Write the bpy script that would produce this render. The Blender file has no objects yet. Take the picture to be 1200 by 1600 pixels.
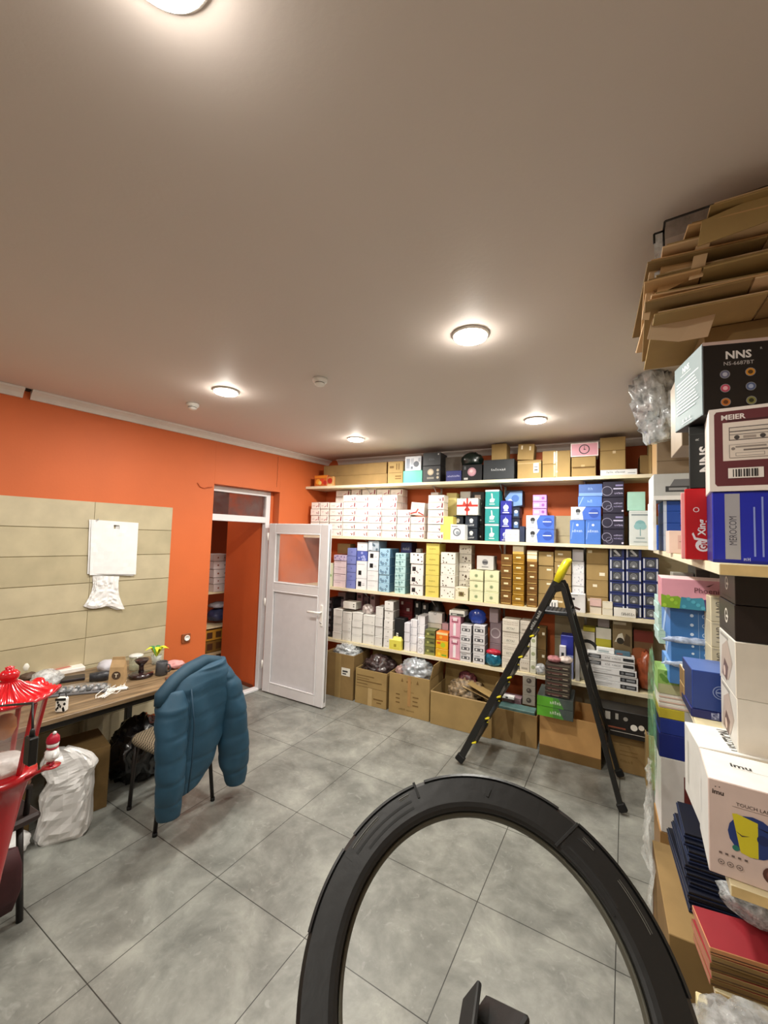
# Stock room with orange walls, shelves of boxed goods, ladder, ring light, table and lantern.
import bpy, math, random
from mathutils import Vector, Matrix, noise
from math import sin, cos, pi, hypot, radians, sqrt, atan2
random.seed(7)
COL = bpy.context.scene.collection
H = 1.81                                    # eye height
F = 636.11                                  # focal length in pixels of a 1200x1600 frame
YAW, PIT, ROL = -0.48828697, 0.05806931, 0.030493497
TH = -0.0473450                             # turn of floor tiles and right wall
def _cam():
    f = Vector((sin(YAW)*cos(PIT), cos(YAW)*cos(PIT), sin(PIT)))
    rt = Vector((cos(YAW), -sin(YAW), 0)); up = rt.cross(f)
    r2 = rt*cos(ROL)+up*sin(ROL); u2 = up*cos(ROL)-rt*sin(ROL)
    return r2, u2, f
CR, CU, CF = _cam()
EYE = Vector((0, 0, H))
def ray(x, y): return CR*((x-600)/F) - CU*((y-800)/F) + CF
def ony(x, y, Y): r = ray(x, y); return EYE + r*(Y/r.y)
def onx(x, y, X): r = ray(x, y); return EYE + r*(X/r.x)
def onz(x, y, z): r = ray(x, y); return EYE + r*((z-H)/r.z)
# left wall frame: s along the wall (towards the back), o out of the wall into the room
D0 = -2.11402013*H
NN = Vector((0.98983402, -0.14222731, 0)); TT = Vector((0.14222731, 0.98983402, 0))
def LW(s, o, z): v = NN*(D0+o)+TT*s; return Vector((v.x, v.y, z))
def onl(x, y, o=0):
    r = ray(x, y); k = (D0+o)/(NN.dot(r)); P = EYE+r*k; return TT.dot(P), P.z
LANG = atan2(TT.y, TT.x) - pi/2             # rotation taking +Y to the wall direction

# ---------------------------------------------------------------- materials
MC = {}
def lin(c): return c/12.92 if c <= .04045 else ((c+.055)/1.055)**2.4
def rgb(h):
    h = h.lstrip('#'); return tuple(lin(int(h[i:i+2], 16)/255) for i in (0, 2, 4))
def mat(hexc, rough=.55, kind='paper', metal=0, var=.10, scale=14, emit=0, alpha=1, coat=0, trans=0, bump=0):
    key = (hexc, rough, kind, metal, var, scale, emit, alpha, coat, trans, bump)
    if key in MC: return MC[key]
    m = bpy.data.materials.new(kind+'_'+hexc.strip('#')); m.use_nodes = True
    nt = m.node_tree; b = nt.nodes['Principled BSDF']; c = rgb(hexc)
    b.inputs['Roughness'].default_value = rough; b.inputs['Metallic'].default_value = metal
    if coat: b.inputs['Coat Weight'].default_value = coat; b.inputs['Coat Roughness'].default_value = .1
    tc = nt.nodes.new('ShaderNodeTexCoord'); nz = nt.nodes.new('ShaderNodeTexNoise')
    nz.inputs['Scale'].default_value = scale; nz.inputs['Detail'].default_value = 4
    nt.links.new(tc.outputs['Object'], nz.inputs['Vector'])
    rp = nt.nodes.new('ShaderNodeValToRGB')
    rp.color_ramp.elements[0].position = .3; rp.color_ramp.elements[1].position = .7
    rp.color_ramp.elements[0].color = tuple(x*(1-var) for x in c)+(1,)
    rp.color_ramp.elements[1].color = tuple(min(1, x*(1+var)) for x in c)+(1,)
    nt.links.new(nz.outputs['Fac'], rp.inputs['Fac']); nt.links.new(rp.outputs['Color'], b.inputs['Base Color'])
    if bump:
        bp = nt.nodes.new('ShaderNodeBump'); bp.inputs['Strength'].default_value = bump; bp.inputs['Distance'].default_value = .01
        nt.links.new(nz.outputs['Fac'], bp.inputs['Height']); nt.links.new(bp.outputs['Normal'], b.inputs['Normal'])
    if emit:
        nt.links.new(rp.outputs['Color'], b.inputs['Emission Color']); b.inputs['Emission Strength'].default_value = emit
    if alpha < 1: b.inputs['Alpha'].default_value = alpha
    if trans: b.inputs['Transmission Weight'].default_value = trans; b.inputs['IOR'].default_value = 1.35
    MC[key] = m; return m
def K(h, **k): return mat(h, **k)
KRAFT = mat('#a38856', .8, 'kraft', var=.12, scale=5)
KRAFT2 = mat('#8c7145', .8, 'kraft', var=.14, scale=6)
KRAFTD = mat('#74592f', .85, 'kraft', var=.15, scale=6)
TAPE = mat('#bfa473', .35, 'tape', var=.08)
WOOD = mat('#dccfa8', .5, 'shelf_board', var=.06, scale=9)
WHITE = mat('#efece6', .5)
BLACK = mat('#141414', .45)
METAL = mat('#b8b8b8', .35, 'metal', metal=.8)
def film(name='film', tint='#e9eef0', a=.32, rough=.12, bump=.6, sc=30):
    k = ('film', tint, a, rough, bump, sc)
    if k in MC: return MC[k]
    m = bpy.data.materials.new('plastic_'+name); m.use_nodes = True; nt = m.node_tree
    b = nt.nodes['Principled BSDF']; b.inputs['Base Color'].default_value = rgb(tint)+(1,)
    b.inputs['Roughness'].default_value = rough; b.inputs['Specular IOR Level'].default_value = .9
    tc = nt.nodes.new('ShaderNodeTexCoord'); nz = nt.nodes.new('ShaderNodeTexNoise'); nz.inputs['Scale'].default_value = sc
    nz.inputs['Detail'].default_value = 6; nt.links.new(tc.outputs['Object'], nz.inputs['Vector'])
    bp = nt.nodes.new('ShaderNodeBump'); bp.inputs['Strength'].default_value = bump; bp.inputs['Distance'].default_value = .02
    nt.links.new(nz.outputs['Fac'], bp.inputs['Height']); nt.links.new(bp.outputs['Normal'], b.inputs['Normal'])
    rp = nt.nodes.new('ShaderNodeValToRGB'); rp.color_ramp.elements[0].position = .35; rp.color_ramp.elements[1].position = .65
    rp.color_ramp.elements[0].color = (a*.4,)*3+(1,); rp.color_ramp.elements[1].color = (min(1, a*1.7),)*3+(1,)
    nt.links.new(nz.outputs['Fac'], rp.inputs['Fac']); nt.links.new(rp.outputs['Color'], b.inputs['Alpha'])
    MC[k] = m; return m

# ---------------------------------------------------------------- mesh builder
TXT = {}
def text_geo(s, bold=.0):
    if (s, bold) in TXT: return TXT[(s, bold)]
    cu = bpy.data.curves.new('t', 'FONT'); cu.body = s; cu.size = 1; cu.resolution_u = 2; cu.offset = bold; cu.fill_mode = 'FRONT'
    o = bpy.data.objects.new('t', cu); COL.objects.link(o)
    dg = bpy.context.evaluated_depsgraph_get(); me = o.evaluated_get(dg).to_mesh()
    vs = [v.co.copy() for v in me.vertices]; fs = [tuple(p.vertices) for p in me.polygons]
    o.evaluated_get(dg).to_mesh_clear(); bpy.data.objects.remove(o); bpy.data.curves.remove(cu)
    x0 = min(v.x for v in vs); x1 = max(v.x for v in vs); y0 = min(v.y for v in vs); y1 = max(v.y for v in vs)
    hh = max(y1-y0, .01)
    TXT[(s, bold)] = ([((v.x-x0)/hh, (v.y-y0)/hh) for v in vs], fs, (x1-x0)/hh); return TXT[(s, bold)]
BLUR = {'HAIR STYLER', 'FASHION', 'SMART HOME', 'PROJECTOR', 'WIRELESS', 'HEADSET', 'AUDIO', 'SOUND', 'TV', 'YV', 'LED', 'Silver', 'Yellow', 'Aerotec', 'FRAGILE', 'CARGO HANDLE', 'CN-47', 'Turbo', 'CAR AUDIO', 'PROFI STEP', 'KS-1588 RADIO', 'beauty', '@F'}
def stroke_geo(s):
    """unreadable small print: a row of uneven letter-like strokes"""
    q = random.Random(sum(map(ord, s))); vs = []; fs = []; x = 0
    for ch in s:
        if ch != ' ':
            w = q.uniform(.42, .62); y0 = q.choice([0, 0, .1]); y1 = q.choice([1, .9, .75])
            for a, c, d, e in ((0, .14, y0, y1), (w-.14, w, y0, y1*q.choice([1, .6])), (.14, w-.14, *((.42, .58) if q.random() < .5 else (y1-.16, y1)))):
                n = len(vs); vs += [(x+a, d), (x+c, d), (x+c, e), (x+a, e)]; fs.append((n, n+1, n+2, n+3))
        x += .78
    return vs, fs, x-.2
class B:
    def __init__(s): s.v = []; s.f = []; s.m = []; s.mats = []; s.sm = []
    def mi(s, m):
        if m not in s.mats: s.mats.append(m)
        return s.mats.index(m)
    def add(s, vs, fs, m, smooth=False):
        n = len(s.v); s.v += [tuple(v) for v in vs]; i = s.mi(m)
        for f in fs: s.f.append(tuple(n+k for k in f)); s.m.append(i); s.sm.append(smooth)
        return s
    def box(s, x0, x1, y0, y1, z0, z1, m, ch=.002, fm=None, T=None):
        """chamfered box; fm maps '-y','+x','+z',... to another material"""
        ch = min(ch, (x1-x0)*.3, (y1-y0)*.3, (z1-z0)*.3); fm = fm or {}
        X = (x0, x1); Y = (y0, y1); Z = (z0, z1); sg = (1, -1)
        idx = {}; vs = []
        for i in (0, 1):
            for j in (0, 1):
                for k in (0, 1):
                    c = (X[i], Y[j], Z[k])
                    for ax in range(3):
                        p = [c[0]+sg[i]*ch, c[1]+sg[j]*ch, c[2]+sg[k]*ch]; p[ax] = c[ax]
                        idx[(i, j, k, ax)] = len(vs); vs.append(p)
        F_ = []; M_ = []
        cyc = [(0, 0), (1, 0), (1, 1), (0, 1)]
        def key(ax, e, a, b):
            t = [0, 0, 0]; t[ax] = e; o = [q for q in (0, 1, 2) if q != ax]; t[o[0]] = a; t[o[1]] = b; return tuple(t)
        for ax in range(3):
            for e in (0, 1):
                f = [idx[key(ax, e, a, b)+(ax,)] for a, b in cyc]
                if (e == 1) == (ax == 1): f.reverse()
                F_.append(f); M_.append(fm.get('-+'[e]+'xyz'[ax], m))
        for ax in range(3):                      # edges parallel to ax
            o = [q for q in (0, 1, 2) if q != ax]
            for a in (0, 1):
                for b in (0, 1):
                    k0 = [0, 0, 0]; k0[o[0]] = a; k0[o[1]] = b; k1 = list(k0); k1[ax] = 1
                    f = [idx[tuple(k0)+(o[0],)], idx[tuple(k1)+(o[0],)], idx[tuple(k1)+(o[1],)], idx[tuple(k0)+(o[1],)]]
                    F_.append(f); M_.append(m)
        for i in (0, 1):
            for j in (0, 1):
                for k in (0, 1): F_.append([idx[(i, j, k, a)] for a in range(3)]); M_.append(m)
        ctr = Vector(((x0+x1)/2, (y0+y1)/2, (z0+z1)/2)); V_ = [Vector(p) for p in vs]
        for q in range(len(F_)):
            f = F_[q]; nrm = (V_[f[1]]-V_[f[0]]).cross(V_[f[2]]-V_[f[1]])
            c = sum((V_[a] for a in f), Vector())/len(f)
            if nrm.dot(c-ctr) < 0: f.reverse()
        if T is not None: V_ = [T @ p for p in V_]
        for f, mm in zip(F_, M_):
            pass
        n = len(s.v); s.v += [tuple(p) for p in V_]
        for f, mm in zip(F_, M_): s.f.append(tuple(n+a for a in f)); s.m.append(s.mi(mm)); s.sm.append(False)
        return s
    def tube(s, pts, r, m, n=8, cap=True, flat=1):
        pts = [Vector(p) for p in pts]; rs = r if isinstance(r, (list, tuple)) else [r]*len(pts)
        rings = []; ref = None
        for i, p in enumerate(pts):
            d = (pts[min(i+1, len(pts)-1)]-pts[max(i-1, 0)]).normalized()
            if ref is None: ref = Vector((0, 0, 1)) if abs(d.z) < .9 else Vector((1, 0, 0))
            a = d.cross(ref).normalized(); b = a.cross(d).normalized(); ref = b
            rings.append([p+a*cos(2*pi*k/n)*rs[i]+b*sin(2*pi*k/n)*rs[i]*flat for k in range(n)])
        vs = [q for R in rings for q in R]; fs = []
        for i in range(len(pts)-1):
            for k in range(n): fs.append((i*n+k, i*n+(k+1) % n, (i+1)*n+(k+1) % n, (i+1)*n+k))
        if cap: fs.append(tuple(range(n-1, -1, -1))); fs.append(tuple((len(pts)-1)*n+k for k in range(n)))
        return s.add(vs, fs, m, n > 5)
    def bar(s, a, b, w, h, m, up=Vector((0, 0, 1)), ch=.002):
        """rectangular bar from a to b, w across, h along 'up'"""
        a = Vector(a); b = Vector(b); d = (b-a); L = d.length; d.normalize(); up = Vector(up)
        x = d.cross(up).normalized(); u = x.cross(d).normalized()
        T = Matrix(((x.x, d.x, u.x, a.x), (x.y, d.y, u.y, a.y), (x.z, d.z, u.z, a.z), (0, 0, 0, 1)))
        return s.box(-w/2, w/2, 0, L, -h/2, h/2, m, ch, T=T)
    def lathe(s, prof, m, n=20, c=(0, 0, 0), ax='z', smooth=True, open_=False):
        vs = []; fs = []
        for r, z in prof:
            for k in range(n):
                a = 2*pi*k/n; p = (r*cos(a), r*sin(a), z)
                if ax == 'y': p = (p[0], p[2], p[1])
                if ax == 'x': p = (p[2], p[0], p[1])
                vs.append((p[0]+c[0], p[1]+c[1], p[2]+c[2]))
        for i in range(len(prof)-1):
            for k in range(n): fs.append((i*n+k, i*n+(k+1) % n, (i+1)*n+(k+1) % n, (i+1)*n+k))
        closed = prof[0] == prof[-1] or open_
        if prof[0][0] > 1e-5 and not closed: fs.append(tuple(range(n-1, -1, -1)))
        if prof[-1][0] > 1e-5 and not closed: fs.append(tuple((len(prof)-1)*n+k for k in range(n)))
        return s.add(vs, fs, m, smooth)
    def art(s, items, O, U, W, w, h, nrm, off=.0006):
        """print flat artwork on a face: O lower-left corner, U/W unit axes, w x h size"""
        O = Vector(O); U = Vector(U); W = Vector(W); nrm = Vector(nrm)
        for q, it in enumerate(items):
            o = off+q*.00012; c = it[-1]; m = c if not isinstance(c, str) else mat(c, .5, 'print', var=.04)
            def P(u, v): return O+U*(u*w)+W*(v*h)+nrm*o
            t = it[0]
            if t == 'r': s.add([P(it[1], it[2]), P(it[3], it[2]), P(it[3], it[4]), P(it[1], it[4])], [(0, 1, 2, 3)], m)
            elif t == 'p': s.add([P(*p) for p in it[1]], [tuple(range(len(it[1])))], m)
            elif t == 'd':
                r = it[3]*h; cc = P(it[1], it[2]); s.add([cc+U*r*cos(2*pi*k/16)+W*r*sin(2*pi*k/16) for k in range(16)], [tuple(range(16))], m)
            elif t == 'o':
                r = it[3]*h; r2 = r-it[4]*h; cc = P(it[1], it[2])
                vs = [cc+U*R*cos(2*pi*k/20)+W*R*sin(2*pi*k/20) for R in (r, r2) for k in range(20)]
                s.add(vs, [(k, (k+1) % 20, 20+(k+1) % 20, 20+k) for k in range(20)], m)
            elif t in ('t', 'tv', 'tb', 'tvb'):       # text centred at u,v ; height as fraction of h ; tv = turned 90 degrees
                vs, fs, wd = stroke_geo(it[1]) if it[1] in BLUR else text_geo(it[1], .03 if 'b' in t else 0); hh = it[4]*(w if 'v' in t else h)
                mx = it[5] if len(it) > 6 else 10
                lim = (h if 'v' in t else w)*mx
                sx = min(1, lim/(wd*hh)); cc = P(it[2], it[3])
                a, b2 = (W, -U) if 'v' in t else (U, W)
                s.add([cc+a*((x-wd/2)*hh*sx)+b2*((y-.5)*hh) for x, y in vs], fs, m)
        return s
    def mesh(s, name):
        me = bpy.data.meshes.new(name); me.from_pydata(s.v, [], s.f)
        for m in s.mats: me.materials.append(m)
        me.polygons.foreach_set('material_index', s.m); me.polygons.foreach_set('use_smooth', s.sm); me.update(); return me
    def build(s, name, parent=None, loc=None, rz=0, shift=True):
        """one object; origin at its base centre unless a loc is given"""
        if loc is None and shift and s.v:
            xs = [v[0] for v in s.v]; ys = [v[1] for v in s.v]; zs = [v[2] for v in s.v]
            if parent is None:
                c = Vector(((min(xs)+max(xs))/2, (min(ys)+max(ys))/2, min(zs)))
                s.v = [(v[0]-c.x, v[1]-c.y, v[2]-c.z) for v in s.v]; loc = c
            else: loc = (0, 0, 0)
        o = bpy.data.objects.new(name, s.mesh(name)); COL.objects.link(o)
        o.location = loc or (0, 0, 0); o.rotation_euler = (0, 0, rz)
        if parent is not None: o.parent = parent
        return o
LABELS = {}
def tag(o, label, cat, group=None, kind=None):
    if label: o['label'] = label
    if cat: o['category'] = cat
    if group: o['group'] = group
    if kind: o['kind'] = kind
    n = len((label or 'a b c d').split())
    if not 4 <= n <= 16: print('LABEL LENGTH', n, label)
    LABELS.setdefault(label, []).append(o.name); return o
def thing(name, label, cat, loc, rz=0, group=None):
    o = bpy.data.objects.new(name, None); COL.objects.link(o); o.empty_display_size = .05
    o.location = loc; o.rotation_euler = (0, 0, rz); return tag(o, label, cat, group)
def struct(o): o['kind'] = 'structure'; return o
def crumple(b, c, rad, m, seed=0, amp=.25, sub=3, sc=2.2, flat_bottom=True, ridged=True, Mx=None):
    """irregular bag-like lump"""
    import bmesh
    bm = bmesh.new(); bmesh.ops.create_icosphere(bm, subdivisions=sub, radius=1)
    vs = []
    for v in bm.verts:
        p = v.co.copy(); q = p*sc+Vector((seed*3.7, seed*1.3, 0))
        d = noise.fractal(q, .6, 2.2, 4)
        if ridged: d = .6-abs(d)*1.6
        p *= 1+amp*d
        if flat_bottom and p.z < -.72: p.z = -.72
        w = Vector((p.x*rad[0], p.y*rad[1], p.z*rad[2]))
        if Mx is not None: w = Mx @ w
        vs.append(w+Vector(c))
    fs = [tuple(v.index for v in f.verts) for f in bm.faces]; bm.free()
    b.add(vs, fs, m, True); return b
def loft(b, rings, m, closed=True, caps=True, smooth=True):
    n = len(rings[0]); vs = [p for R in rings for p in R]; fs = []
    for i in range(len(rings)-1):
        for k in range(n if closed else n-1): fs.append((i*n+k, i*n+(k+1) % n, (i+1)*n+(k+1) % n, (i+1)*n+k))
    if caps: fs.append(tuple(range(n-1, -1, -1))); fs.append(tuple((len(rings)-1)*n+k for k in range(n)))
    b.add(vs, fs, m, smooth); return b
ORD = ['bottom', 'second from bottom', 'third from bottom', 'fourth from bottom', 'fifth from bottom', 'sixth from bottom', 'seventh from bottom']
def ordn(i, n):
    if n == 1: return ''
    if i == n-1: return 'topmost'
    return ORD[i]
NTH = ['first', 'second', 'third', 'fourth', 'fifth', 'sixth', 'seventh', 'eighth', 'ninth', 'tenth', 'eleventh']
# ---------------------------------------------------------------- room
def rotmat(a, loc): return Matrix.Translation(loc) @ Matrix.Rotation(a, 4, 'Z')
CEIL = 2.787
# paint of the walls
def wall_paint(name, hexc, var=.07):
    m = bpy.data.materials.new(name); m.use_nodes = True; nt = m.node_tree; b = nt.nodes['Principled BSDF']
    b.inputs['Roughness'].default_value = .62
    g = nt.nodes.new('ShaderNodeNewGeometry'); nz = nt.nodes.new('ShaderNodeTexNoise'); nz.inputs['Scale'].default_value = 1.3; nz.inputs['Detail'].default_value = 5
    nt.links.new(g.outputs['Position'], nz.inputs['Vector']); rp = nt.nodes.new('ShaderNodeValToRGB'); c = rgb(hexc)
    rp.color_ramp.elements[0].position = .35; rp.color_ramp.elements[1].position = .7
    rp.color_ramp.elements[0].color = tuple(x*(1-var) for x in c)+(1,); rp.color_ramp.elements[1].color = tuple(min(1, x*(1+var)) for x in c)+(1,)
    nt.links.new(nz.outputs['Fac'], rp.inputs['Fac']); nt.links.new(rp.outputs['Color'], b.inputs['Base Color'])
    n2 = nt.nodes.new('ShaderNodeTexNoise'); n2.inputs['Scale'].default_value = 60; n2.inputs['Detail'].default_value = 6
    nt.links.new(g.outputs['Position'], n2.inputs['Vector']); bp = nt.nodes.new('ShaderNodeBump'); bp.inputs['Strength'].default_value = .12; bp.inputs['Distance'].default_value = .004
    nt.links.new(n2.outputs['Fac'], bp.inputs['Height']); nt.links.new(bp.outputs['Normal'], b.inputs['Normal']); return m
ORANGE = wall_paint('orange_wall_paint', '#d06732')
DKORANGE = wall_paint('corridor_orange_paint', '#d2602c')
BEIGE = wall_paint('beige_wall_paint', '#b3a594')
CEILM = wall_paint('ceiling_paint', '#d9cfc8', .02)
def floor_mat():
    m = bpy.data.materials.new('grey_stone_tiles'); m.use_nodes = True; nt = m.node_tree; b = nt.nodes['Principled BSDF']
    tc = nt.nodes.new('ShaderNodeTexCoord'); L = nt.links.new
    br = nt.nodes.new('ShaderNodeTexBrick'); br.offset = 0; br.inputs['Scale'].default_value = 1
    br.inputs['Brick Width'].default_value = .6; br.inputs['Row Height'].default_value = .6; br.inputs['Mortar Size'].default_value = .0022
    br.inputs['Mortar Smooth'].default_value = .1; br.inputs['Bias'].default_value = 0
    br.inputs['Color1'].default_value = (1, 1, 1, 1); br.inputs['Color2'].default_value = (.9, .9, .9, 1); br.inputs['Mortar'].default_value = (.12, .12, .11, 1)
    L(tc.outputs['Object'], br.inputs['Vector'])
    n1 = nt.nodes.new('ShaderNodeTexNoise'); n1.inputs['Scale'].default_value = 3.4; n1.inputs['Detail'].default_value = 9; n1.inputs['Roughness'].default_value = .66; n1.inputs['Distortion'].default_value = .3
    L(tc.outputs['Object'], n1.inputs['Vector']); r1 = nt.nodes.new('ShaderNodeValToRGB')
    e = r1.color_ramp.elements; e[0].position = .3; e[0].color = rgb('#60615c')+(1,); e[1].position = .72; e[1].color = rgb('#a3a49c')+(1,)
    k = e.new(.5); k.color = rgb('#82837d')+(1,)
    L(n1.outputs['Fac'], r1.inputs['Fac'])
    n2 = nt.nodes.new('ShaderNodeTexNoise'); n2.inputs['Scale'].default_value = 16; n2.inputs['Detail'].default_value = 8; n2.inputs['Distortion'].default_value = 2.2
    L(tc.outputs['Object'], n2.inputs['Vector']); r2 = nt.nodes.new('ShaderNodeValToRGB'); e = r2.color_ramp.elements
    e[0].position = .6; e[0].color = (0, 0, 0, 1); e[1].position = .72; e[1].color = (1, 1, 1, 1); L(n2.outputs['Fac'], r2.inputs['Fac'])
    mx = nt.nodes.new('ShaderNodeMixRGB'); mx.inputs['Color2'].default_value = rgb('#b9bab4')+(1,); ma = nt.nodes.new('ShaderNodeMath'); ma.operation = 'MULTIPLY'; ma.inputs[1].default_value = .24
    L(r2.outputs['Color'], ma.inputs[0]); L(ma.outputs[0], mx.inputs['Fac']); L(r1.outputs['Color'], mx.inputs['Color1'])
    mu = nt.nodes.new('ShaderNodeMixRGB'); mu.blend_type = 'MULTIPLY'; mu.inputs['Fac'].default_value = 1; L(mx.outputs['Color'], mu.inputs['Color1']); L(br.outputs['Color'], mu.inputs['Color2'])
    L(mu.outputs['Color'], b.inputs['Base Color']); b.inputs['Roughness'].default_value = .38
    return m
UT = Vector((cos(TH), sin(TH), 0)); VT = Vector((-sin(TH), cos(TH), 0))
org = UT*(-0.042)+VT*(.91)
b = B(); b.add([(-6, -4.2, 0), (2.4, -4.2, 0), (2.4, 4.8, 0), (-6, 4.8, 0), (-6, -4.2, -.1), (2.4, -4.2, -.1), (2.4, 4.8, -.1), (-6, 4.8, -.1)], [(0, 1, 2, 3), (7, 6, 5, 4), (0, 4, 5, 1), (1, 5, 6, 2), (2, 6, 7, 3), (3, 7, 4, 0)], floor_mat())
struct(b.build('floor', loc=tuple(org), rz=TH))
b = B(); b.box(-7.5, 1.5, -2.9, 6.2, CEIL, CEIL+.1, CEILM); struct(b.build('ceiling'))
# left wall with the door opening
S0, S1, ZL = 2.302, 3.14, 2.285
TL = Matrix(((NN.x, TT.x, 0, LW(0, 0, 0).x), (NN.y, TT.y, 0, LW(0, 0, 0).y), (0, 0, 1, 0), (0, 0, 0, 1)))   # x=o, y=s, z
b = B()
b.box(-.2, 0, -3.4, S0, 0, CEIL, ORANGE, .001, T=TL); b.box(-.2, 0, S1, 4.25, 0, CEIL, ORANGE, .001, T=TL); b.box(-.2, 0, S0, S1, ZL, CEIL, ORANGE, .001, T=TL)
struct(b.build('wall_left'))
YB = 4.43
b = B(); b.box(-3.35, 1.2, YB, YB+.15, 0, CEIL, ORANGE, .001); struct(b.build('wall_back'))
def RX(y): return .258+.047*(y-1.27)          # edge of the right-hand shelves
b = B(); T = rotmat(TH, Vector((RX(1.27)+.47, 1.27, 0))); b.box(0, .15, -4.2, 3.3, 0, CEIL, BEIGE, .001, T=T); struct(b.build('wall_right'))
b = B(); b.box(-4.6, 1.2, -2.75, -2.6, 0, CEIL, BEIGE, .001); struct(b.build('wall_front'))
# cornice: moulded strips
CORN = mat('#e6e0da', .6, 'cornice', var=.03)
def cornice(name, T, L0, L1):
    pr = [(0, 2.72), (.012, 2.722), (.02, 2.735), (.028, 2.75), (.05, 2.768), (.062, 2.772), (.066, CEIL-.001), (0, CEIL-.001)]
    b = B(); vs = [T @ Vector((o, s, z)) for s in (L0, L1) for o, z in pr]; n = len(pr)
    b.add(vs, [(k, (k+1) % n, n+(k+1) % n, n+k) for k in range(n)]+[tuple(range(n-1, -1, -1)), tuple(range(n, 2*n))], CORN)
    return struct(b.build(name))
TLc = TL.copy(); cornice('trim_1', TL @ Matrix.Translation((.002, 0, 0)), .82, 4.14)
cornice('trim_2', TL @ Matrix.Translation((.002, 0, -.006)) @ Matrix.Rotation(.008, 4, 'X'), -3.3, .80)
TB = Matrix(((0, 1, 0, -3.05), (-1, 0, 0, YB-.002), (0, 0, 1, 0), (0, 0, 0, 1)))
cornice('trim_3', TB, 0, 3.75)
# dark strip that stands for the shaded gap over the loose left cornice
b = B(); b.box(.0, .05, .60, .815, 2.776, 2.785, mat('#2a1c12', .9), .001, T=TL); struct(b.build('cornice_gap_shade'))
# crack in the plaster beside the door
b = B(); z = 2.70; s = 3.09
pts = []
while z > 2.30: pts.append(LW(s, .001, z)); z -= .045; s += random.uniform(-.006, .012)
b.tube(pts, .0018, mat('#6a2e14', .9), 5); struct(b.build('trim_5'))
# stone-look tile panel on the left wall
TILE = [mat(c, .5, 'stone_tile', var=.09, scale=7, bump=.05) for c in ('#bcb091', '#b6aa8b', '#c1b597')]
GROUT = mat('#8f8464', .9, 'grout')
b = B(); b.box(.0, .008, -1.4, 1.893, 0, 2.008, GROUT, .001, T=TL)
zt = 2.011; row = 0
while zt > .02:
    zb = max(zt-.2135, .005); e = 1.894
    k = 0
    while e > -1.4:
        w = .622 if k < 1 else .6
        b.box(.003, .0135, e-w+.0012, e-.0012, zb+.0012, zt-.0012, TILE[(row+k*2) % 3], .0012, T=TL); e -= w; k += 1
    zt -= .2165; row += 1
struct(b.build('wall_left_tile_panel'))
# beige panel on the back wall (behind the lower right shelves)
b = B(); xa = ony(868, 808, YB).x; zt = ony(868, 806, YB).z
b.box(xa, .9, YB-.012, YB-.004, 0, zt, GROUT, .001)
z = zt
while z > .05:
    x = xa; k = 0
    while x < .85: b.box(x+.001, min(x+.6, .9)-.001, YB-.016, YB-.006, max(z-.2, .01)+.001, z-.001, TILE[k % 3], .001); x += .6; k += 1
    z -= .2
struct(b.build('wall_back_tile_panel'))
# ---------------- door frame, transom and open leaf
PVC = mat('#e9e8ea', .3, 'white_pvc', var=.02); PVCP = mat('#dedde0', .35, 'white_pvc_panel', var=.03)
GLZ = film('frosted_glass', '#d8d2ce', .10, .2, .0, 2)
GLD = film('transom_glass_reflection', '#5d3b36', .42, .25, .05, 6)  # maroon reflection in the pane put into the glass tint
OF = -.11
b = B(); fr = .055
b.box(OF-.06, OF, S0, S0+fr, 0, ZL-.002, PVC, .004, T=TL); b.box(OF-.06, OF, S1-.10, S1-.04, 0, ZL-.002, PVC, .004, T=TL)
b.box(OF-.06, OF, S0+fr, S1-.10, ZL-.06, ZL-.002, PVC, .004, T=TL); b.box(OF-.06, OF, S0+fr, S1-.10, 1.915, 1.985, PVC, .004, T=TL)
b.box(OF-.06, OF, S1-.04, S1, 0, ZL-.002, ORANGE, .001, T=TL)
b.box(OF-.06, OF+.02, S0+fr, S1-.10, 0.0, .03, PVC, .006, T=TL)
dfr = struct(b.build('door_frame'))
b = B(); b.box(OF-.034, OF-.028, S0+fr, S1-.10, 1.985, ZL-.06, GLD, .001, T=TL); struct(b.build('window_1'))
hp = LW(S1-.10, OF+.07, 0); ep = Vector((-2.531, 3.534, 0)); ang = atan2(ep.y-hp.y, ep.x-hp.x); WL = (ep-hp).length
leaf = bpy.data.objects.new('door_1', None); COL.objects.link(leaf); leaf.location = (hp.x, hp.y, .012); leaf.rotation_euler = (0, 0, ang); leaf['kind'] = 'structure'
ZT = 1.90
b = B(); w = .105; TKN = .06
b.box(0, w, 0, TKN, 0, ZT, PVC, .005); b.box(WL-w, WL, 0, TKN, 0, ZT, PVC, .005)
b.box(w, WL-w, 0, TKN, ZT-w, ZT, PVC, .005); b.box(w, WL-w, 0, TKN, 0, w, PVC, .005); b.box(w, WL-w, 0, TKN, 1.14, 1.225, PVC, .005)
for z0, z1 in ((w, 1.14), (1.225, ZT-w)):         # glazing beads
    for q in (0, 1):
        y0, y1 = ((-.004, .012), (TKN-.012, TKN+.004))[q]
        b.box(w, w+.014, y0, y1, z0, z1, PVC, .003); b.box(WL-w-.014, WL-w, y0, y1, z0, z1, PVC, .003)
        b.box(w+.014, WL-w-.014, y0, y1, z0, z0+.014, PVC, .003); b.box(w+.014, WL-w-.014, y0, y1, z1-.014, z1, PVC, .003)
b.box(WL-.004, WL+.004, .02, .04, .05, ZT-.05, METAL, .001)
o = b.build('leaf_frame', leaf)
b = B(); b.box(w, WL-w, .02, .04, w, 1.14, PVCP, .001); b.build('lower_panel', leaf)
b = B(); b.box(w, WL-w, .027, .033, 1.225, ZT-w, GLZ, .001); b.build('glass_pane', leaf)
b = B(); hx = WL-.05
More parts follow.
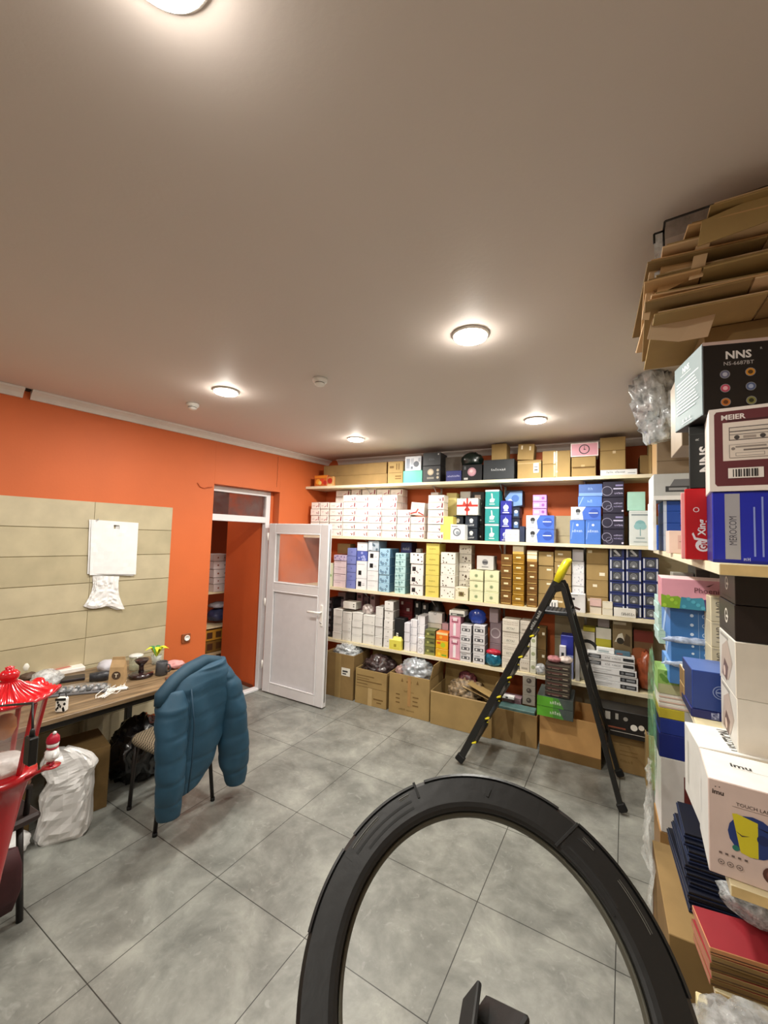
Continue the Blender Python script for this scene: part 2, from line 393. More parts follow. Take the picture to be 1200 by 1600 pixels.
b.box(hx-.016, hx+.016, -.012, .0, .83, 1.05, WHITE, .005); b.tube([(hx, -.01, .975), (hx, -.045, .975), (hx-.02, -.055, .975), (hx-.15, -.055, .972)], .011, WHITE, 8); b.tube([(hx, -.0125, .87), (hx, -.018, .87)], .009, METAL, 10)
b.build('door_handle', leaf)
b = B()
for z in (.25, .95, 1.7): b.tube([(-.008, -.004, z), (-.008, -.004, z+.09)], .009, WHITE, 8)
b.build('hinge', leaf)
# orange partition and far walls of the space behind the door
b = B(); b.box(-.87, -.2, 3.04, 3.14, 0, CEIL, DKORANGE, .001, T=TL); struct(b.build('wall_corridor'))
b = B(); b.box(-3.3, -3.2, .8, 6.2, 0, CEIL, DKORANGE, .001, T=TL); b.box(-3.2, -.2, 1.2, 1.3, 0, CEIL, DKORANGE, .001, T=TL); b.box(-3.2, -.2, 6.1, 6.2, 0, CEIL, DKORANGE, .001, T=TL); struct(b.build('wall_far'))
b = B(); b.box(-.87, -.2, 3.028, 3.04, 0, .04, mat('#7a3a20', .6), .002, T=TL); struct(b.build('baseboard_corridor'))
# ---------------- ceiling lamps and detectors
LAMPM = mat('#fff6e8', .4, 'lamp_diffuser', emit=40, var=.01)
LPOS = [(-.655, .362), (-.548, 1.859), (-2.303, 1.932), (-2.189, 3.464), (-.458, 3.427)]
LNM = ['nearest, at the top edge of the picture', 'biggest of the four in view, over the ladder side', 'between the two round detectors, left side', 'above the open white door, smallest', 'above the right end of the back shelves']
for (x, y), nm in zip(LPOS, LNM):
    t = thing('recessed_ceiling_lamp', 'round white ceiling lamp '+nm, 'ceiling lamp', (x, y, CEIL-.014), 0, 'ceiling lamps')
    b = B(); b.lathe([(.078, .0135), (.086, .0135), (.086, .006), (.078, 0), (.070, .002), (.070, .0135)], WHITE, 32); b.build('trim_ring', t, loc=(0, 0, 0))
    b = B(); b.lathe([(.0800, .002), (.076, -.006), (.045, -.013), (0.0001, -.015)], LAMPM, 32); b.build('diffuser', t, loc=(0, 0, 0))
def disk(x, y, p, sz=.155):
    l = bpy.data.lights.new('lamp_light', 'AREA'); l.shape = 'DISK'; l.size = sz; l.energy = p; l.color = (1, .965, .885)
    o = bpy.data.objects.new('lamp_light', l); COL.objects.link(o); o.location = (x, y, CEIL-.035)
for k_, (x, y) in enumerate(LPOS): disk(x, y, 17 if k_ == 0 else 26)
for x, y in LPOS:  # added point lights for the glow on the ceiling round each lamp
    l = bpy.data.lights.new('halo_light', 'POINT'); l.energy = 1.7; l.color = (1, .93, .84); l.shadow_soft_size = .03
    o = bpy.data.objects.new('halo_light', l); COL.objects.link(o); o.location = (x, y, CEIL-.06)
for x, y, p_ in [(-2.4, .35, 20), (-2.4, -1.3, 13), (-.75, -1.2, 11)]: disk(x, y, p_)
l = bpy.data.lights.new('corridor_light', 'AREA'); l.size = .2; l.energy = 9; l.color = (1, .9, .8)
o = bpy.data.objects.new('corridor_light', l); COL.objects.link(o); o.location = LW(2.2, -1.0, CEIL-.05)
for (x, y), nm in zip([(-2.796, 2.04), (-1.564, 2.026)], ['left of the middle ceiling lamp', 'standing alone near the ceiling centre']):
    t = thing('smoke_detector', 'white round smoke detector '+nm, 'smoke detector', (x, y, CEIL-.046), 0, 'smoke detectors')
    b = B(); b.lathe([(.0001, 0), (.022, .001), (.03, .006), (.034, .014), (.03, .016), (.03, .02), (.044, .024), (.047, .032), (.047, .0455)], WHITE, 24); b.build('detector_head', t, loc=(0, 0, 0))
    b = B(); b.lathe([(.0305, .0155), (.0312, .018), (.0305, .0205)], mat('#55504c', .6), 24); b.build('sensor_slot', t, loc=(0, 0, 0))
# ---------------- wall fittings
t = thing('wall_socket', 'brown framed wall socket with white insert on orange wall beside door', 'socket', LW(2.094, .001, .735))
t.rotation_euler = (0, 0, LANG)
b = B(); b.box(0, .012, -.042, .042, 0, .085, mat('#8a4a24', .5), .004); b.build('socket_frame', t, loc=(0, 0, 0))
b = B(); b.lathe([(.027, 0), (.027, .008), (.022, .011), (.018, .004), (.0001, .003)], WHITE, 20, ax='x', c=(.0115, .006, .045)); b.build('insert', t, loc=(0, 0, 0))
b = B(); P = LW(2.235, .002, 2.249); b.tube([LW(2.12, .004, 2.27), LW(2.15, .006, 2.235), LW(2.19, .012, 2.225), LW(2.23, .015, 2.24), LW(2.26, .012, 2.243), LW(2.28, .004, 2.25)], .004, mat('#b4552a', .7), 6)
tag(b.build('cable_stub'), 'short curled cable end sticking out left of the door top', 'cable')
# ---------------------------------------------------------------- back wall shelves
YF = 4.05
SZ = [.575, 1.180, 1.789, 2.398]            # top surface of each shelf
XR = .40
SHN = ['lowest back shelf board above the open cartons', 'long back shelf board crossed by the ladder top', 'long back shelf board under the white ribbon boxes', 'highest back shelf board just below the ceiling']
EDGE = mat('#e9dfc2', .45, 'shelf_edge', var=.04)
for i, z in enumerate(SZ):
    def lwx(y): return (D0-NN.y*y)/NN.x+.004
    t = thing('wall_shelf', 'cream '+SHN[i], 'shelf', (-1.4, 4.2, z-.03), 0, 'cream shelves on the back wall')
    b = B(); x0 = lwx(YF) if i != 2 else lwx(YF); xr = XR if i < 3 else .74
    vs = [(x0, YF, z-.03), (xr, YF, z-.03), (xr, YB-.018, z-.03), (lwx(YB-.018), YB-.018, z-.03)]
    vs = vs+[(a, c, z) for a, c, _ in vs]; vs = [(a+1.4, c-4.2, d-z+.03) for a, c, d in vs]
    b.add(vs, [(3, 2, 1, 0), (4, 5, 6, 7), (1, 2, 6, 5), (2, 3, 7, 6), (3, 0, 4, 7)], WOOD); b.add(vs, [(0, 1, 5, 4)], EDGE); b.build('board', t, loc=(0, 0, 0))
    for px in (590, 690, 790, 915) if i else ():
        P = ony(px, 800, YB); b = B()
        b.box(P.x-.012+1.4, P.x+.012+1.4, YB-.0175-4.2, YB-.016-.02-4.2+.006, -.22, .0, WHITE, .001) if 0 else None
        X = P.x+1.4; yb = YB-.018-4.2; yf = YF+.08-4.2
        b.box(X-.011, X+.011, yb-.004, yb, -.2, -.001, METAL, .001)
        b.box(X-.011, X+.011, yf, yb, -.005, -.001, METAL, .001)
        b.tube([(X, yf+.03, -.008), (X, yb-.004, -.17)], .005, METAL, 6)
        b.build('bracket', t, loc=(0, 0, 0))
def zat(px, py, Y): return ony(px, py, Y).z
PK = {}
def side_dark(h, k=.8):
    c = [int(h[i:i+2], 16) for i in (1, 3, 5)]; return '#%02x%02x%02x' % tuple(int(x*k) for x in c)
NAMEC = {}
def pack(name, x0, x1, yf, dep, z0, z1, art=(), col='#efece6', side=None, top=None, rz=0, label='', cat='box', group=None, rough=.45, sart=(), seam=True, kind='paper', noise_=.05):
    """a closed printed box with lid seam; origin at the centre of its base"""
    w, d, h = x1-x0, dep, z1-z0
    key = (name, round(w, 3), round(d, 3), round(h, 3), repr(art), col if isinstance(col, str) else col.name, repr(side), repr(top), repr(sart))
    if key not in PK:
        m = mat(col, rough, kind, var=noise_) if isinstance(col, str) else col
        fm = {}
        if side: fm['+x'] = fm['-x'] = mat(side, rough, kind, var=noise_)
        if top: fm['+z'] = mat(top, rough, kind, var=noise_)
        b = B(); ch = .003
        b.box(-w/2, w/2, -d/2, d/2, 0, h, m, ch, fm)
        if seam:                                   # tuck-flap seam on the front and right side
            sm = mat(side_dark(col, .62), .7, 'seam', var=.03) if isinstance(col, str) else KRAFTD
            b.art([('r', .02, .955, .98, .955+.0011/h, sm)], (-w/2, -d/2, 0), (1, 0, 0), (0, 0, 1), w, h, (0, -1, 0))
            b.art([('r', .03, .955, .97, .955+.0011/h, sm)], (w/2, -d/2, 0), (0, 1, 0), (0, 0, 1), d, h, (1, 0, 0))
        b.art(list(art), (-w/2, -d/2, 0), (1, 0, 0), (0, 0, 1), w, h, (0, -1, 0))
        if sart: b.art(list(sart), (w/2, -d/2, 0), (0, 1, 0), (0, 0, 1), d, h, (1, 0, 0))
        PK[key] = b.mesh(name)
    o = bpy.data.objects.new(name, PK[key]); COL.objects.link(o)
    o.location = ((x0+x1)/2, yf+dep/2, z0); o.rotation_euler = (0, 0, rz)
    return tag(o, label, cat, group)
GAP = .0022
def stack(lv, p0, p1, pt, n, name, desc, where, art=(), col='#efece6', side=None, dep=.2, off=.03, pb=None, zb=None, group=None, cat='box', top=None, arts=None, cols=None, jit=.004, **k):
    """n boxes piled between pixel columns p0,p1 up to pixel row pt"""
    Y = YF+off; pm = (p0+p1)/2
    base = SZ[lv]+.0005 if zb is None else zb
    zt = zat(pm, pt, Y); my = (pt+800)/2
    cy = {3: 735, 2: 810, 1: 900, 0: 1000}[lv] if lv is not None else (pt+20)
    x0 = ony(p0, cy, Y).x; x1 = ony(p1, cy, Y).x
    h = (zt-base)/n; out = []
    for i in range(n):
        j = random.uniform(-jit, jit) if n > 1 else 0
        a = arts[i % len(arts)] if arts else art; c = cols[i % len(cols)] if cols else col
        pos = ordn(i, n); lab = desc+(', '+pos if pos else '')+' '+where
        out.append(pack(name, x0+.001+max(j, 0)*.3, x1-.001+min(j, 0)*.3, Y+abs(j)*2, dep, base+i*h, base+(i+1)*h-GAP, a, c, side, top, 0, lab, cat, group if group else (desc+' '+where if n > 1 else None), **k))
    return zt
# -- art kits
RB = [('r', .0, .0, .04, 1, '#e3d7cf'), ('p', [(.90, .12), (.97, .2), (.96, .72), (.89, .6)], '#8a2a38'), ('p', [(.62, .50), (.74, .44), (.84, .52), (.80, .36), (.68, .36)], '#b07884'), ('r', .72, .2, .80, .34, '#6d3038'), ('r', .14, .58, .42, .64, '#d8cac8'), ('r', .2, .46, .34, .50, '#d3b4b8'), ('r', .0, .965, 1, 1, '#c6bbb2')]
RB2 = [('p', [(.84, .3), (.93, .2), (.96, .85), (.88, .9)], '#842634'), ('p', [(.58, .2), (.78, .42), (.74, .5), (.54, .32)], '#b4606e'), ('r', .15, .4, .42, .5, '#d0c2bd'), ('r', .0, .95, 1, 1, '#cfc4bc')]
BOW = [('r', .46, 0, .54, 1, '#c8362c'), ('r', 0, .50, 1, .62, '#c8362c'), ('p', [(.5, .56), (.34, .86), (.28, .62)], '#d8463a'), ('p', [(.5, .56), (.66, .86), (.72, .62)], '#d8463a'), ('p', [(.5, .56), (.36, .3), (.46, .22)], '#b92c24'), ('p', [(.5, .56), (.64, .3), (.54, .22)], '#b92c24'), ('d', .5, .58, .1, '#a8241e')]
TEXTL = lambda c, n=4, u0=.15, u1=.85, v0=.2, v1=.8: [('r', u0, v0+(v1-v0)*i/n, u1-(.13*(i % 3)), v0+(v1-v0)*(i+.42)/n, c) for i in range(n)]
def dots(c, seed, n=7, r=.07):
    q = random.Random(seed); return [('d', q.uniform(.1, .9), q.uniform(.12, .88), r*q.uniform(.6, 1.2), c) for _ in range(n)]
def flower(c1, c2, seed=1):
    q = random.Random(seed); a = []
    for _ in range(5):
        u, v = q.uniform(.15, .85), q.uniform(.15, .85)
        for k in range(4): a.append(('d', u+.05*cos(k*1.57), v+.09*sin(k*1.57), .07, c1))
        a.append(('d', u, v, .04, c2))
    return a
G = 'white ribbon-print gift boxes on the second highest shelf'
# -- second highest shelf: white gift boxes
cols_ = [(485, 498.5, 784.5, 5), (499.5, 512, 784.5, 5), (514, 534, 784.5, 5), (535, 555, 773, 6), (555.5, 575, 773, 6), (575.5, 596, 773, 6), (596.5, 619, 773, 6), (620, 640.5, 796, 4), (641.5, 663, 807, 3), (668, 693, 773, 6)]
for ci, (a, c, pt, n) in enumerate(cols_):
    wh = 'in %s front column from left wall' % NTH[ci]
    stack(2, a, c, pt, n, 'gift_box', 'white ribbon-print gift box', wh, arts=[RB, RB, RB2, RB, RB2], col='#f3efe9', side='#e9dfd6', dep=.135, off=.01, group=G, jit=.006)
for ci, (a, c, pt, n) in enumerate([(523, 545, 766, 7), (547, 562, 764.5, 7), (564, 586, 764, 7), (587, 608, 764, 7), (609, 628, 764, 7)]):
    wh = 'in %s column of the row behind' % NTH[ci]
    z0 = SZ[2]+.0005; zt = stack(2, a, c, pt, n, 'gift_box', 'white ribbon-print gift box', wh, arts=[RB2, RB], col='#ece4de', side='#dccfc6', dep=.14, off=.17, group=G)
stack(2, 672, 684, 769, 6, 'gift_box', 'white ribbon-print gift box', 'behind the last white column', art=RB, col='#ece4de', side='#dccfc6', dep=.14, off=.17, group=G)
zz = zat(652, 807, YF+.02)
o = pack('gift_box', *[ony(q, 800, YF+.02).x for q in (641, 662)], YF+.02, .12, zz, zz+.14, [('r', .0, .0, 1, .08, '#bdb2a6'), ('p', [(0, .05), (.5, .2), (.42, .3), (0, .15)], '#b23a33'), ('p', [(.45, .15), (.6, .5), (.5, .55), (.38, .25)], '#c4534a'), ('p', [(.55, .2), (1, .02), (1, .12), (.6, .3)], '#b23a33')]+TEXTL('#b7b0a8', 3, .2, .9, .6, .9), '#efeae4', '#c9c0b6', label='larger white gift box with red ribbon tied across, tipped on shorter column')
o.rotation_euler = (0, radians(5), 0); o.location.z += .012
W2 = 'on the second highest shelf'
stack(2, 697, 713, 770, 2, 'storage_box', 'tall pale yellow box', 'behind the bright yellow one', col='#e6d58c', side='#c9b46c', dep=.12, off=.20)
stack(2, 688, 708, 806.5, 1, 'storage_box', 'bright yellow upright box', 'right of the white gift boxes', art=[('r', .1, .1, .14, .9, '#e4d45c')], col='#f0e272', side='#d4bd57', dep=.14, off=.02)
for i, (a, c) in enumerate(((707, 724), (727, 746))):
    stack(2, a, c, 805.5, 2, 'speaker_box', 'navy box with white lamp picture', ['under the left', 'under the right'][i]+' half of red bow box', art=[('t', 'LAMP', .5, .22, .14, .6, '#dfe3e8'), ('d', .5, .62, .16, '#f0f0ee'), ('r', .38, .4, .62, .48, '#c8ccd0')], col='#1f2836', side='#161c28', dep=.16, off=.14 if i == 0 else .10)
zz = zat(730, 805, YF+.08)
pack('gift_box', *[ony(q, 800, YF+.08).x for q in (713.5, 746.5)], YF+.08, .2, zz+.001, zat(730, 778.5, YF+.08), BOW, '#f4f1ec', '#d8d2ca', label='white gift box with a big red ribbon bow on front')
stack(2, 704, 727, 819, 1, 'appliance_box', 'small white box with grey gadget photo', 'in front of navy boxes', art=[('o', .45, .5, .26, .07, '#6f7680'), ('d', .5, .45, .12, '#9aa3ac'), ('r', .1, .84, .5, .9, '#8a8f96')], col='#e4e6e9', dep=.12, off=.01)
zz = zat(730, 778.5, YF+.2)
pack('small_box', *[ony(q, 775, YF+.27).x for q in (719, 735)], YF+.27, .08, zat(727, 800, YF+.27), zat(727, 768, YF+.27), [('r', .2, .3, .8, .7, '#b9b9b9')], '#e6e4e0', label='small white box peeking above the red bow box')
stack(2, 737, 756, 768, 3, 'cosmetic_box', 'black box with pale label', 'behind the red bow box', art=[('r', .2, .55, .7, .8, '#c9b8ac'), ('r', .3, .2, .8, .3, '#e1dcd4')], col='#23211f', dep=.14, off=.21)
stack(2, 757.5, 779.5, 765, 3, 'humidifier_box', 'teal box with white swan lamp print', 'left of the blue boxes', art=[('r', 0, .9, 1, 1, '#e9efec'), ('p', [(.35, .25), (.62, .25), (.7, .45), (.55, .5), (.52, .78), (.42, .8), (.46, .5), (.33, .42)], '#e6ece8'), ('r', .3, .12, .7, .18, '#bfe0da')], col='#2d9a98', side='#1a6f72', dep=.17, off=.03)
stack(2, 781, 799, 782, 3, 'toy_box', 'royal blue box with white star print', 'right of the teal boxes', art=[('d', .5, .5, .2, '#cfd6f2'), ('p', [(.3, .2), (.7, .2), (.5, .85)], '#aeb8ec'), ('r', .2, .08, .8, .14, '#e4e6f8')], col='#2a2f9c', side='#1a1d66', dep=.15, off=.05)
stack(2, 800, 812, 792, 3, 'toy_box', 'dark box with pale blue print', 'beside the royal blue boxes', art=[('r', .2, .2, .8, .7, '#5d7fb0'), ('d', .5, .6, .15, '#d7e2f0')], col='#1b2136', dep=.15, off=.11)
zz = zat(803, 791, YF+.13)
pack('light_box', *[ony(q, 780, YF+.15).x for q in (789, 816)], YF+.15, .15, zat(806, 792, YF+.15)+.002, zat(803, 766, YF+.15), [('p', [(0, .5), (.3, .9), (1, .95), (1, .1), (.35, .0)], '#7fa5dc'), ('d', .6, .5, .22, '#4d78c2'), ('d', .3, .35, .12, '#e7eef6')], '#20283c', label='sky blue and black box on top of the dark boxes')
stack(2, 789.5, 811, 827, 1, 'small_box', 'small plain white box with grey text', 'before royal blue boxes', art=[('t', 'SMART HOME', .5, .58, .11, .8, '#8d8d92')]+TEXTL('#b9b9be', 2, .2, .8, .25, .42), col='#f2f2f2', dep=.07, off=.005)
stack(2, 812, 820, 822, 1, 'small_box', 'small dark navy box standing', 'between white box and speakers', col='#2b3550', dep=.1, off=.05)
SPK = [('p', [(.42, 0), (1, 0), (1, 1), (.5, 1), (.38, .6)], '#3f68c8'), ('d', .78, .5, .34, '#2c4fae'), ('d', .24, .68, .17, '#2a2d33'), ('d', .24, .48, .12, '#8e959e'), ('r', .08, .08, .3, .13, '#8d98ae'), ('r', .6, .5, .9, .56, '#e8eefb')]
stack(2, 822, 866, 805, 2, 'speaker_box', 'white and blue smart speaker box', 'left of the empty shelf space', art=SPK, col='#f0f2f5', side='#c4cad4', dep=.2, off=.03)
stack(2, 832, 854, 772.7, 3, 'small_box', 'small lilac box with white label', 'piled on speaker boxes', art=[('r', .1, .3, .45, .7, '#efe3f2'), ('d', .75, .5, .22, '#8a4f9e')], col='#c490cf', side='#a873b4', dep=.1, off=.05, zb=zat(844, 805, YF+.03)+.001)
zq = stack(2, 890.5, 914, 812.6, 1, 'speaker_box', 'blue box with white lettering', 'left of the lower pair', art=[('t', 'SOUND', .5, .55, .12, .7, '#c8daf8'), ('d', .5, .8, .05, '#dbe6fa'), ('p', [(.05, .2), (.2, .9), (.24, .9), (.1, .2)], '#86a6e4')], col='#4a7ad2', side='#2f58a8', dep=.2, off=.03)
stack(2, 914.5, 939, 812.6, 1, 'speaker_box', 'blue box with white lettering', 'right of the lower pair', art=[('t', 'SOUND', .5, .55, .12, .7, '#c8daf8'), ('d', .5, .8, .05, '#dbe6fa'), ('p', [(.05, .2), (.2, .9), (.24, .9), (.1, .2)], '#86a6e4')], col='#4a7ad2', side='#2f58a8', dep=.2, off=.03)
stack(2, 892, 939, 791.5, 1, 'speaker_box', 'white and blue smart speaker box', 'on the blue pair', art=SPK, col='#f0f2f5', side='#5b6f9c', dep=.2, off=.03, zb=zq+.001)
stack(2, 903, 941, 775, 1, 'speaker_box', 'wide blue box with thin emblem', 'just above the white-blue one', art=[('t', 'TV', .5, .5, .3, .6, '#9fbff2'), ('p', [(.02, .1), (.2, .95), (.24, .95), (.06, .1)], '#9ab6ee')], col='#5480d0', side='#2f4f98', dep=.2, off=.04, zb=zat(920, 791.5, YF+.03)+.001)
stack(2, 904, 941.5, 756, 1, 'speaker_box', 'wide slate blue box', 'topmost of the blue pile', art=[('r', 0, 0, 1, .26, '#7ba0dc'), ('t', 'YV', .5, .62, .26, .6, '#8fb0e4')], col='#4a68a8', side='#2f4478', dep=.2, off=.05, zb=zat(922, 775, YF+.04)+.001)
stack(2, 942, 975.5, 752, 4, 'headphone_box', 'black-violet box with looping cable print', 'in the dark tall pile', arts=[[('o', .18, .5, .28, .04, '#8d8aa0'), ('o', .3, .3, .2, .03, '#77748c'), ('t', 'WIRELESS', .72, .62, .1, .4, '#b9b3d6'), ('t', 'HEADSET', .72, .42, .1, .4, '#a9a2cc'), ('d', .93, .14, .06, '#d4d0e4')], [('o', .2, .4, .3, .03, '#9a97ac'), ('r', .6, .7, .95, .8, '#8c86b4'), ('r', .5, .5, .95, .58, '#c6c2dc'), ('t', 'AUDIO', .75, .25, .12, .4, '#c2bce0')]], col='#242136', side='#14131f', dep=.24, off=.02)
zq = stack(2, 983, 1018, 797.5, 1, 'lamp_box', 'pale grey box with teal tree drawing', 'at right shelf end', art=[('r', .1, .86, .9, .9, '#7f8b90'), ('d', .5, .6, .13, '#7fb0b4'), ('d', .38, .55, .09, '#8dbbbe'), ('d', .62, .55, .09, '#8dbbbe'), ('r', .48, .28, .52, .52, '#7aa4a8'), ('r', .3, .2, .7, .24, '#98a8aa'), ('r', .2, .1, .8, .13, '#a9b4b5')], col='#d3dad8', side='#9aa3a3', dep=.22, off=.02)
stack(2, 980, 1009, 768, 1, 'lamp_box', 'mint green box with dark side', 'on the tree drawing box', col='#a9d6c4', side='#27483f', dep=.2, off=.05, zb=zq+.001)
# -- highest shelf
W3 = 'on the highest shelf'
P0 = YF
pack('fruit_carton', *[ony(q, 750, YF+.01).x for q in (491.5, 511)], YF+.01, .16, SZ[3]+.0005, zat(503, 742.5, YF+.01), [('r', 0, .75, 1, .98, '#e88a2c'), ('d', .3, .4, .26, '#f0a63a'), ('d', .62, .42, .26, '#d84a2a'), ('d', .45, .3, .18, '#e8d070'), ('d', .85, .3, .2, '#b8342a')], '#c96a2a', '#b3562a', label='orange fruit carton with printed fruit at left end of highest shelf')
pack('fruit_carton', *[ony(q, 750, YF+.02).x for q in (511.8, 521.5)], YF+.02, .14, SZ[3]+.0005, zat(517, 744.5, YF+.02), [('r', .0, .0, 1, .2, '#e4c890'), ('d', .4, .55, .3, '#b83424'), ('r', .8, .0, 1, 1, '#d8b070')], '#c98f52', label='small open fruit carton beside orange one at left shelf end')
def kcarton(p0, p1, pt, pb, off, dep, label, art=(), col=KRAFT, z0=None, lv=3, name='shipping_carton', rz=0, tape=True):
    Y = YF+off; cy = (pt+(pb or pt+30))/2; zb = (SZ[lv]+.0005 if z0 is None else z0)
    a = list(art)
    if tape: a = [('r', .46, 0, .54, 1, TAPE)]+a
    return pack(name, ony(p0, cy, Y).x, ony(p1, cy, Y).x, Y, dep, zb, zat((p0+p1)/2, pt, Y), a, col, label=label, rz=rz)
zt = ony(560, 741.5, YF+.06).z
kcarton(523, 604.5, 742, 760, .05, .24, 'long flat kraft carton lying directly on the highest shelf', tape=False, col=KRAFT2)
kcarton(506, 604, 725, 742, .07, .24, 'long flat kraft carton stacked over an equally long one', tape=False, z0=zat(560, 742, YF+.05)+.002, col=KRAFT2)
kcarton(606, 629.5, 721, 755, .03, .25, 'kraft carton printed with rows of small marks by the teal box', [('r', .12, .7, .4, .8, KRAFTD), ('r', .55, .62, .62, .9, KRAFTD), ('r', .7, .62, .77, .9, KRAFTD), ('r', .5, .3, .9, .36, KRAFTD), ('r', .5, .2, .9, .25, KRAFTD), ('r', .1, .48, .95, .5, KRAFTD)], tape=False)
stack(3, 630, 660, 735, 1, 'storage_box', 'turquoise box', 'under the patterned white box, highest shelf', art=[('r', .02, .0, .06, 1, '#43b59c')], col='#57c8ae', side='#389680', dep=.2, off=.03)
stack(3, 632.5, 658, 712.5, 1, 'lamp_box', 'white box with grey photo squares', 'resting on the turquoise box', art=[('r', .08, .15, .3, .85, '#8d95a6'), ('r', .36, .4, .55, .85, '#b4bac6'), ('d', .7, .45, .2, '#5d6470'), ('r', .36, .12, .5, .3, '#646c7c'), ('r', .82, .6, .93, .85, '#aab0bc')], col='#dcdfe6', dep=.17, off=.06, zb=zat(645, 735, YF+.03)+.001)
BK = [('d', .45, .62, .2, '#b8a890'), ('d', .45, .62, .13, '#d4c6ac'), ('d', .86, .72, .08, '#c0b49c'), ('d', .86, .5, .08, '#a9a294'), ('d', .86, .28, .08, '#c0b49c'), ('r', .25, .2, .65, .32, '#8e8a80')]
zq = stack(3, 660.5, 688, 727.5, 1, 'speaker_box', 'charcoal box with round cream lamp photo', 'below a like box', art=BK, col='#2d2f33', side='#1d1f22', dep=.22, off=.03)
stack(3, 660.5, 688, 707, 1, 'speaker_box', 'charcoal box with faint lettering', 'on top of the charcoal pair', art=[('t', 'LED', .5, .5, .2, .6, '#62666c'), ('d', .88, .86, .06, '#c7c7c7')], col='#333539', side='#202225', dep=.21, off=.035, zb=zq+.001)
stack(3, 697, 721, 735, 1, 'small_box', 'low indigo box with white line of text', 'beside charcoal pair', art=[('t', 'PROJECTOR', .5, .5, .16, .8, '#c2c4ea')], col='#353a7c', side='#262a5c', dep=.18, off=.04)
kcarton(694, 722, 714, 735, .2, .15, 'grey carton half hidden behind the low indigo box', col=mat('#8d8378', .8, 'kraft'), tape=False)
zq = stack(3, 722, 753, 725.5, 1, 'lamp_box', 'black box with pink round lamp photo', 'next to indigo box', art=[('d', .5, .55, .27, '#b98a9a'), ('d', .5, .55, .2, '#d8a9b2'), ('d', .47, .6, .1, '#edd2d6'), ('r', .1, .08, .3, .2, '#c8c8c8'), ('r', .1, .7, .2, .9, '#5f6468')], col='#1a1c20', side='#121316', dep=.2, off=.03)
b = B(); P = ony(738, 725, YF+.13); crumple(b, (P.x, P.y, zq+.062), (.105, .08, .075), mat('#16241f', .3, 'black_bag', coat=.3), 3, .3); tag(b.build('plastic_bag'), 'dark green plastic bag slumped on black pink-lamp box', 'bag')
zq = stack(3, 755, 803.5, 717.5, 1, 'storage_box', 'wide charcoal box with silver logo', 'under a small carton', art=[('t', 'Aerotec', .5, .5, .13, .5, '#c4c8ca')], col='#33373b', side='#1d2022', dep=.25, off=.03)
kcarton(768, 791.5, 693.5, 717, .08, .18, 'small kraft carton on top of the wide charcoal box', z0=zq+.001, tape=False)
kcarton(808.5, 845.5, 719, 747, .04, .25, 'kraft carton with white shipping label and tape', [('r', .0, .82, 1, .86, TAPE), ('r', .68, .32, .9, .82, '#f0ece0'), ('r', .7, .6, .86, .64, '#55504a'), ('r', .72, .42, .86, .5, '#55504a')], tape=False)
o = kcarton(808, 833.5, 695, 719, .07, .16, 'small worn carton tilted on top of the labelled carton', [('r', .2, .65, .3, .9, '#f0e4cc'), ('r', .7, .6, .8, .85, '#e8dcc4')], z0=zat(827, 719, YF+.04)+.004, tape=False); o.rotation_euler = (0, radians(4), 0); o.location.z += .008
for i, (a, c, u, col) in enumerate([(847.5, 868, 725, KRAFT), (868.5, 891, 704, KRAFT)]):
    kcarton(a, c, u, 745, .04, .25, ['kraft carton under another, left of a taller taped carton', 'tall kraft carton with shiny tape along its left edge'][i], [('r', .0, .0, .1, 1, TAPE), ('r', .02, .2, .12, .26, '#efe6d0'), ('r', .0, .6, .1, .66, '#efe6d0')] if i else [('r', .85, .1, 1, .9, TAPE)], tape=False)
kcarton(847.5, 868, 704.5, 725, .04, .25, 'kraft carton stacked left of the tall taped carton', [('r', .85, .0, 1, .9, TAPE)], z0=zat(858, 725, YF+.04)+.001, tape=False)
zq = zat(911, 729.5, YF+.04)
kcarton(893, 931, 729.5, 744, .04, .25, 'flat kraft carton at the bottom below the pink clock box', [('r', .05, .86, .95, 1, KRAFTD)], tape=False)
kcarton(893, 931, 713.5, 729.5, .04, .25, 'flat kraft carton between clock box and lower carton', [('r', .4, .0, .55, .2, TAPE)], z0=zq+.001, tape=False)
zq = zat(911, 713.5, YF+.04)
o = stack(3, 891.5, 935, 691.5, 1, 'clock_box', 'flat pink box with round black clock print', 'on flat cartons', art=[('r', 0, 0, 1, 1, '#f3e6e4'), ('r', .03, .06, .97, .94, '#d69aa8'), ('o', .5, .52, .36, .07, '#3a2a30'), ('r', .49, .5, .51, .78, '#3a2a30'), ('r', .49, .48, .56, .53, '#3a2a30'), ('d', .5, .52, .05, '#3a2a30')], col='#efe0de', side='#c08a96', dep=.2, off=.03, zb=zq+.001)
zq = SZ[3]+.0005
stack(3, 938, 996, 733, 1, 'light_box', 'long flat white box with dark lettering', 'under the big carton', art=[('t', 'HAIR STYLER', .42, .55, .35, .5, '#5c6a72'), ('r', .75, .3, .95, .4, '#9aa4aa')], col='#e9ebec', dep=.28, off=.02)
zq = zat(967, 733, YF+.02)
kcarton(937.5, 977.5, 683, 733, .05, .25, 'large kraft carton with folded flap standing on long white box', [('r', 0, .58, 1, .6, KRAFTD), ('r', .5, .5, .62, .58, '#d8c39c')], z0=zq+.001, tape=False)
kcarton(1000, 1014, 711, 741, .16, .2, 'narrow kraft carton at the right end of highest shelf', tape=False, col=KRAFT2)
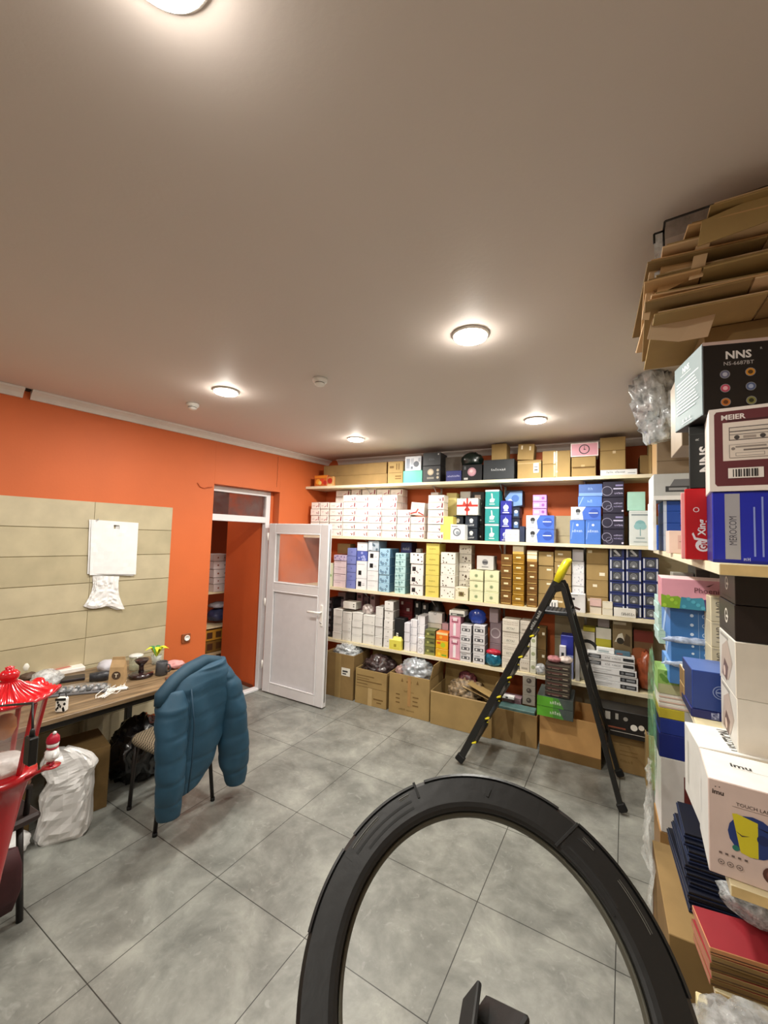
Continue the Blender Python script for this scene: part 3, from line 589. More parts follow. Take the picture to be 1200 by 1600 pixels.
# -- third shelf from top (level 1)
stack(1, 508, 519, 880, 1, 'small_box', 'narrow box with green leaf print', 'beside the open door edge', art=dots('#7fae62', 3, 9, .06), col='#dfe6c8', dep=.2, off=.04)
stack(1, 520.5, 540, 876, 4, 'cosmetic_box', 'pale pink box', 'in leftmost pink pile', art=[('r', .1, .7, .6, .8, '#c9b4c0')], col='#e6d6dc', side='#bfaeb6', dep=.2, off=.03)
stack(1, 520.5, 540, 867, 1, 'cosmetic_box', 'violet patterned box', 'on top of pale pink pile', art=dots('#7d6aa8', 5, 10, .12), col='#cfc0dc', dep=.2, off=.03, zb=zat(530, 876, YF+.03)+.001)
kcarton(527, 547, 849.5, 867, .12, .12, 'small brown carton on top of the violet patterned box', z0=zat(535, 866.5, YF+.03)+.004, lv=1, tape=False, col=KRAFT2)
stack(1, 541, 555.5, 856, 5, 'perfume_box', 'periwinkle blue box', 'of the narrow blue pile', art=[('d', .5, .5, .1, '#5f68b4')], col='#7d88c8', side='#525a98', dep=.2, off=.03)
WS = [('r', .2, .3, .52, .75, '#18181a'), ('r', .6, .4, .85, .46, '#a9a9ae'), ('r', .6, .55, .85, .6, '#c0c0c5')]
stack(1, 556.5, 572.5, 904, 1, 'watch_box', 'white box with black square', 'bottom of fourth pile from the door', art=WS, col='#f1f1f3', dep=.2, off=.02)
stack(1, 556.5, 572.5, 876.5, 1, 'watch_box', 'taller white box with black square', 'below the blue patterned box', art=[('r', .2, .2, .5, .45, '#18181a'), ('r', .1, .8, .8, .84, '#c0c0c6')], col='#f1f1f3', dep=.2, off=.02, zb=zat(564, 904, YF+.02)+.001)
stack(1, 556.5, 572.5, 861, 1, 'perfume_box', 'blue patterned box', 'between two plain white ones', art=dots('#a7b0e4', 9, 8, .14), col='#5563b4', dep=.2, off=.02, zb=zat(564, 876.5, YF+.02)+.001)
stack(1, 556.5, 572.5, 847, 1, 'small_box', 'plain white box with tiny mark', 'on the blue patterned box', art=[('d', .5, .5, .05, '#777777')], col='#efeff1', dep=.18, off=.03, zb=zat(564, 861, YF+.02)+.001)
stack(1, 573.5, 590.5, 892, 2, 'watch_box', 'plain white box', 'below the black square watch boxes', art=[('r', .1, .5, .7, .54, '#cfcfd2')], col='#eeeeef', dep=.2, off=.02)
stack(1, 573.5, 590.5, 861, 2, 'watch_box', 'white box with bold black square', 'beside sky blue pile', art=WS, col='#f1f1f3', side='#9fa6ae', dep=.2, off=.02, zb=zat(582, 892, YF+.02)+.001)
stack(1, 573.5, 590.5, 845, 1, 'watch_box', 'grey-blue patterned box', 'on top of the black square boxes', art=dots('#5d7080', 12, 9, .12)+[('r', .1, .1, .4, .9, '#dfe6ec')], col='#b2c0cc', side='#8797a6', dep=.2, off=.02, zb=zat(582, 861, YF+.02)+.001)
stack(1, 591.5, 608, 857, 5, 'perfume_box', 'sky blue floral box', 'of the wide floral pile', art=flower('#4f7a9c', '#dceaf2', 4), col='#a9cfe6', side='#5d86a8', dep=.24, off=.02)
stack(1, 616.5, 633, 864, 6, 'perfume_box', 'aqua floral box', 'right of sky blue floral pile', art=flower('#5f8f94', '#e4f2f2', 6), col='#bde0e0', side='#6f9a9e', dep=.2, off=.02)
stack(1, 625, 642, 847.5, 4, 'storage_box', 'navy box with white script', 'behind the aqua floral pile', art=[('t', 'Silver', .5, .5, .25, .6, '#dcdcec')], col='#3b3f74', side='#262a52', dep=.15, off=.2)
stack(1, 641, 661, 881, 3, 'watch_box', 'white dotted box with black square', 'left of the yellow pile', art=[('r', .12, .3, .4, .72, '#18181a')]+dots('#6a4a52', 21, 5, .06), col='#efece9', side='#a8a09c', dep=.18, off=.02)
stack(1, 640, 661, 864, 1, 'watch_box', 'white box dotted with brown spots', 'on the black square boxes', art=dots('#4a3838', 22, 6, .08), col='#f2efeb', side='#b4aaa4', dep=.18, off=.02, zb=zat(651, 881, YF+.02)+.001)
stack(1, 649, 656, 857, 1, 'small_box', 'tiny grey box', 'on the brown spotted box', col='#a8a49e', dep=.07, off=.08, zb=zat(651, 864, YF+.02)+.001)
stack(1, 664.5, 685.5, 849, 5, 'storage_box', 'lemon yellow box with small text', 'of the yellow pile', art=[('t', 'Yellow', .5, .5, .14, .5, '#8f7f2c')], col='#e2d06a', side='#bfab50', dep=.2, off=.02)
stack(1, 688, 711, 863, 4, 'cosmetic_box', 'white box with olive dots', 'right of the yellow pile', arts=[dots('#6f6a4c', 31, 7, .07), dots('#5c4f3e', 32, 7, .06)], col='#f0ece2', side='#b8b2a4', dep=.17, off=.02)
stack(1, 716.5, 736, 851.5, 6, 'cosmetic_box', 'cream box with brown dots', 'in the tall dotted pile', arts=[dots('#5d4a3c', 33, 7, .08), dots('#6a5a44', 34, 7, .07)], col='#e6dfd2', side='#a89f90', dep=.14, off=.13)
stack(1, 711.5, 731.5, 917.5, 1, 'cosmetic_box', 'cream box with small photo', 'before the tall dotted pile', art=[('r', .28, .3, .7, .66, '#8d8450'), ('d', .5, .5, .14, '#5d4a2c')]+dots('#9a8a6a', 3, 5, .05), col='#eee6c8', dep=.1, off=.01)
CG = [('d', .5, .5, .17, '#a8b48a'), ('d', .5, .5, .08, '#7f8c62'), ('r', .15, .1, .85, .14, '#c2ca9c')]
stack(1, 733.5, 755, 891, 3, 'tea_box', 'pale green box with leaf emblem', 'in left column of green group', art=CG, col='#e9e9bf', side='#bdbd94', dep=.2, off=.015)
stack(1, 756.5, 779.5, 892, 3, 'tea_box', 'pale green box with leaf emblem', 'in right column of green group', art=CG, col='#e9e9bf', side='#bdbd94', dep=.2, off=.015)
stack(1, 744.5, 771, 868.5, 1, 'appliance_box', 'grey box with dark oval print', 'on the pale green boxes', art=[('d', .5, .55, .22, '#8d8d8d'), ('r', .35, .45, .65, .62, '#4f4f52'), ('r', .3, .18, .7, .24, '#777777')], col='#cfcdc8', side='#8f8b86', dep=.15, off=.05, zb=zat(757, 891, YF+.015)+.002)
GOLD = mat('#c99a3c', .25, 'gold_foil', metal=.6, var=.15); BRZ = mat('#8a6436', .35, 'bronze_foil', metal=.4, var=.15)
GA = [('r', .3, .62, .7, .76, '#f0e2b4'), ('r', .0, .45, 1, .5, '#5a3d1a'), ('r', .1, .1, .9, .14, '#e4c878')]
def gstack(*a, **k): return stack(*a, **k)
for (a, c, pt, n, m, d, wh) in [(782, 799.5, 866, 4, BRZ, 'bronze foil box with white tag', 'beside pale green boxes'), (800.5, 819, 866, 5, GOLD, 'gold foil box with cream tag', 'of the gold pile'), (823, 839.5, 878, 4, BRZ, 'brown foil box with white tag', 'left of kraft boxes')]:
    stack(1, a, c, pt, n, 'gift_box', d, wh, art=GA, col=m, dep=.18, off=.03, seam=False)
stack(1, 800.5, 818, 852, 1, 'gift_box', 'white-topped gold box', 'on top of the gold pile', art=[('r', 0, 0, 1, .3, '#d8b45c')], col='#efe2c4', dep=.16, off=.04, zb=zat(810, 866, YF+.03)+.001)
stack(1, 823, 839, 860, 1, 'gift_box', 'cream and gold box', 'on the brown foil boxes', art=[('r', 0, 0, 1, .25, '#c9a25a'), ('r', 0, .6, 1, .66, '#c9a25a')], col='#eee4c8', dep=.16, off=.04, zb=zat(831, 878, YF+.03)+.001)
KA = [('r', .55, .68, .85, .8, '#efe6cc')]
stack(1, 841, 865, 862, 4, 'product_box', 'kraft box with small white sticker', 'in column left behind ladder', art=KA, col=KRAFT, dep=.2, off=.06, seam=True)
stack(1, 866, 892.5, 860, 5, 'product_box', 'kraft box with small white sticker', 'right behind yellow ladder cap', art=[('r', .2, .6, .5, .75, '#efe6cc')], col=KRAFT, dep=.2, off=.06)
stack(1, 893.5, 913, 877, 4, 'perfume_box', 'slim white box with grey flecks', 'of the white pile', art=dots('#c6c8d2', 41, 8, .06), col='#efeff2', side='#b8b8bd', dep=.15, off=.1)
stack(1, 894, 912, 858, 1, 'perfume_box', 'light grey box', 'on the slim white boxes', col='#cfccd0', dep=.15, off=.1, zb=zat(903, 877, YF+.1)+.001)
stack(1, 885, 915, 927.5, 1, 'appliance_box', 'white box with two black hand tools printed', 'before white pile', art=[('r', .2, .66, .45, .78, '#2c2c30'), ('p', [(.25, .25), (.7, .12), (.75, .22), (.35, .36)], '#4a3430'), ('r', .1, .9, .6, .94, '#a4a4a8')], col='#eceae9', dep=.08, off=.005)
stack(1, 854, 872, 938, 1, 'small_box', 'low white box with dark bars', 'at shelf edge behind ladder', art=[('r', .2, .2, .3, .8, '#55555a'), ('r', .45, .2, .55, .8, '#55555a'), ('r', .7, .2, .8, .8, '#55555a')], col='#f0eee8', dep=.05, off=.005)
stack(1, 916, 950.5, 856.5, 4, 'product_box', 'wide kraft box with white sticker', 'left of navy case piles', arts=[[('r', .06, .7, .26, .86, '#efe6cc')], [('r', .3, .6, .5, .76, '#efe6cc')], [('r', .6, .3, .85, .5, '#efe6cc')]], col=KRAFT, dep=.2, off=.09)
NV = [('r', .05, .1, .14, .9, '#cfd2d8'), ('r', .86, .1, .95, .9, '#cfd2d8'), ('r', .18, .15, .82, .85, '#3d4046'), ('o', .5, .5, .26, .05, '#8b8d92'), ('p', [(.25, .3), (.4, .65), (.6, .65), (.75, .3)], '#6d6f74'), ('d', .5, .35, .1, '#b9bbc0')]
NV2 = [('r', .05, .1, .14, .9, '#cfd2d8'), ('r', .18, .15, .82, .85, '#2c2f36'), ('p', [(.25, .7), (.4, .8), (.75, .3), (.65, .2)], '#c4c6ca'), ('r', .3, .2, .6, .35, '#8d8f94')]
for a, c, pt, n, pb, nm in [(952, 976.5, 855, 6, None, 'left'), (977.5, 1003, 855, 6, None, 'middle'), (1004, 1030, 871, 5, None, 'right')]:
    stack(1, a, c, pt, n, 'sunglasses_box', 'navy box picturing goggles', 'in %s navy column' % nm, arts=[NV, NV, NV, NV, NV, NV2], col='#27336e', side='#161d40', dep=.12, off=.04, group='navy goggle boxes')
stack(1, 921.5, 940, 935, 2, 'soap_box', 'small pinkish cream box', 'before wide kraft boxes', cols=['#e6dac6', '#e4c0b8'], art=[('r', .05, .88, .95, .95, '#bfb09c')], dep=.025, off=.003)
stack(1, 941, 957.5, 940, 2, 'soap_box', 'small cream box', 'between pink one and long white one', art=[('r', .05, .88, .95, .95, '#c9bfa8')], col='#ece4d0', dep=.025, off=.003)
stack(1, 959, 993.5, 950.5, 1, 'small_box', 'long white box lettered in black', 'before the navy boxes', art=[('t', 'FASHION', .65, .38, .34, .6, '#3c3c3c')], col='#eeebe3', dep=.03, off=.003)
# ---------------------------------------------------------------- lowest shelf
WB = [('r', .1, .85, .9, .9, '#d2cfca'), ('d', .8, .3, .05, '#b8b4ae')]
for i, (a, c, pt, n) in enumerate([(519, 533, 951.5, 4), (533.8, 548, 956, 3), (549, 565, 957, 4), (566, 584.5, 961, 3)]):
    stack(0, a, c, pt, n, 'product_box', 'plain white cardboard box', 'in %s white column by door edge' % NTH[i], art=WB if i % 2 else WB[:1], col='#eceae4', side='#b9b5ad', dep=.18, off=.02)
stack(0, 585, 597, 948, 4, 'product_box', 'slim white box', 'between wide white columns and taller pile', art=WB, col='#e6e4e0', side='#aaa6a0', dep=.16, off=.02)
stack(0, 599, 613, 939.5, 5, 'product_box', 'small white box with side label', 'of the taller white pile', art=[('d', .5, .75, .08, '#b0aca6'), ('r', .2, .2, .6, .25, '#b8b4ae')], col='#efece8', side='#8d8984', dep=.16, off=.015)
stack(0, 534, 554, 940, 1, 'product_box', 'white cube box with two dark marks', 'standing on white columns', art=[('r', .8, .3, .9, .45, '#4a4640'), ('r', .8, .6, .9, .75, '#4a4640')], col='#eeebe2', side='#b4afa6', dep=.13, off=.03, zb=zat(541, 951.5, YF+.02)+.004)
b = B(); P = ony(575, 960, YF+.09); zq = zat(575, 961, YF+.02)+.002; crumple(b, (P.x, P.y, zq+.045), (.062, .05, .06), film('bag', '#efe2de', .5, .15), 5, .35); tag(b.build('plastic_pouch'), 'small clear plastic pouch lying on top of white boxes', 'bag')
DK = [('d', .5, .45, .25, '#2a2c30'), ('d', .5, .45, .14, '#8b8e94')]
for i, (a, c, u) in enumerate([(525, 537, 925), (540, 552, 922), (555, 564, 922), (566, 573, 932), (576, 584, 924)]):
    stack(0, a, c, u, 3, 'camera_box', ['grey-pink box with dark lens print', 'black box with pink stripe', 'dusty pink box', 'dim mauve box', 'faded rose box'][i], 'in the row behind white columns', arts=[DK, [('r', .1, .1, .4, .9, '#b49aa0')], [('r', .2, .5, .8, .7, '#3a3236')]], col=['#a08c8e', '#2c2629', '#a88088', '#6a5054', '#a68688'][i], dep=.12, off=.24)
stack(0, 509, 517.5, 934, 5, 'bottle_box', 'narrow black box with grey mark', 'beside the door edge', art=[('d', .5, .5, .2, '#6c6e74')], col='#191a1e', dep=.2, off=.06)
stack(0, 616, 630.5, 966, 1, 'tool_box', 'black box with tiny white square', 'between white piles', art=[('r', .2, .3, .42, .52, '#e8e6e2')], col='#1f2022', dep=.12, off=.06)
DR = [('r', .2, .6, .35, .8, '#d8d0cc'), ('r', .6, .2, .8, .4, '#c4b8b4'), ('r', .5, .7, .9, .8, '#7e2222')]
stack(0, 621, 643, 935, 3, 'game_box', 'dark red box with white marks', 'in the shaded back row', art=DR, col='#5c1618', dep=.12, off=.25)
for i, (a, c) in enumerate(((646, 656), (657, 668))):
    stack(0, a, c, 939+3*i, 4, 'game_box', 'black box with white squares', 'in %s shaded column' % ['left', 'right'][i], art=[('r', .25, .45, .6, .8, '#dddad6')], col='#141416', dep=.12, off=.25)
# yellow house-shaped box
t = thing('house_shaped_box', 'yellow house-shaped gift box with a cord handle at shelf edge', 'box', ony(617, 1013, YF+.01))
t.location.z = SZ[0]+.0005; w = .145
b = B(); Y_ = mat('#e6dc5c', .5, var=.05); b.box(-w/2, w/2, 0, .09, 0, .10, Y_, .002)
b.add([(-w/2, 0, .1005), (w/2, 0, .1005), (w/2-.02, .045, .135), (-w/2+.02, .045, .135), (-w/2, .09, .1005), (w/2, .09, .1005)], [(0, 1, 2, 3), (5, 4, 3, 2), (4, 0, 3), (1, 5, 2)], mat('#eadf6e', .5))
b.art([('r', .4, .3, .6, .6, '#a8982c'), ('r', .1, .1, .9, .14, '#c4b83e')], (-w/2, 0, 0), (1, 0, 0), (0, 0, 1), w, .1, (0, -1, 0)); b.build('box_body', t, loc=(0, 0, 0))
b = B(); b.tube([(-.03, .04, .134), (-.02, .035, .155), (.0, .03, .162), (.02, .035, .155), (.03, .04, .134)], .0035, mat('#3a3220', .7), 6); b.build('cord_handle', t, loc=(0, 0, 0))
TW = [('r', .25, .1, .3, .9, '#c4c2c6')]
stack(0, 631, 640, 973, 3, 'product_box', 'narrow lilac white box', 'left of the slim white tower', art=TW, col='#e9e7ee', side='#aaa7b0', dep=.14, off=.03)
stack(0, 640.5, 651, 968, 4, 'product_box', 'slim white box', 'in the tower beside the lilac white boxes', art=TW, col='#f0eef2', side='#a29fa8', dep=.18, off=.05)
stack(0, 651.5, 663, 962, 4, 'product_box', 'slim bright white box', 'in taller tower beside olive boxes', art=TW, col='#f2f0f3', side='#8f8c94', dep=.18, off=.07)
stack(0, 652, 662, 996.5, 2, 'product_box', 'small white square box', 'before the taller slim tower', art=[('o', .5, .5, .28, .06, '#b8b6ba')], col='#f0eef0', dep=.05, off=.01)
OL = [('r', .0, .0, 1, .3, '#8a8c4c'), ('d', .3, .5, .14, '#b8b86a'), ('r', .55, .4, .9, .6, '#3f4424')]
stack(0, 663.5, 679.5, 984, 3, 'tea_box', 'olive green patterned box', 'left of the orange packets', art=OL, col='#6c7040', side='#3f4228', dep=.13, off=.03)
zq = zat(676, 984, YF+.1)
stack(0, 667, 689, 974, 1, 'gift_box', 'cream box', 'under the white handled bag box', col='#e9e2d0', dep=.1, off=.17, zb=SZ[0]+.001)
o = stack(0, 668, 690, 957, 1, 'gift_bag', 'white bag-shaped box with grey handle mark', 'above olive boxes', cat='gift bag', art=[('o', .5, .93, .14, .04, '#7f8486')], col='#f1f1ee', side='#a8a8a4', dep=.09, off=.175, zb=zat(678, 974, YF+.17)+.002)
stack(0, 680.5, 700, 988, 3, 'sweets_box', 'orange and yellow packet', 'left of the pink tower', arts=[[('d', .3, .4, .2, '#f2d83c'), ('r', .5, .2, .9, .4, '#7aa82c')], [('d', .6, .5, .3, '#b4c828'), ('r', .1, .6, .4, .8, '#d8542a')], [('r', .05, .7, .95, .95, '#f6e0a0'), ('d', .4, .4, .2, '#f2b03c')]], cols=['#e8b42c', '#eeb81e', '#ee7c20'], side='#a86018', dep=.13, off=.02)
stack(0, 690, 700, 974, 1, 'product_box', 'pale pink box', 'in the back beside the handled bag', col='#d9b4bc', dep=.1, off=.18)
stack(0, 701.5, 719, 962.5, 2, 'doll_box', 'tall pink box with white bottle figure', 'in the pink tower', art=[('r', .2, .7, .8, .86, '#a85a70'), ('r', .3, .78, .7, .94, '#f2dfe4'), ('r', .35, .1, .6, .62, '#f6eef2'), ('d', .48, .62, .06, '#f6eef2'), ('r', .1, .02, .9, .06, '#b8647c')], col='#e3a6b8', side='#a8707f', dep=.14, off=.02)
stack(0, 701, 725, 954, 1, 'small_box', 'flat white and black box', 'on top of the pink tower', art=[('r', .1, .1, .95, .5, '#4c4c4a'), ('r', .2, .2, .5, .35, '#d8d8d0')], col='#dddad0', dep=.14, off=.02, zb=zat(710, 962.5, YF+.02)+.001)
GW = [('r', .12, .3, .88, .62, '#5b5b60'), ('d', .3, .46, .1, '#e9e9e9'), ('d', .7, .46, .1, '#e9e9e9'), ('r', .12, .76, .6, .84, '#8f8f94')]
for i, (a, c, u) in enumerate([(718.8, 736, 976.5), (739, 757.5, 977)]):
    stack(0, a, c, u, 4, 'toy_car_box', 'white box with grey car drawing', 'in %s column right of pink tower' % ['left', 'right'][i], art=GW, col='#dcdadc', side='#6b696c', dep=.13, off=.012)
b = B(); P = ony(746, 962, YF+.1); zq = zat(746, 977, YF+.012)+.003; crumple(b, (P.x, P.y, zq+.06), (.085, .05, .08), mat('#24409c', .25, 'blue_bag', coat=.4), 9, .22); tag(b.build('plastic_bag'), 'shiny blue plastic bag on top of the grey car boxes', 'bag')
b = B(); P = ony(722, 955, YF+.27); crumple(b, (P.x, P.y, SZ[0]+.24), (.16, .07, .25), mat('#111213', .35, 'black_bag', coat=.3), 12, .3); tag(b.build('plastic_bag'), 'large black bag in the shade behind the pink tower', 'bag')
b = B(); P = ony(682, 955, YF+.3); crumple(b, (P.x, P.y, SZ[0]+.26), (.12, .06, .25), mat('#15181a', .4, 'black_bag', coat=.3), 13, .3); tag(b.build('plastic_bag'), 'black bag in the shade behind the white handled bag', 'bag')
stack(0, 764, 778, 950, 1, 'product_box', 'small grey-mauve box', 'high above the cyan ornament bag', col='#9d8c90', dep=.12, off=.10, zb=zat(770, 973, YF+.1)+.001)
stack(0, 765, 783, 973, 2, 'product_box', 'mauve box with round print', 'behind the cyan ornament bag', art=[('o', .5, .5, .25, .05, '#c4b8bc')], col='#8c7a80', side='#5c4e54', dep=.14, off=.10)
b = B(); P = ony(771, 1020, YF+.05); crumple(b, (P.x, P.y, SZ[0]+.062), (.075, .045, .075), mat('#1f6f8c', .2, 'cyan_foil', metal=.3, var=.5, scale=30, coat=.5), 15, .25); o = b.build('ornament_bag')
tag(o, 'glossy cyan ornament bag with red top on lowest shelf', 'bag')
b = B(); crumple(b, (0, 0, .125), (.07, .042, .028), mat('#b8283c', .3, 'red_foil', var=.3, scale=30), 16, .2); b.build('red_top', o, loc=(0, 0, 0))
EC = [('r', .12, .12, .88, .4, '#ded8c8'), ('t', 'ECTA?', .5, .28, .16, .6, '#4c4a44')]+[('d', .12+.095*k, .62+.17*j, .035, '#a89a8c') for k in range(9) for j in range(2)]
stack(0, 784.5, 811, 968, 4, 'lighter_box', 'cream box with black lettering and tiny dot pattern', 'left of ladder rail', art=EC, col='#e2dacb', side='#b0a898', dep=.16, off=.02)
stack(0, 812, 828, 970, 4, 'lighter_box', 'cream box with grey lettering', 'seen behind ladder rail', art=[('r', .2, .2, .8, .35, '#a49c90')]+[('d', .2+.2*k, .7, .04, '#a89a8c') for k in range(4)], col='#d3cabc', side='#9a9284', dep=.16, off=.03)
stack(0, 828.5, 838, 991, 3, 'product_box', 'narrow pale green-white box', 'right of ladder rail', art=[('d', .5, .5, .15, '#a9b08a')], col='#e4e4d2', side='#a8a894', dep=.12, off=.02)
stack(0, 839.5, 853, 981, 2, 'product_box', 'kraft box with cream sticker', 'against orange wall under ladder tray', art=KA, col=KRAFTD, dep=.14, off=.1)
b = B(); P = ony(842, 1035, YF+.03); crumple(b, (P.x+.01, P.y+.02, SZ[0]+.04), (.045, .04, .05), film('bag', '#dfe2e4', .6, .15), 18, .35); tag(b.build('plastic_pouch'), 'clear plastic pouch at shelf edge beside the truck boxes', 'bag')
stack(0, 876, 896, 993, 1, 'toy_box', 'deep blue box with lilac lower half', 'behind the ladder prop', art=[('r', 0, 0, 1, .55, '#9fa8d8'), ('r', .05, .6, .5, .9, '#3a3fa0')], col='#2c3596', side='#1c2266', dep=.14, off=.06)
stack(0, 874, 884.5, 1009, 1, 'small_box', 'white box with dark camera square', 'before the deep blue box', art=[('r', .3, .55, .7, .8, '#2f3236'), ('r', .2, .2, .8, .26, '#8a8f96')], col='#eceaf0', dep=.04, off=.01)
stack(0, 899, 906, 990, 1, 'small_box', 'tall narrow grey-white box', 'between prop rail and headphone pack', col='#bcbab8', dep=.05, off=.03)
HP = [('p', [(.0, .25), (.5, .0), (1, .25), (1, .3), (0, .3)], '#e9e6dc'), ('o', .5, .62, .22, .07, '#1e1e20'), ('r', .33, .3, .43, .62, '#1e1e20'), ('r', .57, .3, .67, .62, '#1e1e20'), ('d', .38, .34, .1, '#2a2a2c'), ('d', .62, .34, .1, '#2a2a2c')]
stack(0, 905.5, 929.5, 986.5, 1, 'headphone_box', 'grey-white pack showing black headphones', 'right of the prop rail', art=HP, col='#d8d4ca', side='#8c8880', dep=.1, off=.12)
stack(0, 911, 930, 980, 1, 'small_box', 'yellow-green box', 'on top of the headphone pack', col='#c9c03c', dep=.1, off=.12, zb=zat(917, 986.5, YF+.12)+.001)
GY = [('r', 0, .55, 1, .8, '#c2ba34'), ('r', 0, .8, 1, 1, '#d8d4c4'), ('p', [(0, .3), (.5, .45), (1, .25), (1, .0), (0, .0)], '#3d5c36')]
stack(0, 931, 955, 981, 1, 'game_box', 'green and yellow striped box', 'right of the headphone pack', art=GY, col='#5f7a44', side='#3c4c2a', dep=.1, off=.12)
stack(0, 934, 952.5, 963, 1, 'small_box', 'grey-lilac box under shelf', 'on the green striped box', col='#a49ca0', dep=.1, off=.13, zb=zat(943, 981, YF+.12)+.001)
TY = [('p', [(.1, .3), (.3, .55), (.5, .6), (.62, .35)], '#e2dccb'), ('p', [(.55, .25), (.7, .6), (.92, .5), (.9, .2)], '#5b4a34'), ('r', .05, .85, .7, .93, '#e0d8c4'), ('d', .4, .35, .1, '#3a342a')]
stack(0, 957, 988, 968.5, 2, 'toy_box', 'brown toy box with pale animal print', 'above car stereo boxes', art=TY, col='#8d7a58', side='#4a3f2c', dep=.12, off=.12)
RT = [('r', 0, .8, 1, 1, '#7a3024'), ('d', .3, .5, .2, '#a8643c'), ('p', [(.5, .1), (.95, .1), (.9, .6), (.6, .7)], '#8a2c22'), ('d', .5, .3, .12, '#c4a868')]
stack(0, 990, 1021, 985, 1, 'toy_box', 'red-brown toy box with fruit colours', 'in the right corner', art=RT, col='#7a5a3c', side='#43301f', dep=.12, off=.14)
CS = [('r', .66, .18, .97, .82, '#26272a'), ('d', .72, .5, .2, '#6a6c70'), ('r', .78, .35, .94, .65, '#85888c'), ('r', .1, .6, .5, .68, '#a9abad'), ('r', .14, .3, .42, .38, '#c0c2c3')]
CS2 = [('r', .02, .2, .3, .8, '#26272a'), ('p', [(.04, .5), (.12, .75), (.28, .6), (.26, .3), (.1, .25)], '#8d9094'), ('t', 'CAR AUDIO', .55, .5, .32, .4, '#8c8e90'), ('r', .76, .3, .98, .75, '#26272a')]
for i in range(5):
    zt_ = zat(955, 1023, YF+.01); h = (zt_-SZ[0]-.001)/5
    x0 = ony(917.5, 1050, YF+.01).x; x1 = ony(997-2*(i > 1)-3*(i > 2), 1060, YF+.01).x
    pack('car_stereo_box', x0, x1, YF+.008+.004*(i % 2), .1, SZ[0]+.001+i*h, SZ[0]+.001+(i+1)*h-GAP, CS if i < 3 else CS2, '#dcdcdc', '#8c8c8c', label='long white car stereo box, %s in the pile right of ladder' % ordn(i, 5), group='long white car stereo boxes')
b = B(); zq = zat(955, 1023, YF+.01)
pack('small_box', *[ony(q, 1017, YF+.03).x for q in (932, 960)], YF+.03, .06, zq+.001, zq+.04, [('r', .1, .2, .7, .6, '#aebcc0')], '#eceeee', label='small flat white box lying on the car stereo boxes')
pack('small_box', *[ony(q, 1017, YF+.03).x for q in (961, 985)], YF+.03, .06, zq+.001, zq+.03, [('r', .1, .2, .5, .6, '#8a5a54')], '#4a6a7c', label='small flat teal and brown box lying on stereo boxes')
b = B(); P = ony(1010, 1045, YF+.1); crumple(b, (P.x+.0, P.y, SZ[0]+.15), (.065, .07, .17), mat('#8a4428', .35, 'rust_bag', var=.4, scale=20, coat=.3), 21, .3); tag(b.build('plastic_bag'), 'rust red filled plastic bag right of the car stereo boxes', 'bag')

# ---------------------------------------------------------------- open cartons on the floor
def open_carton(p0, p1, pt, y, dep, label, col=KRAFT, art=(), flaps='', rz=0, cy=None, wall=.006, hh=None, T2=0):
    cy = cy or 1110
    P = ony(p0, cy, y); Q = ony(p1, cy, y); w = Q.x-P.x; h = hh or ony((p0+p1)/2, pt, y).z
    t = thing('open_carton', label, 'carton', ((P.x+Q.x)/2, y+dep/2, 0), rz); b = B(); d = dep
    b.box(-w/2, w/2, -d/2, -d/2+wall, 0.001, h, col, .0015); b.box(-w/2, w/2, d/2-wall, d/2, 0.001, h, col, .0015)
    b.box(-w/2, -w/2+wall, -d/2+wall, d/2-wall, .001, h, col, .0015); b.box(w/2-wall, w/2, -d/2+wall, d/2-wall, .001, h, col, .0015)
    b.box(-w/2+wall, w/2-wall, -d/2+wall, d/2-wall, .001, .007, col, .0015)
    b.art(list(art), (-w/2, -d/2, 0), (1, 0, 0), (0, 0, 1), w, h, (0, -1, 0)); b.build('carton_body', t, loc=(0, 0, 0))
    def flap(p, q, o):
        f = B(); p = Vector(p); q = Vector(q); o = Vector(o); n = (q-p).cross(o).normalized()*.004
        v = [p, q, q+o*1-(q-p)*.03, p+o*1+(q-p)*.03]; v = v+[a+n for a in v]
        f.add(v, [(0, 1, 2, 3), (7, 6, 5, 4), (0, 4, 5, 1), (1, 5, 6, 2), (2, 6, 7, 3), (3, 7, 4, 0)], col); f.build('flap', t, loc=(0, 0, 0))
    L = min(w, d)*.42
    for c in flaps:
        if c == 'b': flap((-w/2, d/2-wall, h), (w/2, d/2-wall, h), (0, -.02, min(L, .54-h) if h < .5 else .02))
        if c == 'l': flap((-w/2, -d/2, h), (-w/2, d/2, h), (.02, 0, min(L, .54-h)))
        if c == 'r': flap((w/2, -d/2, h), (w/2, d/2, h), (.03, 0, min(L, .545-h)))
        if c == 'R': flap((w/2, -d/2, h), (w/2, d/2, h), (-w*.18, 0, L*.5))
        if c == 'f': flap((-w/2, -d/2-.001, h), (w/2, -d/2-.001, h), (0, -.012, -L*.8))
    return t, w, h
def fill(t, w, h, dep, m, seed, label, name='crumpled_filling', up=.05, amp=.35, cat='goods', rx=.42):
    b = B(); loc = t.location; crumple(b, (loc.x, loc.y, h-.03+up*.2), (w*rx, dep*.40, .05+up), m, seed, amp, 4, 3.2)
    return tag(b.build(name), label, cat, None, 'stuff')
TXA = [('r', .2, .0, .5, 1, TAPE), ('r', .35, .1, .6, .5, '#b58d5a'), ('r', .52, .5, .85, .66, '#efeadd'), ('r', .55, .57, .8, .61, '#55504a')]
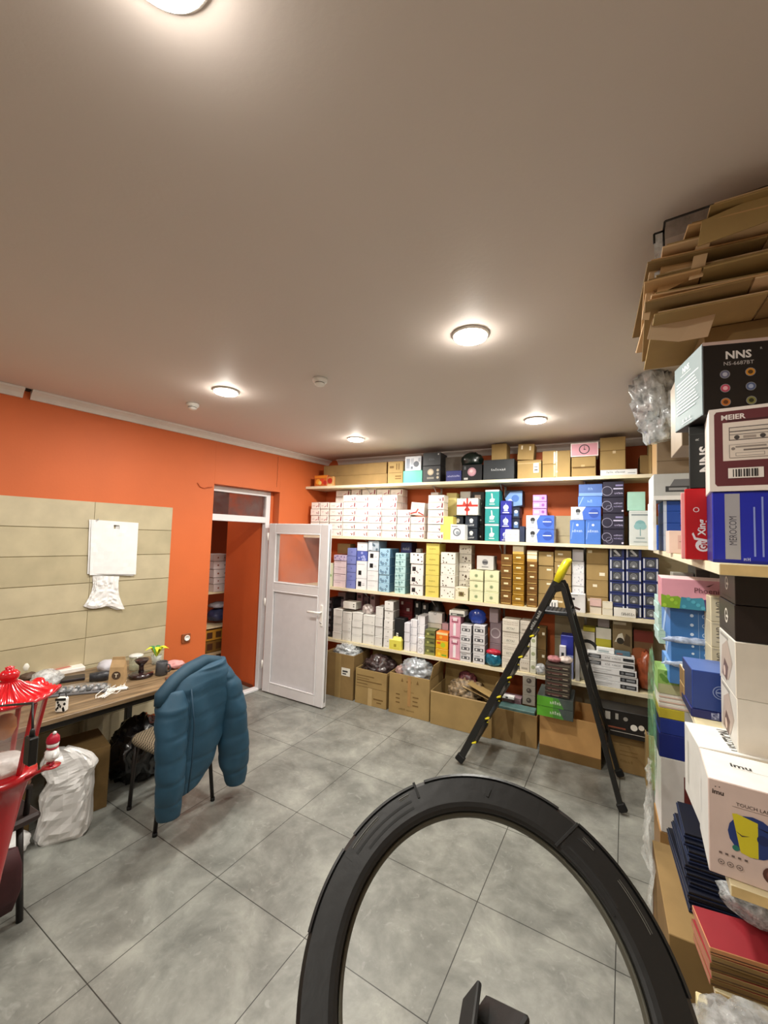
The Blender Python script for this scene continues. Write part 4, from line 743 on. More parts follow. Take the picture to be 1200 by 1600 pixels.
t, w, h = open_carton(508, 552, 1021, 3.89, .36, 'tall kraft carton with small white label next to the door edge', KRAFT2, [('r', .36, 0, .56, 1, KRAFT), ('r', .58, .52, .88, .70, '#efeadd'), ('r', .62, .6, .8, .64, '#444'), ('r', .62, .55, .75, .58, '#444')], 'l', cy=1060, hh=.47) if 0 else open_carton(508, 552, 1021, 3.89, .36, 'tall kraft carton with small white label next to the door edge', KRAFT2, [('r', .36, 0, .56, 1, KRAFT), ('r', .58, .52, .88, .70, '#efeadd'), ('r', .62, .6, .8, .64, '#444444'), ('r', .62, .55, .75, .58, '#444444')], '', cy=1060)
fill(t, w, h, .36, film('bubble', '#cfd4d6', .75, .1, .9, 40), 31, 'crumpled clear plastic wrap heaped in carton by the door', 'plastic_wrap', .04, cat='plastic wrap')
ST = [('r', .05, .80, .6, .83, KRAFTD), ('r', .05, .73, .45, .75, KRAFTD), ('r', .05, .66, .85, .69, KRAFTD), ('r', .05, .58, .4, .60, KRAFTD), ('r', .0, .5, 1, .51, KRAFTD), ('r', .42, .0, .55, .5, TAPE), ('r', .6, .2, .9, .24, KRAFTD), ('r', .7, .12, .85, .15, KRAFTD)]
t, w, h = open_carton(555, 604, 1048, 3.88, .38, 'open kraft carton with printed lines and upright back flap', KRAFT, ST, 'b', cy=1075)
fill(t, w, h, .38, mat('#3a2c2c', .3, 'dark_goods', var=.8, scale=40, coat=.4), 33, 'dark glossy packets heaped in the carton with printed lines', 'packets', .07, .5, 'packets')
b = B(); P = t.location; b.bar((P.x+.03, P.y-.05, h-.04), (P.x+.01, P.y-.02, h+.11), .03, .012, mat('#b59a6c', .6)); tag(b.build('wooden_stick'), 'flat wooden stick poking out of dark packets in carton', 'stick')
TX3 = [('t', 'FRAGILE', .5, .60, .05, .7, KRAFTD), ('p', [(.3, .82), (.36, .82), (.33, .92)], KRAFTD), ('p', [(.68, .82), (.74, .82), (.71, .92)], KRAFTD), ('r', .44, .82, .56, .86, KRAFTD), ('r', .18, .48, .28, .51, KRAFTD), ('r', .18, .38, .28, .41, KRAFTD), ('r', .18, .28, .28, .31, KRAFTD), ('r', .6, .48, .74, .51, KRAFTD), ('r', .6, .38, .72, .41, KRAFTD), ('r', .6, .28, .74, .31, KRAFTD), ('t', 'CARGO HANDLE', .45, .15, .045, .6, KRAFTD), ('r', .47, .25, .55, .97, '#ae8552')]
t, w, h = open_carton(607.5, 671, 1056, 3.86, .40, 'open kraft carton with two columns of dark print and silver bag', KRAFT, TX3, 'r', cy=1090)
b = B(); P = t.location; crumple(b, (P.x+.01, P.y-.02, h+.0), (.17, .14, .12), mat('#aab0b6', .22, 'silver_bag', var=.3, metal=.35, scale=12, coat=.4, bump=.6), 35, .35, 4, 2.6); tag(b.build('plastic_bag'), 'silvery crumpled plastic bag on top of printed carton', 'bag')
b = B(); crumple(b, (P.x-.14, P.y-.08, h+.0), (.06, .07, .05), mat('#a88a84', .3, 'pinkish_bag', var=.3, scale=20), 36, .35); tag(b.build('plastic_bag'), 'small pinkish plastic bag left of the silvery bag', 'bag')
t, w, h = open_carton(672, 768, 1089, 3.84, .42, 'wide open kraft carton left of the ladder full of packing scraps', KRAFT, [('r', .0, .97, 1, 1, '#d3b482')], 'br', cy=1120)
fill(t, w*.6, h, .42, mat('#7d6a50', .5, 'packing_scraps', var=.75, scale=35), 38, 'heap of torn packing scraps in the wide open carton', 'packing_scraps', .06, .5, 'packing scraps')
b = B(); P = t.location; crumple(b, (P.x-.01, P.y+.06, h+.07), (.09, .07, .075), mat('#4a2226', .4, 'wine_tinsel', var=.9, scale=55), 39, .5, 3, 4); tag(b.build('tinsel_ball'), 'dark wine red tinsel ball in the wide open carton', 'tinsel')
for i, (dx, a) in enumerate(((.12, .28), (.17, .36))):
    b = B(); b.box(-.13, .13, -.1, .1, 0, .006, KRAFT if i else TAPE, .001, T=Matrix.Translation((P.x+dx, P.y-.04-.03*i, h+.02+.035*i)) @ Matrix.Rotation(a, 4, 'Y') @ Matrix.Rotation(-.15, 4, 'X'))
    tag(b.build('cardboard_sheet'), ['lower', 'upper'][i]+' loose cardboard sheet leaning in the wide open carton', 'cardboard')
t, w, h = open_carton(769, 839, 1112, 3.87, .40, 'stained kraft carton behind the ladder step rail', KRAFT2, [('p', [(.3, 1), (.5, 1), (.46, .1), (.38, .25)], KRAFTD), ('p', [(.62, .0), (.78, .0), (.74, .45), (.66, .4)], KRAFTD)], '', cy=1140)
P = t.location
b = B(); b.box(-.19, .12, -.06, .06, 0, .05, mat('#5a7e7c', .4, 'teal_bag', var=.2, coat=.4), .004, T=Matrix.Translation((P.x+.05, P.y-.12, h-.03))); tag(b.build('blister_pack'), 'flat teal blister pack lying over the stained carton', 'pack')
for i, (dx, z, c, nm) in enumerate([(-.02, .02, '#9a7c84', 'pinkish brown flat box lying in the stained carton'), (.05, .02, '#6e6a60', 'upright grey box with dark round prints under shelf')]):
    if i == 0: pack('small_box', P.x-.14, P.x+.03, P.y-.03, .1, h-.01, h+.06, [('r', .1, .3, .5, .8, '#b9a0a4')], c, label=nm)
for i in range(3):
    pack('toy_box', P.x+.045, P.x+.155, P.y-.04, .12, h+.022+i*.088, h+.022+(i+1)*.088-.001, [('d', .5, .5, .26, '#4c4440'), ('d', .45, .55, .1, '#8c8478')], '#a39c90', '#3c3834', label='grey box with dark round print, %s of pile behind ladder' % ['bottom', 'middle', 'topmost'][i], group='grey round-print boxes behind the ladder')
pack('small_box', P.x-.13, P.x-.02, P.y-.1, .06, h+.062, h+.085, [('r', .3, .2, .5, .8, '#333333')], '#eeeeec', label='small white box tilted over the pinkish box behind ladder')
t, w, h = open_carton(843, 939, 1122, 3.80, .42, 'wide kraft carton under the green boxes, right of stained one', mat('#c79a60', .8, 'kraft', var=.1, scale=5), [('r', 0, .0, 1, .22, KRAFTD), ('p', [(.0, .22), (1, .2), (1, .23), (0, .25)], '#7d5a34')], '', cy=1150)
P = t.location; TRUCK = t
# green boxes and truck boxes protruding towards the viewer
x0, x1 = [ony(q, 1110, 3.66).x for q in (838.5, 895.5)]
zc = ony(868, 1124, 3.66).z; h2 = (ony(868, 1092, 3.66).z-zc)/2
zc = max(zc, h+.002)
GR = [('r', 0, 0, .45, 1, '#5fae2c'), ('p', [(.45, 0), (.75, 0), (.6, 1), (.45, 1)], '#4c8c38'), ('t', 'Turbo', .52, .5, .35, .3, '#dfe6d8')]
for i in range(2):
    pack('toy_box', x0, x1, 3.68, .30, zc+i*h2, zc+(i+1)*h2-GAP, GR, '#4a5552', '#2c302f', top='#3c4442', label='long green and grey toy box, %s, under the truck boxes' % ['lower', 'upper'][i])
x0, x1 = [ony(q, 1070, 3.72).x for q in (852, 886)]
za = zc+2*h2+.001; zb_ = ony(868, 1038, 3.72).z; hn = (zb_-za)/6
TR = [('r', .0, .85, 1, 1, '#6a6450'), ('r', .08, .3, .7, .62, '#5c3a34'), ('r', .12, .2, .6, .32, '#8a7a6c'), ('d', .25, .22, .12, '#1c1a18'), ('d', .6, .22, .12, '#1c1a18'), ('r', .72, .4, .92, .6, '#a89c88')]
for i in range(6):
    pack('toy_truck_box', x0, x1+.02, 3.70+.006*(i % 2), .26, za+i*hn, za+(i+1)*hn-GAP, TR, '#3f3630', '#232a26', label='dark box with toy truck picture, %s on the green boxes' % ordn(i, 6), group='toy truck boxes on the green boxes')
for i, (c, nm, dx) in enumerate([('#b87c80', 'pink and red sweets bag lying on top of toy truck boxes', -.03), ('#d8c8c0', 'pale sweets bag beside the pink one on truck boxes', .06)]):
    b = B(); crumple(b, (x0+.09+dx, 3.80+.03*i, zb_+.021), (.05, .06, .026), mat(c, .3, 'sweets_bag', var=.4, scale=30), 40+i, .3); tag(b.build('sweets_bag'), nm, 'bag')
t, w, h = open_carton(951, 1008, 1149, 3.86, .38, 'kraft carton with faint printed marks behind the ladder prop', KRAFT2, [('r', .3, .55, .8, .57, KRAFTD), ('r', .3, .45, .8, .47, KRAFTD), ('t', 'CN-47', .5, .3, .08, .6, KRAFTD), ('r', .3, .7, .6, .72, KRAFTD)], '', cy=1175)
P = t.location
BT = [('r', .0, .3, .5, .36, '#8a4a34'), ('r', .2, .18, .95, .2, '#c4beb4'), ('d', .66, .45, .12, '#e4e0d6'), ('d', .8, .5, .1, '#d6d0c4'), ('d', .9, .35, .08, '#c8c0b4'), ('r', .1, .6, .2, .9, '#b8b4ac'), ('r', .3, .65, .36, .88, '#a8a49c'), ('d', .5, .72, .08, '#8c8880')]
pack('toy_box', ony(938, 1130, 3.80).x, ony(1019, 1130, 3.80).x, 3.80, .2, h+.001, ony(980, 1113, 3.80).z, BT, '#15110f', '#0e0c0b', label='black toy set box with small white figures on right carton')
t, w, h = open_carton(1010, 1026, 1150, 3.70, .3, 'narrow kraft carton at the foot of the right shelves', KRAFT, [], '', cy=1180)

# ---------------------------------------------------------------- step ladder
BLK = mat('#121212', .35, 'black_steel', var=.05, coat=.2); YEL = mat('#e8d815', .4, 'yellow_plastic'); RUB = mat('#0c0c0c', .8, 'rubber')
lad = thing('step_ladder', 'black folding step ladder with yellow hand grip and yellow step ends', 'ladder', (-.45, 3.5, 0))
o0 = lad.location
def LP(x, y, z): return Vector((x-o0.x, y-o0.y, z))
yn, yf = 3.30, 3.72
foot_n, foot_f = Vector((-1.0, yn, .02)), Vector((-.99, yf, .02))
topg = onl and ony(871, 905, 3.36); top2 = ony(884, 878, 3.36)
def lerp(a, b, t): return a+(b-a)*t
tn = Vector((topg.x, 3.38, topg.z)); tf = Vector((topg.x+.0, 3.64, topg.z))
for nm, a, c in (('near', foot_n, tn), ('far', foot_f, tf)):
    b = B(); b.bar(LP(*a), LP(*c), .026, .052, BLK, up=Vector((1, 0, .4)), ch=.006)
    if nm == 'near':
        dd = (c-a)
        for q, s_ in ((.70, 'TRIOMAX'),):
            m0 = lerp(a, c, q)
        u = dd.normalized(); wv = Vector((u.z, 0, -u.x))
        b.art([('t', 'PROFI STEP', .5, .5, .6, .95, '#c9c9c4')], LP(*(lerp(a, c, .72)-Vector((0, .0145, 0))-wv*-.02)), u, -wv, .22, .035, (0, -1, 0), off=.0012)
    b.build('step_rail', lad, loc=(0, 0, 0))
    b = B(); b.bar(LP(*(a+Vector((-.006, 0, -.0)))), LP(*(a+(c-a)*.035)), .036, .07, RUB, up=Vector((1, 0, .4)), ch=.008)
    b.build('rubber_foot', lad, loc=(0, 0, 0))
# yellow grip (an arch joining both rails)
b = B(); g0 = LP(*tn); g1 = LP(*tf); e = Vector((top2.x-topg.x, 0, top2.z-topg.z))
b.tube([g0-e*.15, g0+e*.6, g0+e*.95+Vector((.004, .03, .0)), g0+e+Vector((.012, .09, 0)), g1+e+Vector((.012, -.09, 0)), g1+e*.95+Vector((.004, -.03, 0)), g1+e*.6, g1-e*.15], [.026, .028, .026, .023, .023, .026, .028, .026], YEL, 12); b.build('hand_grip', lad, loc=(0, 0, 0))
# steps
for i, (px, py) in enumerate([(740, 1161), (761, 1124), (779, 1091), (795, 1061), (812, 1029), (828, 996)]):
    q = (i+.8)/8.1
    zc_ = ony(px, py, yn).z; tq = (zc_-foot_n.z)/(tn.z-foot_n.z); A = lerp(foot_n, tn, tq); C = lerp(foot_f, tf, tq)
    b = B(); b.box(A.x-o0.x-.02, A.x-o0.x+.055, A.y-o0.y+.016, C.y-o0.y-.016, zc_-.012, zc_+.012, BLK, .004)
    st = b.build('step', lad, loc=(0, 0, 0))
    for yy in (A.y-o0.y-.014, C.y-o0.y-.012):
        b = B(); b.bar((A.x-o0.x+.018, yy+.012, zc_-.004), (A.x-o0.x+.052, yy+.012, zc_+.008), .026, .014, YEL, ch=.004)
        b.build('step_end', st, loc=(0, 0, 0))
# platform
pz = ony(860, 960, yn).z; tq = (pz-foot_n.z)/(tn.z-foot_n.z); A = lerp(foot_n, tn, tq)
xr_ = ony(896, 965, yn).x
b = B(); b.box(A.x-o0.x, xr_-o0.x, 3.40-o0.y, 3.62-o0.y, pz-.018, pz+.012, mat('#23262a', .5, 'platform'), .008)
for k in range(8): b.box(A.x-o0.x+.02+k*.028, A.x-o0.x+.03+k*.028, 3.42-o0.y, 3.60-o0.y, pz+.0125, pz+.016, RUB, .001)
b.build('platform', lad, loc=(0, 0, 0))
# rear props
pa = ony(879, 917, 3.36)
for yy, x1_, yf_ in ((3.37, .131, 3.27), (3.65, .133, 3.74)):
    a = Vector((pa.x, yy, pa.z)); c = Vector((x1_, yf_, .02))
    b = B(); b.bar(LP(*a), LP(*c), .022, .036, BLK, up=Vector((1, 0, .3)), ch=.005); b.build('rear_prop', lad, loc=(0, 0, 0))
    b = B(); b.bar(LP(*lerp(a, c, .965)), LP(*(c+Vector((.012, 0, 0)))), .032, .055, RUB, up=Vector((1, 0, .3)), ch=.008); b.build('rubber_foot', lad, loc=(0, 0, 0))
a = Vector((pa.x, 3.37, pa.z)); c = Vector((.131, 3.27, .02)); a2 = Vector((pa.x, 3.65, pa.z)); c2 = Vector((.133, 3.74, .02))
for q0, q1 in ((.12, .12), (.42, .42), (.78, .78), (.42, .78)):
    b = B(); b.tube([LP(*lerp(a, c, q0)), LP(*lerp(a2, c2, q1))], .009, BLK, 8); b.build('cross_brace', lad, loc=(0, 0, 0))
for yy in (3.375, 3.645):
    b = B(); b.bar(LP(pa.x-.06, yy, pa.z-.02), LP(pa.x+.01, yy, pa.z+.005), .03, .06, BLK, ch=.008); b.build('hinge', lad, loc=(0, 0, 0))
# ---------------------------------------------------------------- right-hand shelves
def tplank(name, label, y0, y1, z, th, xo=0, w=.46, cat='shelf'):
    b = B(); T = rotmat(TH, Vector((RX(y0)+xo, y0, z-th)))
    b.box(0, w-xo, 0, (y1-y0)/cos(TH), 0, th, WOOD, .0015, {'-x': EDGE, '-y': mat('#d9bd84', .6, 'raw_edge', var=.15)}, T=T)
    return tag(b.build(name), label, cat)
tplank('side_shelf', 'cream right-hand shelf board carrying the blue, red and maroon boxes', 1.27, 3.98, 1.767, .028)
tplank('side_shelf', 'cream right-hand shelf board under the tall blue and white box piles', 1.60, 3.98, 1.170, .026, .02)
tplank('side_shelf', 'raw wooden shelf board under the big white lamp box', 1.385, 2.02, .953, .028, .03)
tplank('side_shelf', 'low wooden shelf board under the red boards', 1.42, 1.57, .655, .02, .0)
b = B(); P = ony(1082, 1480, 1.40); b.box(.222, .245, 1.385, 1.412, 0, .64, mat('#d8cb9c', .6, 'upright', var=.1), .002)
tag(b.build('wooden_upright'), 'pale wooden upright post at the near end of right shelves', 'post')
b = B(); b.box(.66, .69, 1.3, 1.34, 0, 1.735, METAL, .003); b.box(.73, .76, 3.9, 3.94, 0, 1.735, METAL, .003)
struct(b.build('trim_6'))
def rb(name, label, px, pt, yc, w, d, z0, ang=0, art=(), la=(), col='#efece6', left=None, top=None, ztop=None, bottom=None, cat='box', group=None, rough=.42, seam=True, x=None, ta=(), noise_=.05, parent=None, ch=.002):
    """box whose near left vertical edge sits on pixel column px at depth yc"""
    zm = z0+.08
    X = ony(px, pt+15, yc).x if x is None else x
    zt = ony(px, pt, yc).z if ztop is None else ztop
    h = zt-z0; b = B(); m = mat(col, rough, 'paper', var=noise_) if isinstance(col, str) else col
    fm = {}
    if left: fm['-x'] = mat(left, rough, 'paper', var=noise_) if isinstance(left, str) else left
    if top: fm['+z'] = mat(top, rough, 'paper', var=noise_)
    b.box(0, w, 0, d, 0, h, m, ch, fm)
    b.art(list(art), (0, 0, 0), (1, 0, 0), (0, 0, 1), w, h, (0, -1, 0))
    b.art(list(la), (0, d, 0), (0, -1, 0), (0, 0, 1), d, h, (-1, 0, 0))
    b.art(list(ta), (0, 0, h), (1, 0, 0), (0, 1, 0), w, d, (0, 0, 1))
    o = b.build(name, loc=(X, yc, z0), rz=radians(ang)); tag(o, label, cat, group); o['top'] = zt; del o['top']
    return o, zt, X
R1 = 1.7675
LINES = [('r', .27+.052*k, .10, .282+.052*k, .78+.16*sin(k*2.1), '#8fa0e6') for k in range(13)]
o, zb1, xb1 = rb('stereo_box', 'royal blue box with white side text, lowest under the maroon radio box', 1112.5, 769, 1.35, .30, .2, R1, -6, [('r', 0, 0, 1, .04, '#141d8c'), ('r', .085, .05, .185, .97, '#a7a6ac'), ('tv', 'MEROCOM', .137, .45, .05, .4, '#3c3c48'), ('t', '@F', .225, .06, .05, .06, '#c9d0f2')]+LINES, col='#1a27b0', left='#121a70')
MA = [('r', 0, 0, 1, 1, '#efe6e0'), ('p', [(.035, .09), (.05, .06), (1, .06), (1, .96), (.05, .96), (.035, .93)], '#662a30'), ('r', .09, .36, .66, .82, '#e9ddd2'),
      ('tb', 'MEIER', .16, .885, .062, .3, '#f0e8e4'), ('r', .12, .83, .60, .845, '#3c161a'),
      ('r', .13, .60, .40, .76, '#5a5350'), ('r', .135, .61, .395, .75, '#ddd2c6'), ('r', .135, .70, .395, .712, '#5a5350'), ('r', .135, .665, .395, .672, '#5a5350'), ('d', .18, .635, .025, '#4a4442'), ('d', .34, .635, .025, '#4a4442'), ('r', .22, .62, .30, .65, '#a89c92'),
      ('r', .13, .39, .41, .55, '#8a807a'), ('r', .134, .395, .406, .545, '#e2d6ca'), ('r', .17, .41, .35, .45, '#8a807a'), ('r', .174, .415, .346, .445, '#e2d6ca'), ('r', .22, .47, .38, .49, '#7a706a'), ('r', .17, .51, .36, .53, '#9a9088'), ('d', .155, .50, .018, '#8a807a'), ('d', .385, .51, .02, '#8a807a'),
      ('r', .12, .15, .34, .27, '#efe8e2')]+[('r', .15+.0165*k, .165, .157+.0165*k+.003*(k % 3), .255, '#2c2626') for k in range(10)]+[('t', 'CE', .40, .23, .05, .08, '#e6dcd8'), ('r', .38, .175, .43, .185, '#b89a98')]+[('r', .455, .41+.024*k, .60, .418+.024*k, '#6a5f5a') for k in range(16)]+[('t', 'KS-1588 RADIO', .84, .5, .12, .25, '#e9ddd2')]
o, zb2, xb2 = rb('radio_box', 'maroon and white radio box with line drawings and barcode', 1107.5, 641, 1.345, .31, .2, zb1+.001, -7, MA, col='#efe6e0', left='#e6dcd4')
def ic(u, v, c, c2): return [('d', u, v, .058, '#8f8f92'), ('d', u, v, .05, c), ('d', u, v, .028, c2)]
NA = [('r', 0, .955, 1, 1, '#c9b0a8'), ('tb', 'NNS', .26, .80, .11, .3, '#e9e4e2'), ('t', 'R', .42, .86, .03, .03, '#b0b0b0'), ('t', 'NS-6687BT', .26, .685, .05, .34, '#c9c2c0')]
NA += ic(.16, .54, '#6c6c88', '#b9b9c8')+ic(.34, .55, '#d8922c', '#5a3c14')+ic(.16, .35, '#c84a66', '#f0b8c4')+ic(.34, .355, '#5a6a94', '#b0bcd8')+ic(.16, .16, '#c8742a', '#6a3812')+ic(.34, .165, '#8a8a4c', '#33331c')
NA += [('o', .66, .40, .31, .03, '#a86a54'), ('d', .66, .40, .27, '#3a1c16'), ('r', .48, .38, .86, .42, '#6a3a2c'), ('r', .62, .2, .66, .62, '#7c4636')]
NL = [('r', .02, .02, .98, .98, '#7d9094'), ('tb', 'NNS', .45, .87, .09, .5, '#e6edee'), ('r', .25, .79, .62, .80, '#dfe6e8')]+[('r', .1, .70-.052*k, .88-.12*((k*3) % 4)/3, .718-.052*k, '#dfe8ea') for k in range(10)]+[('d', .35+.12*k, .10, .018, '#e6edee') for k in range(3)]+[('r', .3, .05, .65, .06, '#d0d8da')]
o, zb3, xb3 = rb('radio_box', 'black radio box with six round icons and grey-blue side', 1097.5, 536, 1.395, .32, .2, zb2+.001, 11, NA, NL, '#17100f', '#75888c', top='#c9b0a8')
o, zr, xr0 = rb('audio_box', 'glossy red box with white brand script between pink sleeve and blue box', 1069.5, 764, 1.50, .092, .26, R1, -9.5, [('d', .46, .20, .085, '#f2ecea'), ('tvb', 'Gu', .46, .20, .22, .12, '#b01420'), ('tvb', 'Xing', .46, .45, .26, .4, '#f2ecea'), ('o', .30, .70, .035, .01, '#f0d8d8'), ('r', .80, .1, 1, .7, '#8c3a6c'), ('p', [(.18, .36), (.24, .28), (.62, .24), (.60, .28), (.28, .31), (.22, .38)], '#f0e4e4')], col='#c01420', left='#e8b4b0', rough=.25)  # purple strip at the right is a reflection painted as print
o, zr2, _ = rb('radio_box', 'black upright box with brand letters turned sideways on the red box', 1076, 667, 1.50, .082, .24, zr+.001, -9, [('tvb', 'NNS', .48, .46, .36, .55, '#e8e6e4'), ('tv', 'R', .25, .78, .10, .05, '#c0c0c0'), ('r', .0, .86, 1, .875, '#2d302f')], col='#181b1b', left='#202423', rough=.35)
# blue stack with the car radio box, further back
zs = [ony(1028, q, 3.1).z for q in (836, 817, 799, 783)]
z0 = R1
for i in range(4):
    rb('speaker_box', 'deep blue box with dotted edge, %s in the recess below radio box' % ordn(i, 4), 1029, 0, 3.1, .175, .25, z0, 0, [('d', .5, .8, .05, '#12245c'), ('d', .85, .5, .04, '#12245c'), ('r', .0, .0, .1, 1, '#c9d6f0')], col='#2450b0', left='#3a6cc8', ztop=zs[i], group='deep blue boxes in the recess'); z0 = zs[i]+.001
b = B(); X = ony(1020, 790, 3.05).x; b.box(X, X+.018, 3.05, 3.35, R1, z0+.0, mat('#e9ebee', .4), .002); tag(b.build('display_panel'), 'thin white upright board left of the deep blue boxes', 'board')
o, zc1, _ = rb('radio_box', 'pale grey box picturing a black car radio', 1021, 741, 3.05, .285, .28, z0+.002, 0, [('r', .22, .3, .86, .52, '#3a3c40'), ('p', [(.3, .52), (.8, .52), (.72, .78), (.38, .78)], '#73767c'), ('r', .28, .36, .6, .46, '#9a9da2'), ('r', 0, 0, 1, .16, '#eef0f1')], col='#c3c8ca', left='#e9ebec')
o, zc2, _ = rb('shipping_carton', 'brown-grey carton with crease resting on the car radio box', 1026, 680, 3.07, .26, .26, zc1+.001, 0, [('r', 0, .32, 1, .34, '#6d5a44'), ('r', 0, .92, 1, 1, '#a89478')], col='#8f7d66', left='#a8875a')
rb('small_box', 'pinkish cream carton with printed panel in front of the blue boxes', 1045, 829, 2.4, .09, .1, R1, 0, [('r', .4, .2, .8, .8, '#dcb4ac'), ('r', .45, .5, .75, .54, '#b0807c')], col='#ecd0c4', left='#e6c8b8')
rb('slim_box', 'slim pink sleeve standing beside the red box', 1063.5, 770, 1.53, .012, .22, R1, -9, [], col='#dc9a9c', left='#e8b4b0')
for i in range(3):
    rb('speaker_box', 'bright blue box edge, %s at the shelf corner' % ordn(i, 3), 1019.5, 0, 3.5, .07, .2, R1+.06*i, 0, [('r', .3, .2, .5, .8, '#c8d8f4')], col='#2c5cc0', left='#3d74d4', ztop=R1+.06*(i+1)-.001)
kc = lambda *a, **k: None
o = pack('shipping_carton', ony(1016, 710, YF+.0).x, ony(1016, 710, YF).x+.17, YF+.02, .25, SZ[3]+.001, ony(1020, 676, YF).z, [('r', .06, 0, .1, 1, KRAFTD), ('r', 0, .7, 1, .72, KRAFTD)], KRAFT, label='kraft carton at the far right end of the highest shelf')
# clear crumpled bag on the carton
b = B(); P = ony(1029, 634, 2.75); crumple(b, (P.x+.01, 2.80, P.z-.01), (.11, .12, .25), mat('#c3c8cb', .15, 'bubble_wrap', var=.45, metal=.12, scale=26, bump=1.0, coat=.8), 51, .5, 4, 3.4, Mx=Matrix.Rotation(-.25, 3, 'Y') @ Matrix.Rotation(.1, 3, 'X'))
tag(b.build('plastic_bag'), 'big crumpled clear plastic bag bulging from the right shelves under the ceiling', 'bag')
o, zk, _ = rb('shipping_carton', 'grey-brown carton behind the black radio box, under the flattened cartons', 1064, 580, 1.79, .3, .25, zr2+.002, 0, [('r', .0, .85, .3, 1, TAPE)], col='#85745c', left='#8d7c66', ztop=2.455)
# flattened cartons
KR = [KRAFT, KRAFT2, mat('#d3b288', .75, 'kraft', var=.1, scale=4), mat('#c49c6a', .8, 'kraft', var=.1, scale=5)]
FLW = ['lowest', 'second lowest', 'third lowest', 'fourth lowest', 'fifth lowest', 'sixth lowest', 'seventh lowest', 'second highest', 'topmost']
def sheet(b, P, m, th=.0045):
    P = [Vector(p) for p in P]; n = (P[1]-P[0]).cross(P[2]-P[1]).normalized()*th; V = P+[p+n for p in P]; N = len(P)
    b.add(V, [tuple(range(N-1, -1, -1)), tuple(range(N, 2*N))]+[(k, (k+1) % N, N+(k+1) % N, N+k) for k in range(N)], m)
q = random.Random(11); z = 2.520
LX = [.150, .122, .140, .118, .150, .125, .160, .215, .26]; FY_ = [1.47, 1.43, 1.44, 1.40, 1.42, 1.38, 1.36, 1.33, 1.31]
for i in range(9):
    w = q.uniform(.44, .50); d = q.uniform(.42, .5); c = q.uniform(.3, .6)
    T = Matrix.Translation((LX[i], FY_[i], z)) @ Matrix.Rotation(radians(q.uniform(-4, 2)), 4, 'Z') @ Matrix.Rotation(q.uniform(-.01, .02), 4, 'Y')
    t = thing('flattened_carton', 'flattened brown carton, %s of the heap close to the ceiling' % FLW[i], 'cardboard', (LX[i], FY_[i], z), 0, 'flattened cartons on the right shelves')
    o_ = Vector((LX[i], FY_[i], z)); b = B(); TL_ = Matrix.Translation(-o_) @ T
    b.box(0, w*c-.002, 0, d, 0, .0055, KR[i % 4], .0015, T=TL_); b.box(w*c+.002, w, q.uniform(0, .03), d, 0, .0055, KR[(i+1) % 4], .0015, T=TL_)
    b.box(.01, w*.9, .004, d*.9, .0065, .0115, KR[(i+2) % 4], .0012, T=TL_)
    b.build('carton_board', t, loc=(0, 0, 0))
    b = B()
    if i == 0: sheet(b, [ony(1042, 412, 1.47)-o_, ony(1152, 392, 1.47)-o_, ony(1106, 526, 1.56)-o_, ony(1060, 534, 1.57)-o_, ony(1011, 530, 1.56)-o_], mat('#c9ae8c', .7, 'kraft_pale', var=.08, scale=3)); b.build('flap', t, loc=(0, 0, 0))
    if i == 1: sheet(b, [ony(1016, 418, 1.42)-o_, ony(1030, 412, 1.42)-o_, ony(1014, 500, 1.50)-o_, ony(1003, 500, 1.50)-o_], KR[2]); b.build('flap', t, loc=(0, 0, 0))
    if i == 3: sheet(b, [ony(1036, 398, 1.40)-o_, ony(1087, 378, 1.40)-o_, ony(1078, 436, 1.44)-o_, ony(1026, 462, 1.45)-o_], KR[3]); b.build('flap', t, loc=(0, 0, 0))
    if i == 5: sheet(b, [ony(1090, 372, 1.38)-o_, ony(1112, 368, 1.38)-o_, ony(1098, 432, 1.42)-o_, ony(1076, 438, 1.42)-o_], KR[2]); b.build('flap', t, loc=(0, 0, 0))
    if i == 7: sheet(b, [ony(1097, 345, 1.33)-o_, ony(1200, 300, 1.33)-o_, ony(1200, 345, 1.34)-o_, ony(1090, 385, 1.34)-o_], KR[0]); b.build('flap', t, loc=(0, 0, 0))
    z += .0225+q.uniform(0, .003)
b = B(); k = mat('#0e0b0a', .3, 'black_rim')
ra, rb_, rc, rd, re = onz(1022, 366, 2.757), onz(1037, 361, 2.757), onz(1039, 346, 2.765), onz(1200, 291, 2.765), onz(1300, 257, 2.765)
for pl in ([ra, rb_], [rb_, rc], [rc, rd, re], [ra, ra-Vector((0, 0, .03))], [rb_, rb_-Vector((0, 0, .06))]): b.tube(pl, .0032, k, 6)
b.add([rc, re, re-Vector((0, 0, .05)), rc-Vector((0, 0, .055))], [(0, 1, 2, 3)], film('lid', '#6f6660', .5, .2, .2, 8))
b.add([ra, rb_, rb_-Vector((0, 0, .14)), ra-Vector((0, 0, .16))], [(0, 1, 2, 3)], film('bubble', '#d8dcde', .85, .08, 1.0, 28))
tag(b.build('storage_container'), 'thin black-rimmed clear plastic lid on top of flattened cartons', 'container')
b = B(); b.box(.30, .62, 1.62, 1.95, 0, .06, KRAFT2, .002); o = b.build('shipping_carton'); o.location.z = 2.456; tag(o, 'low carton propping up the heap of flattened cartons', 'box')

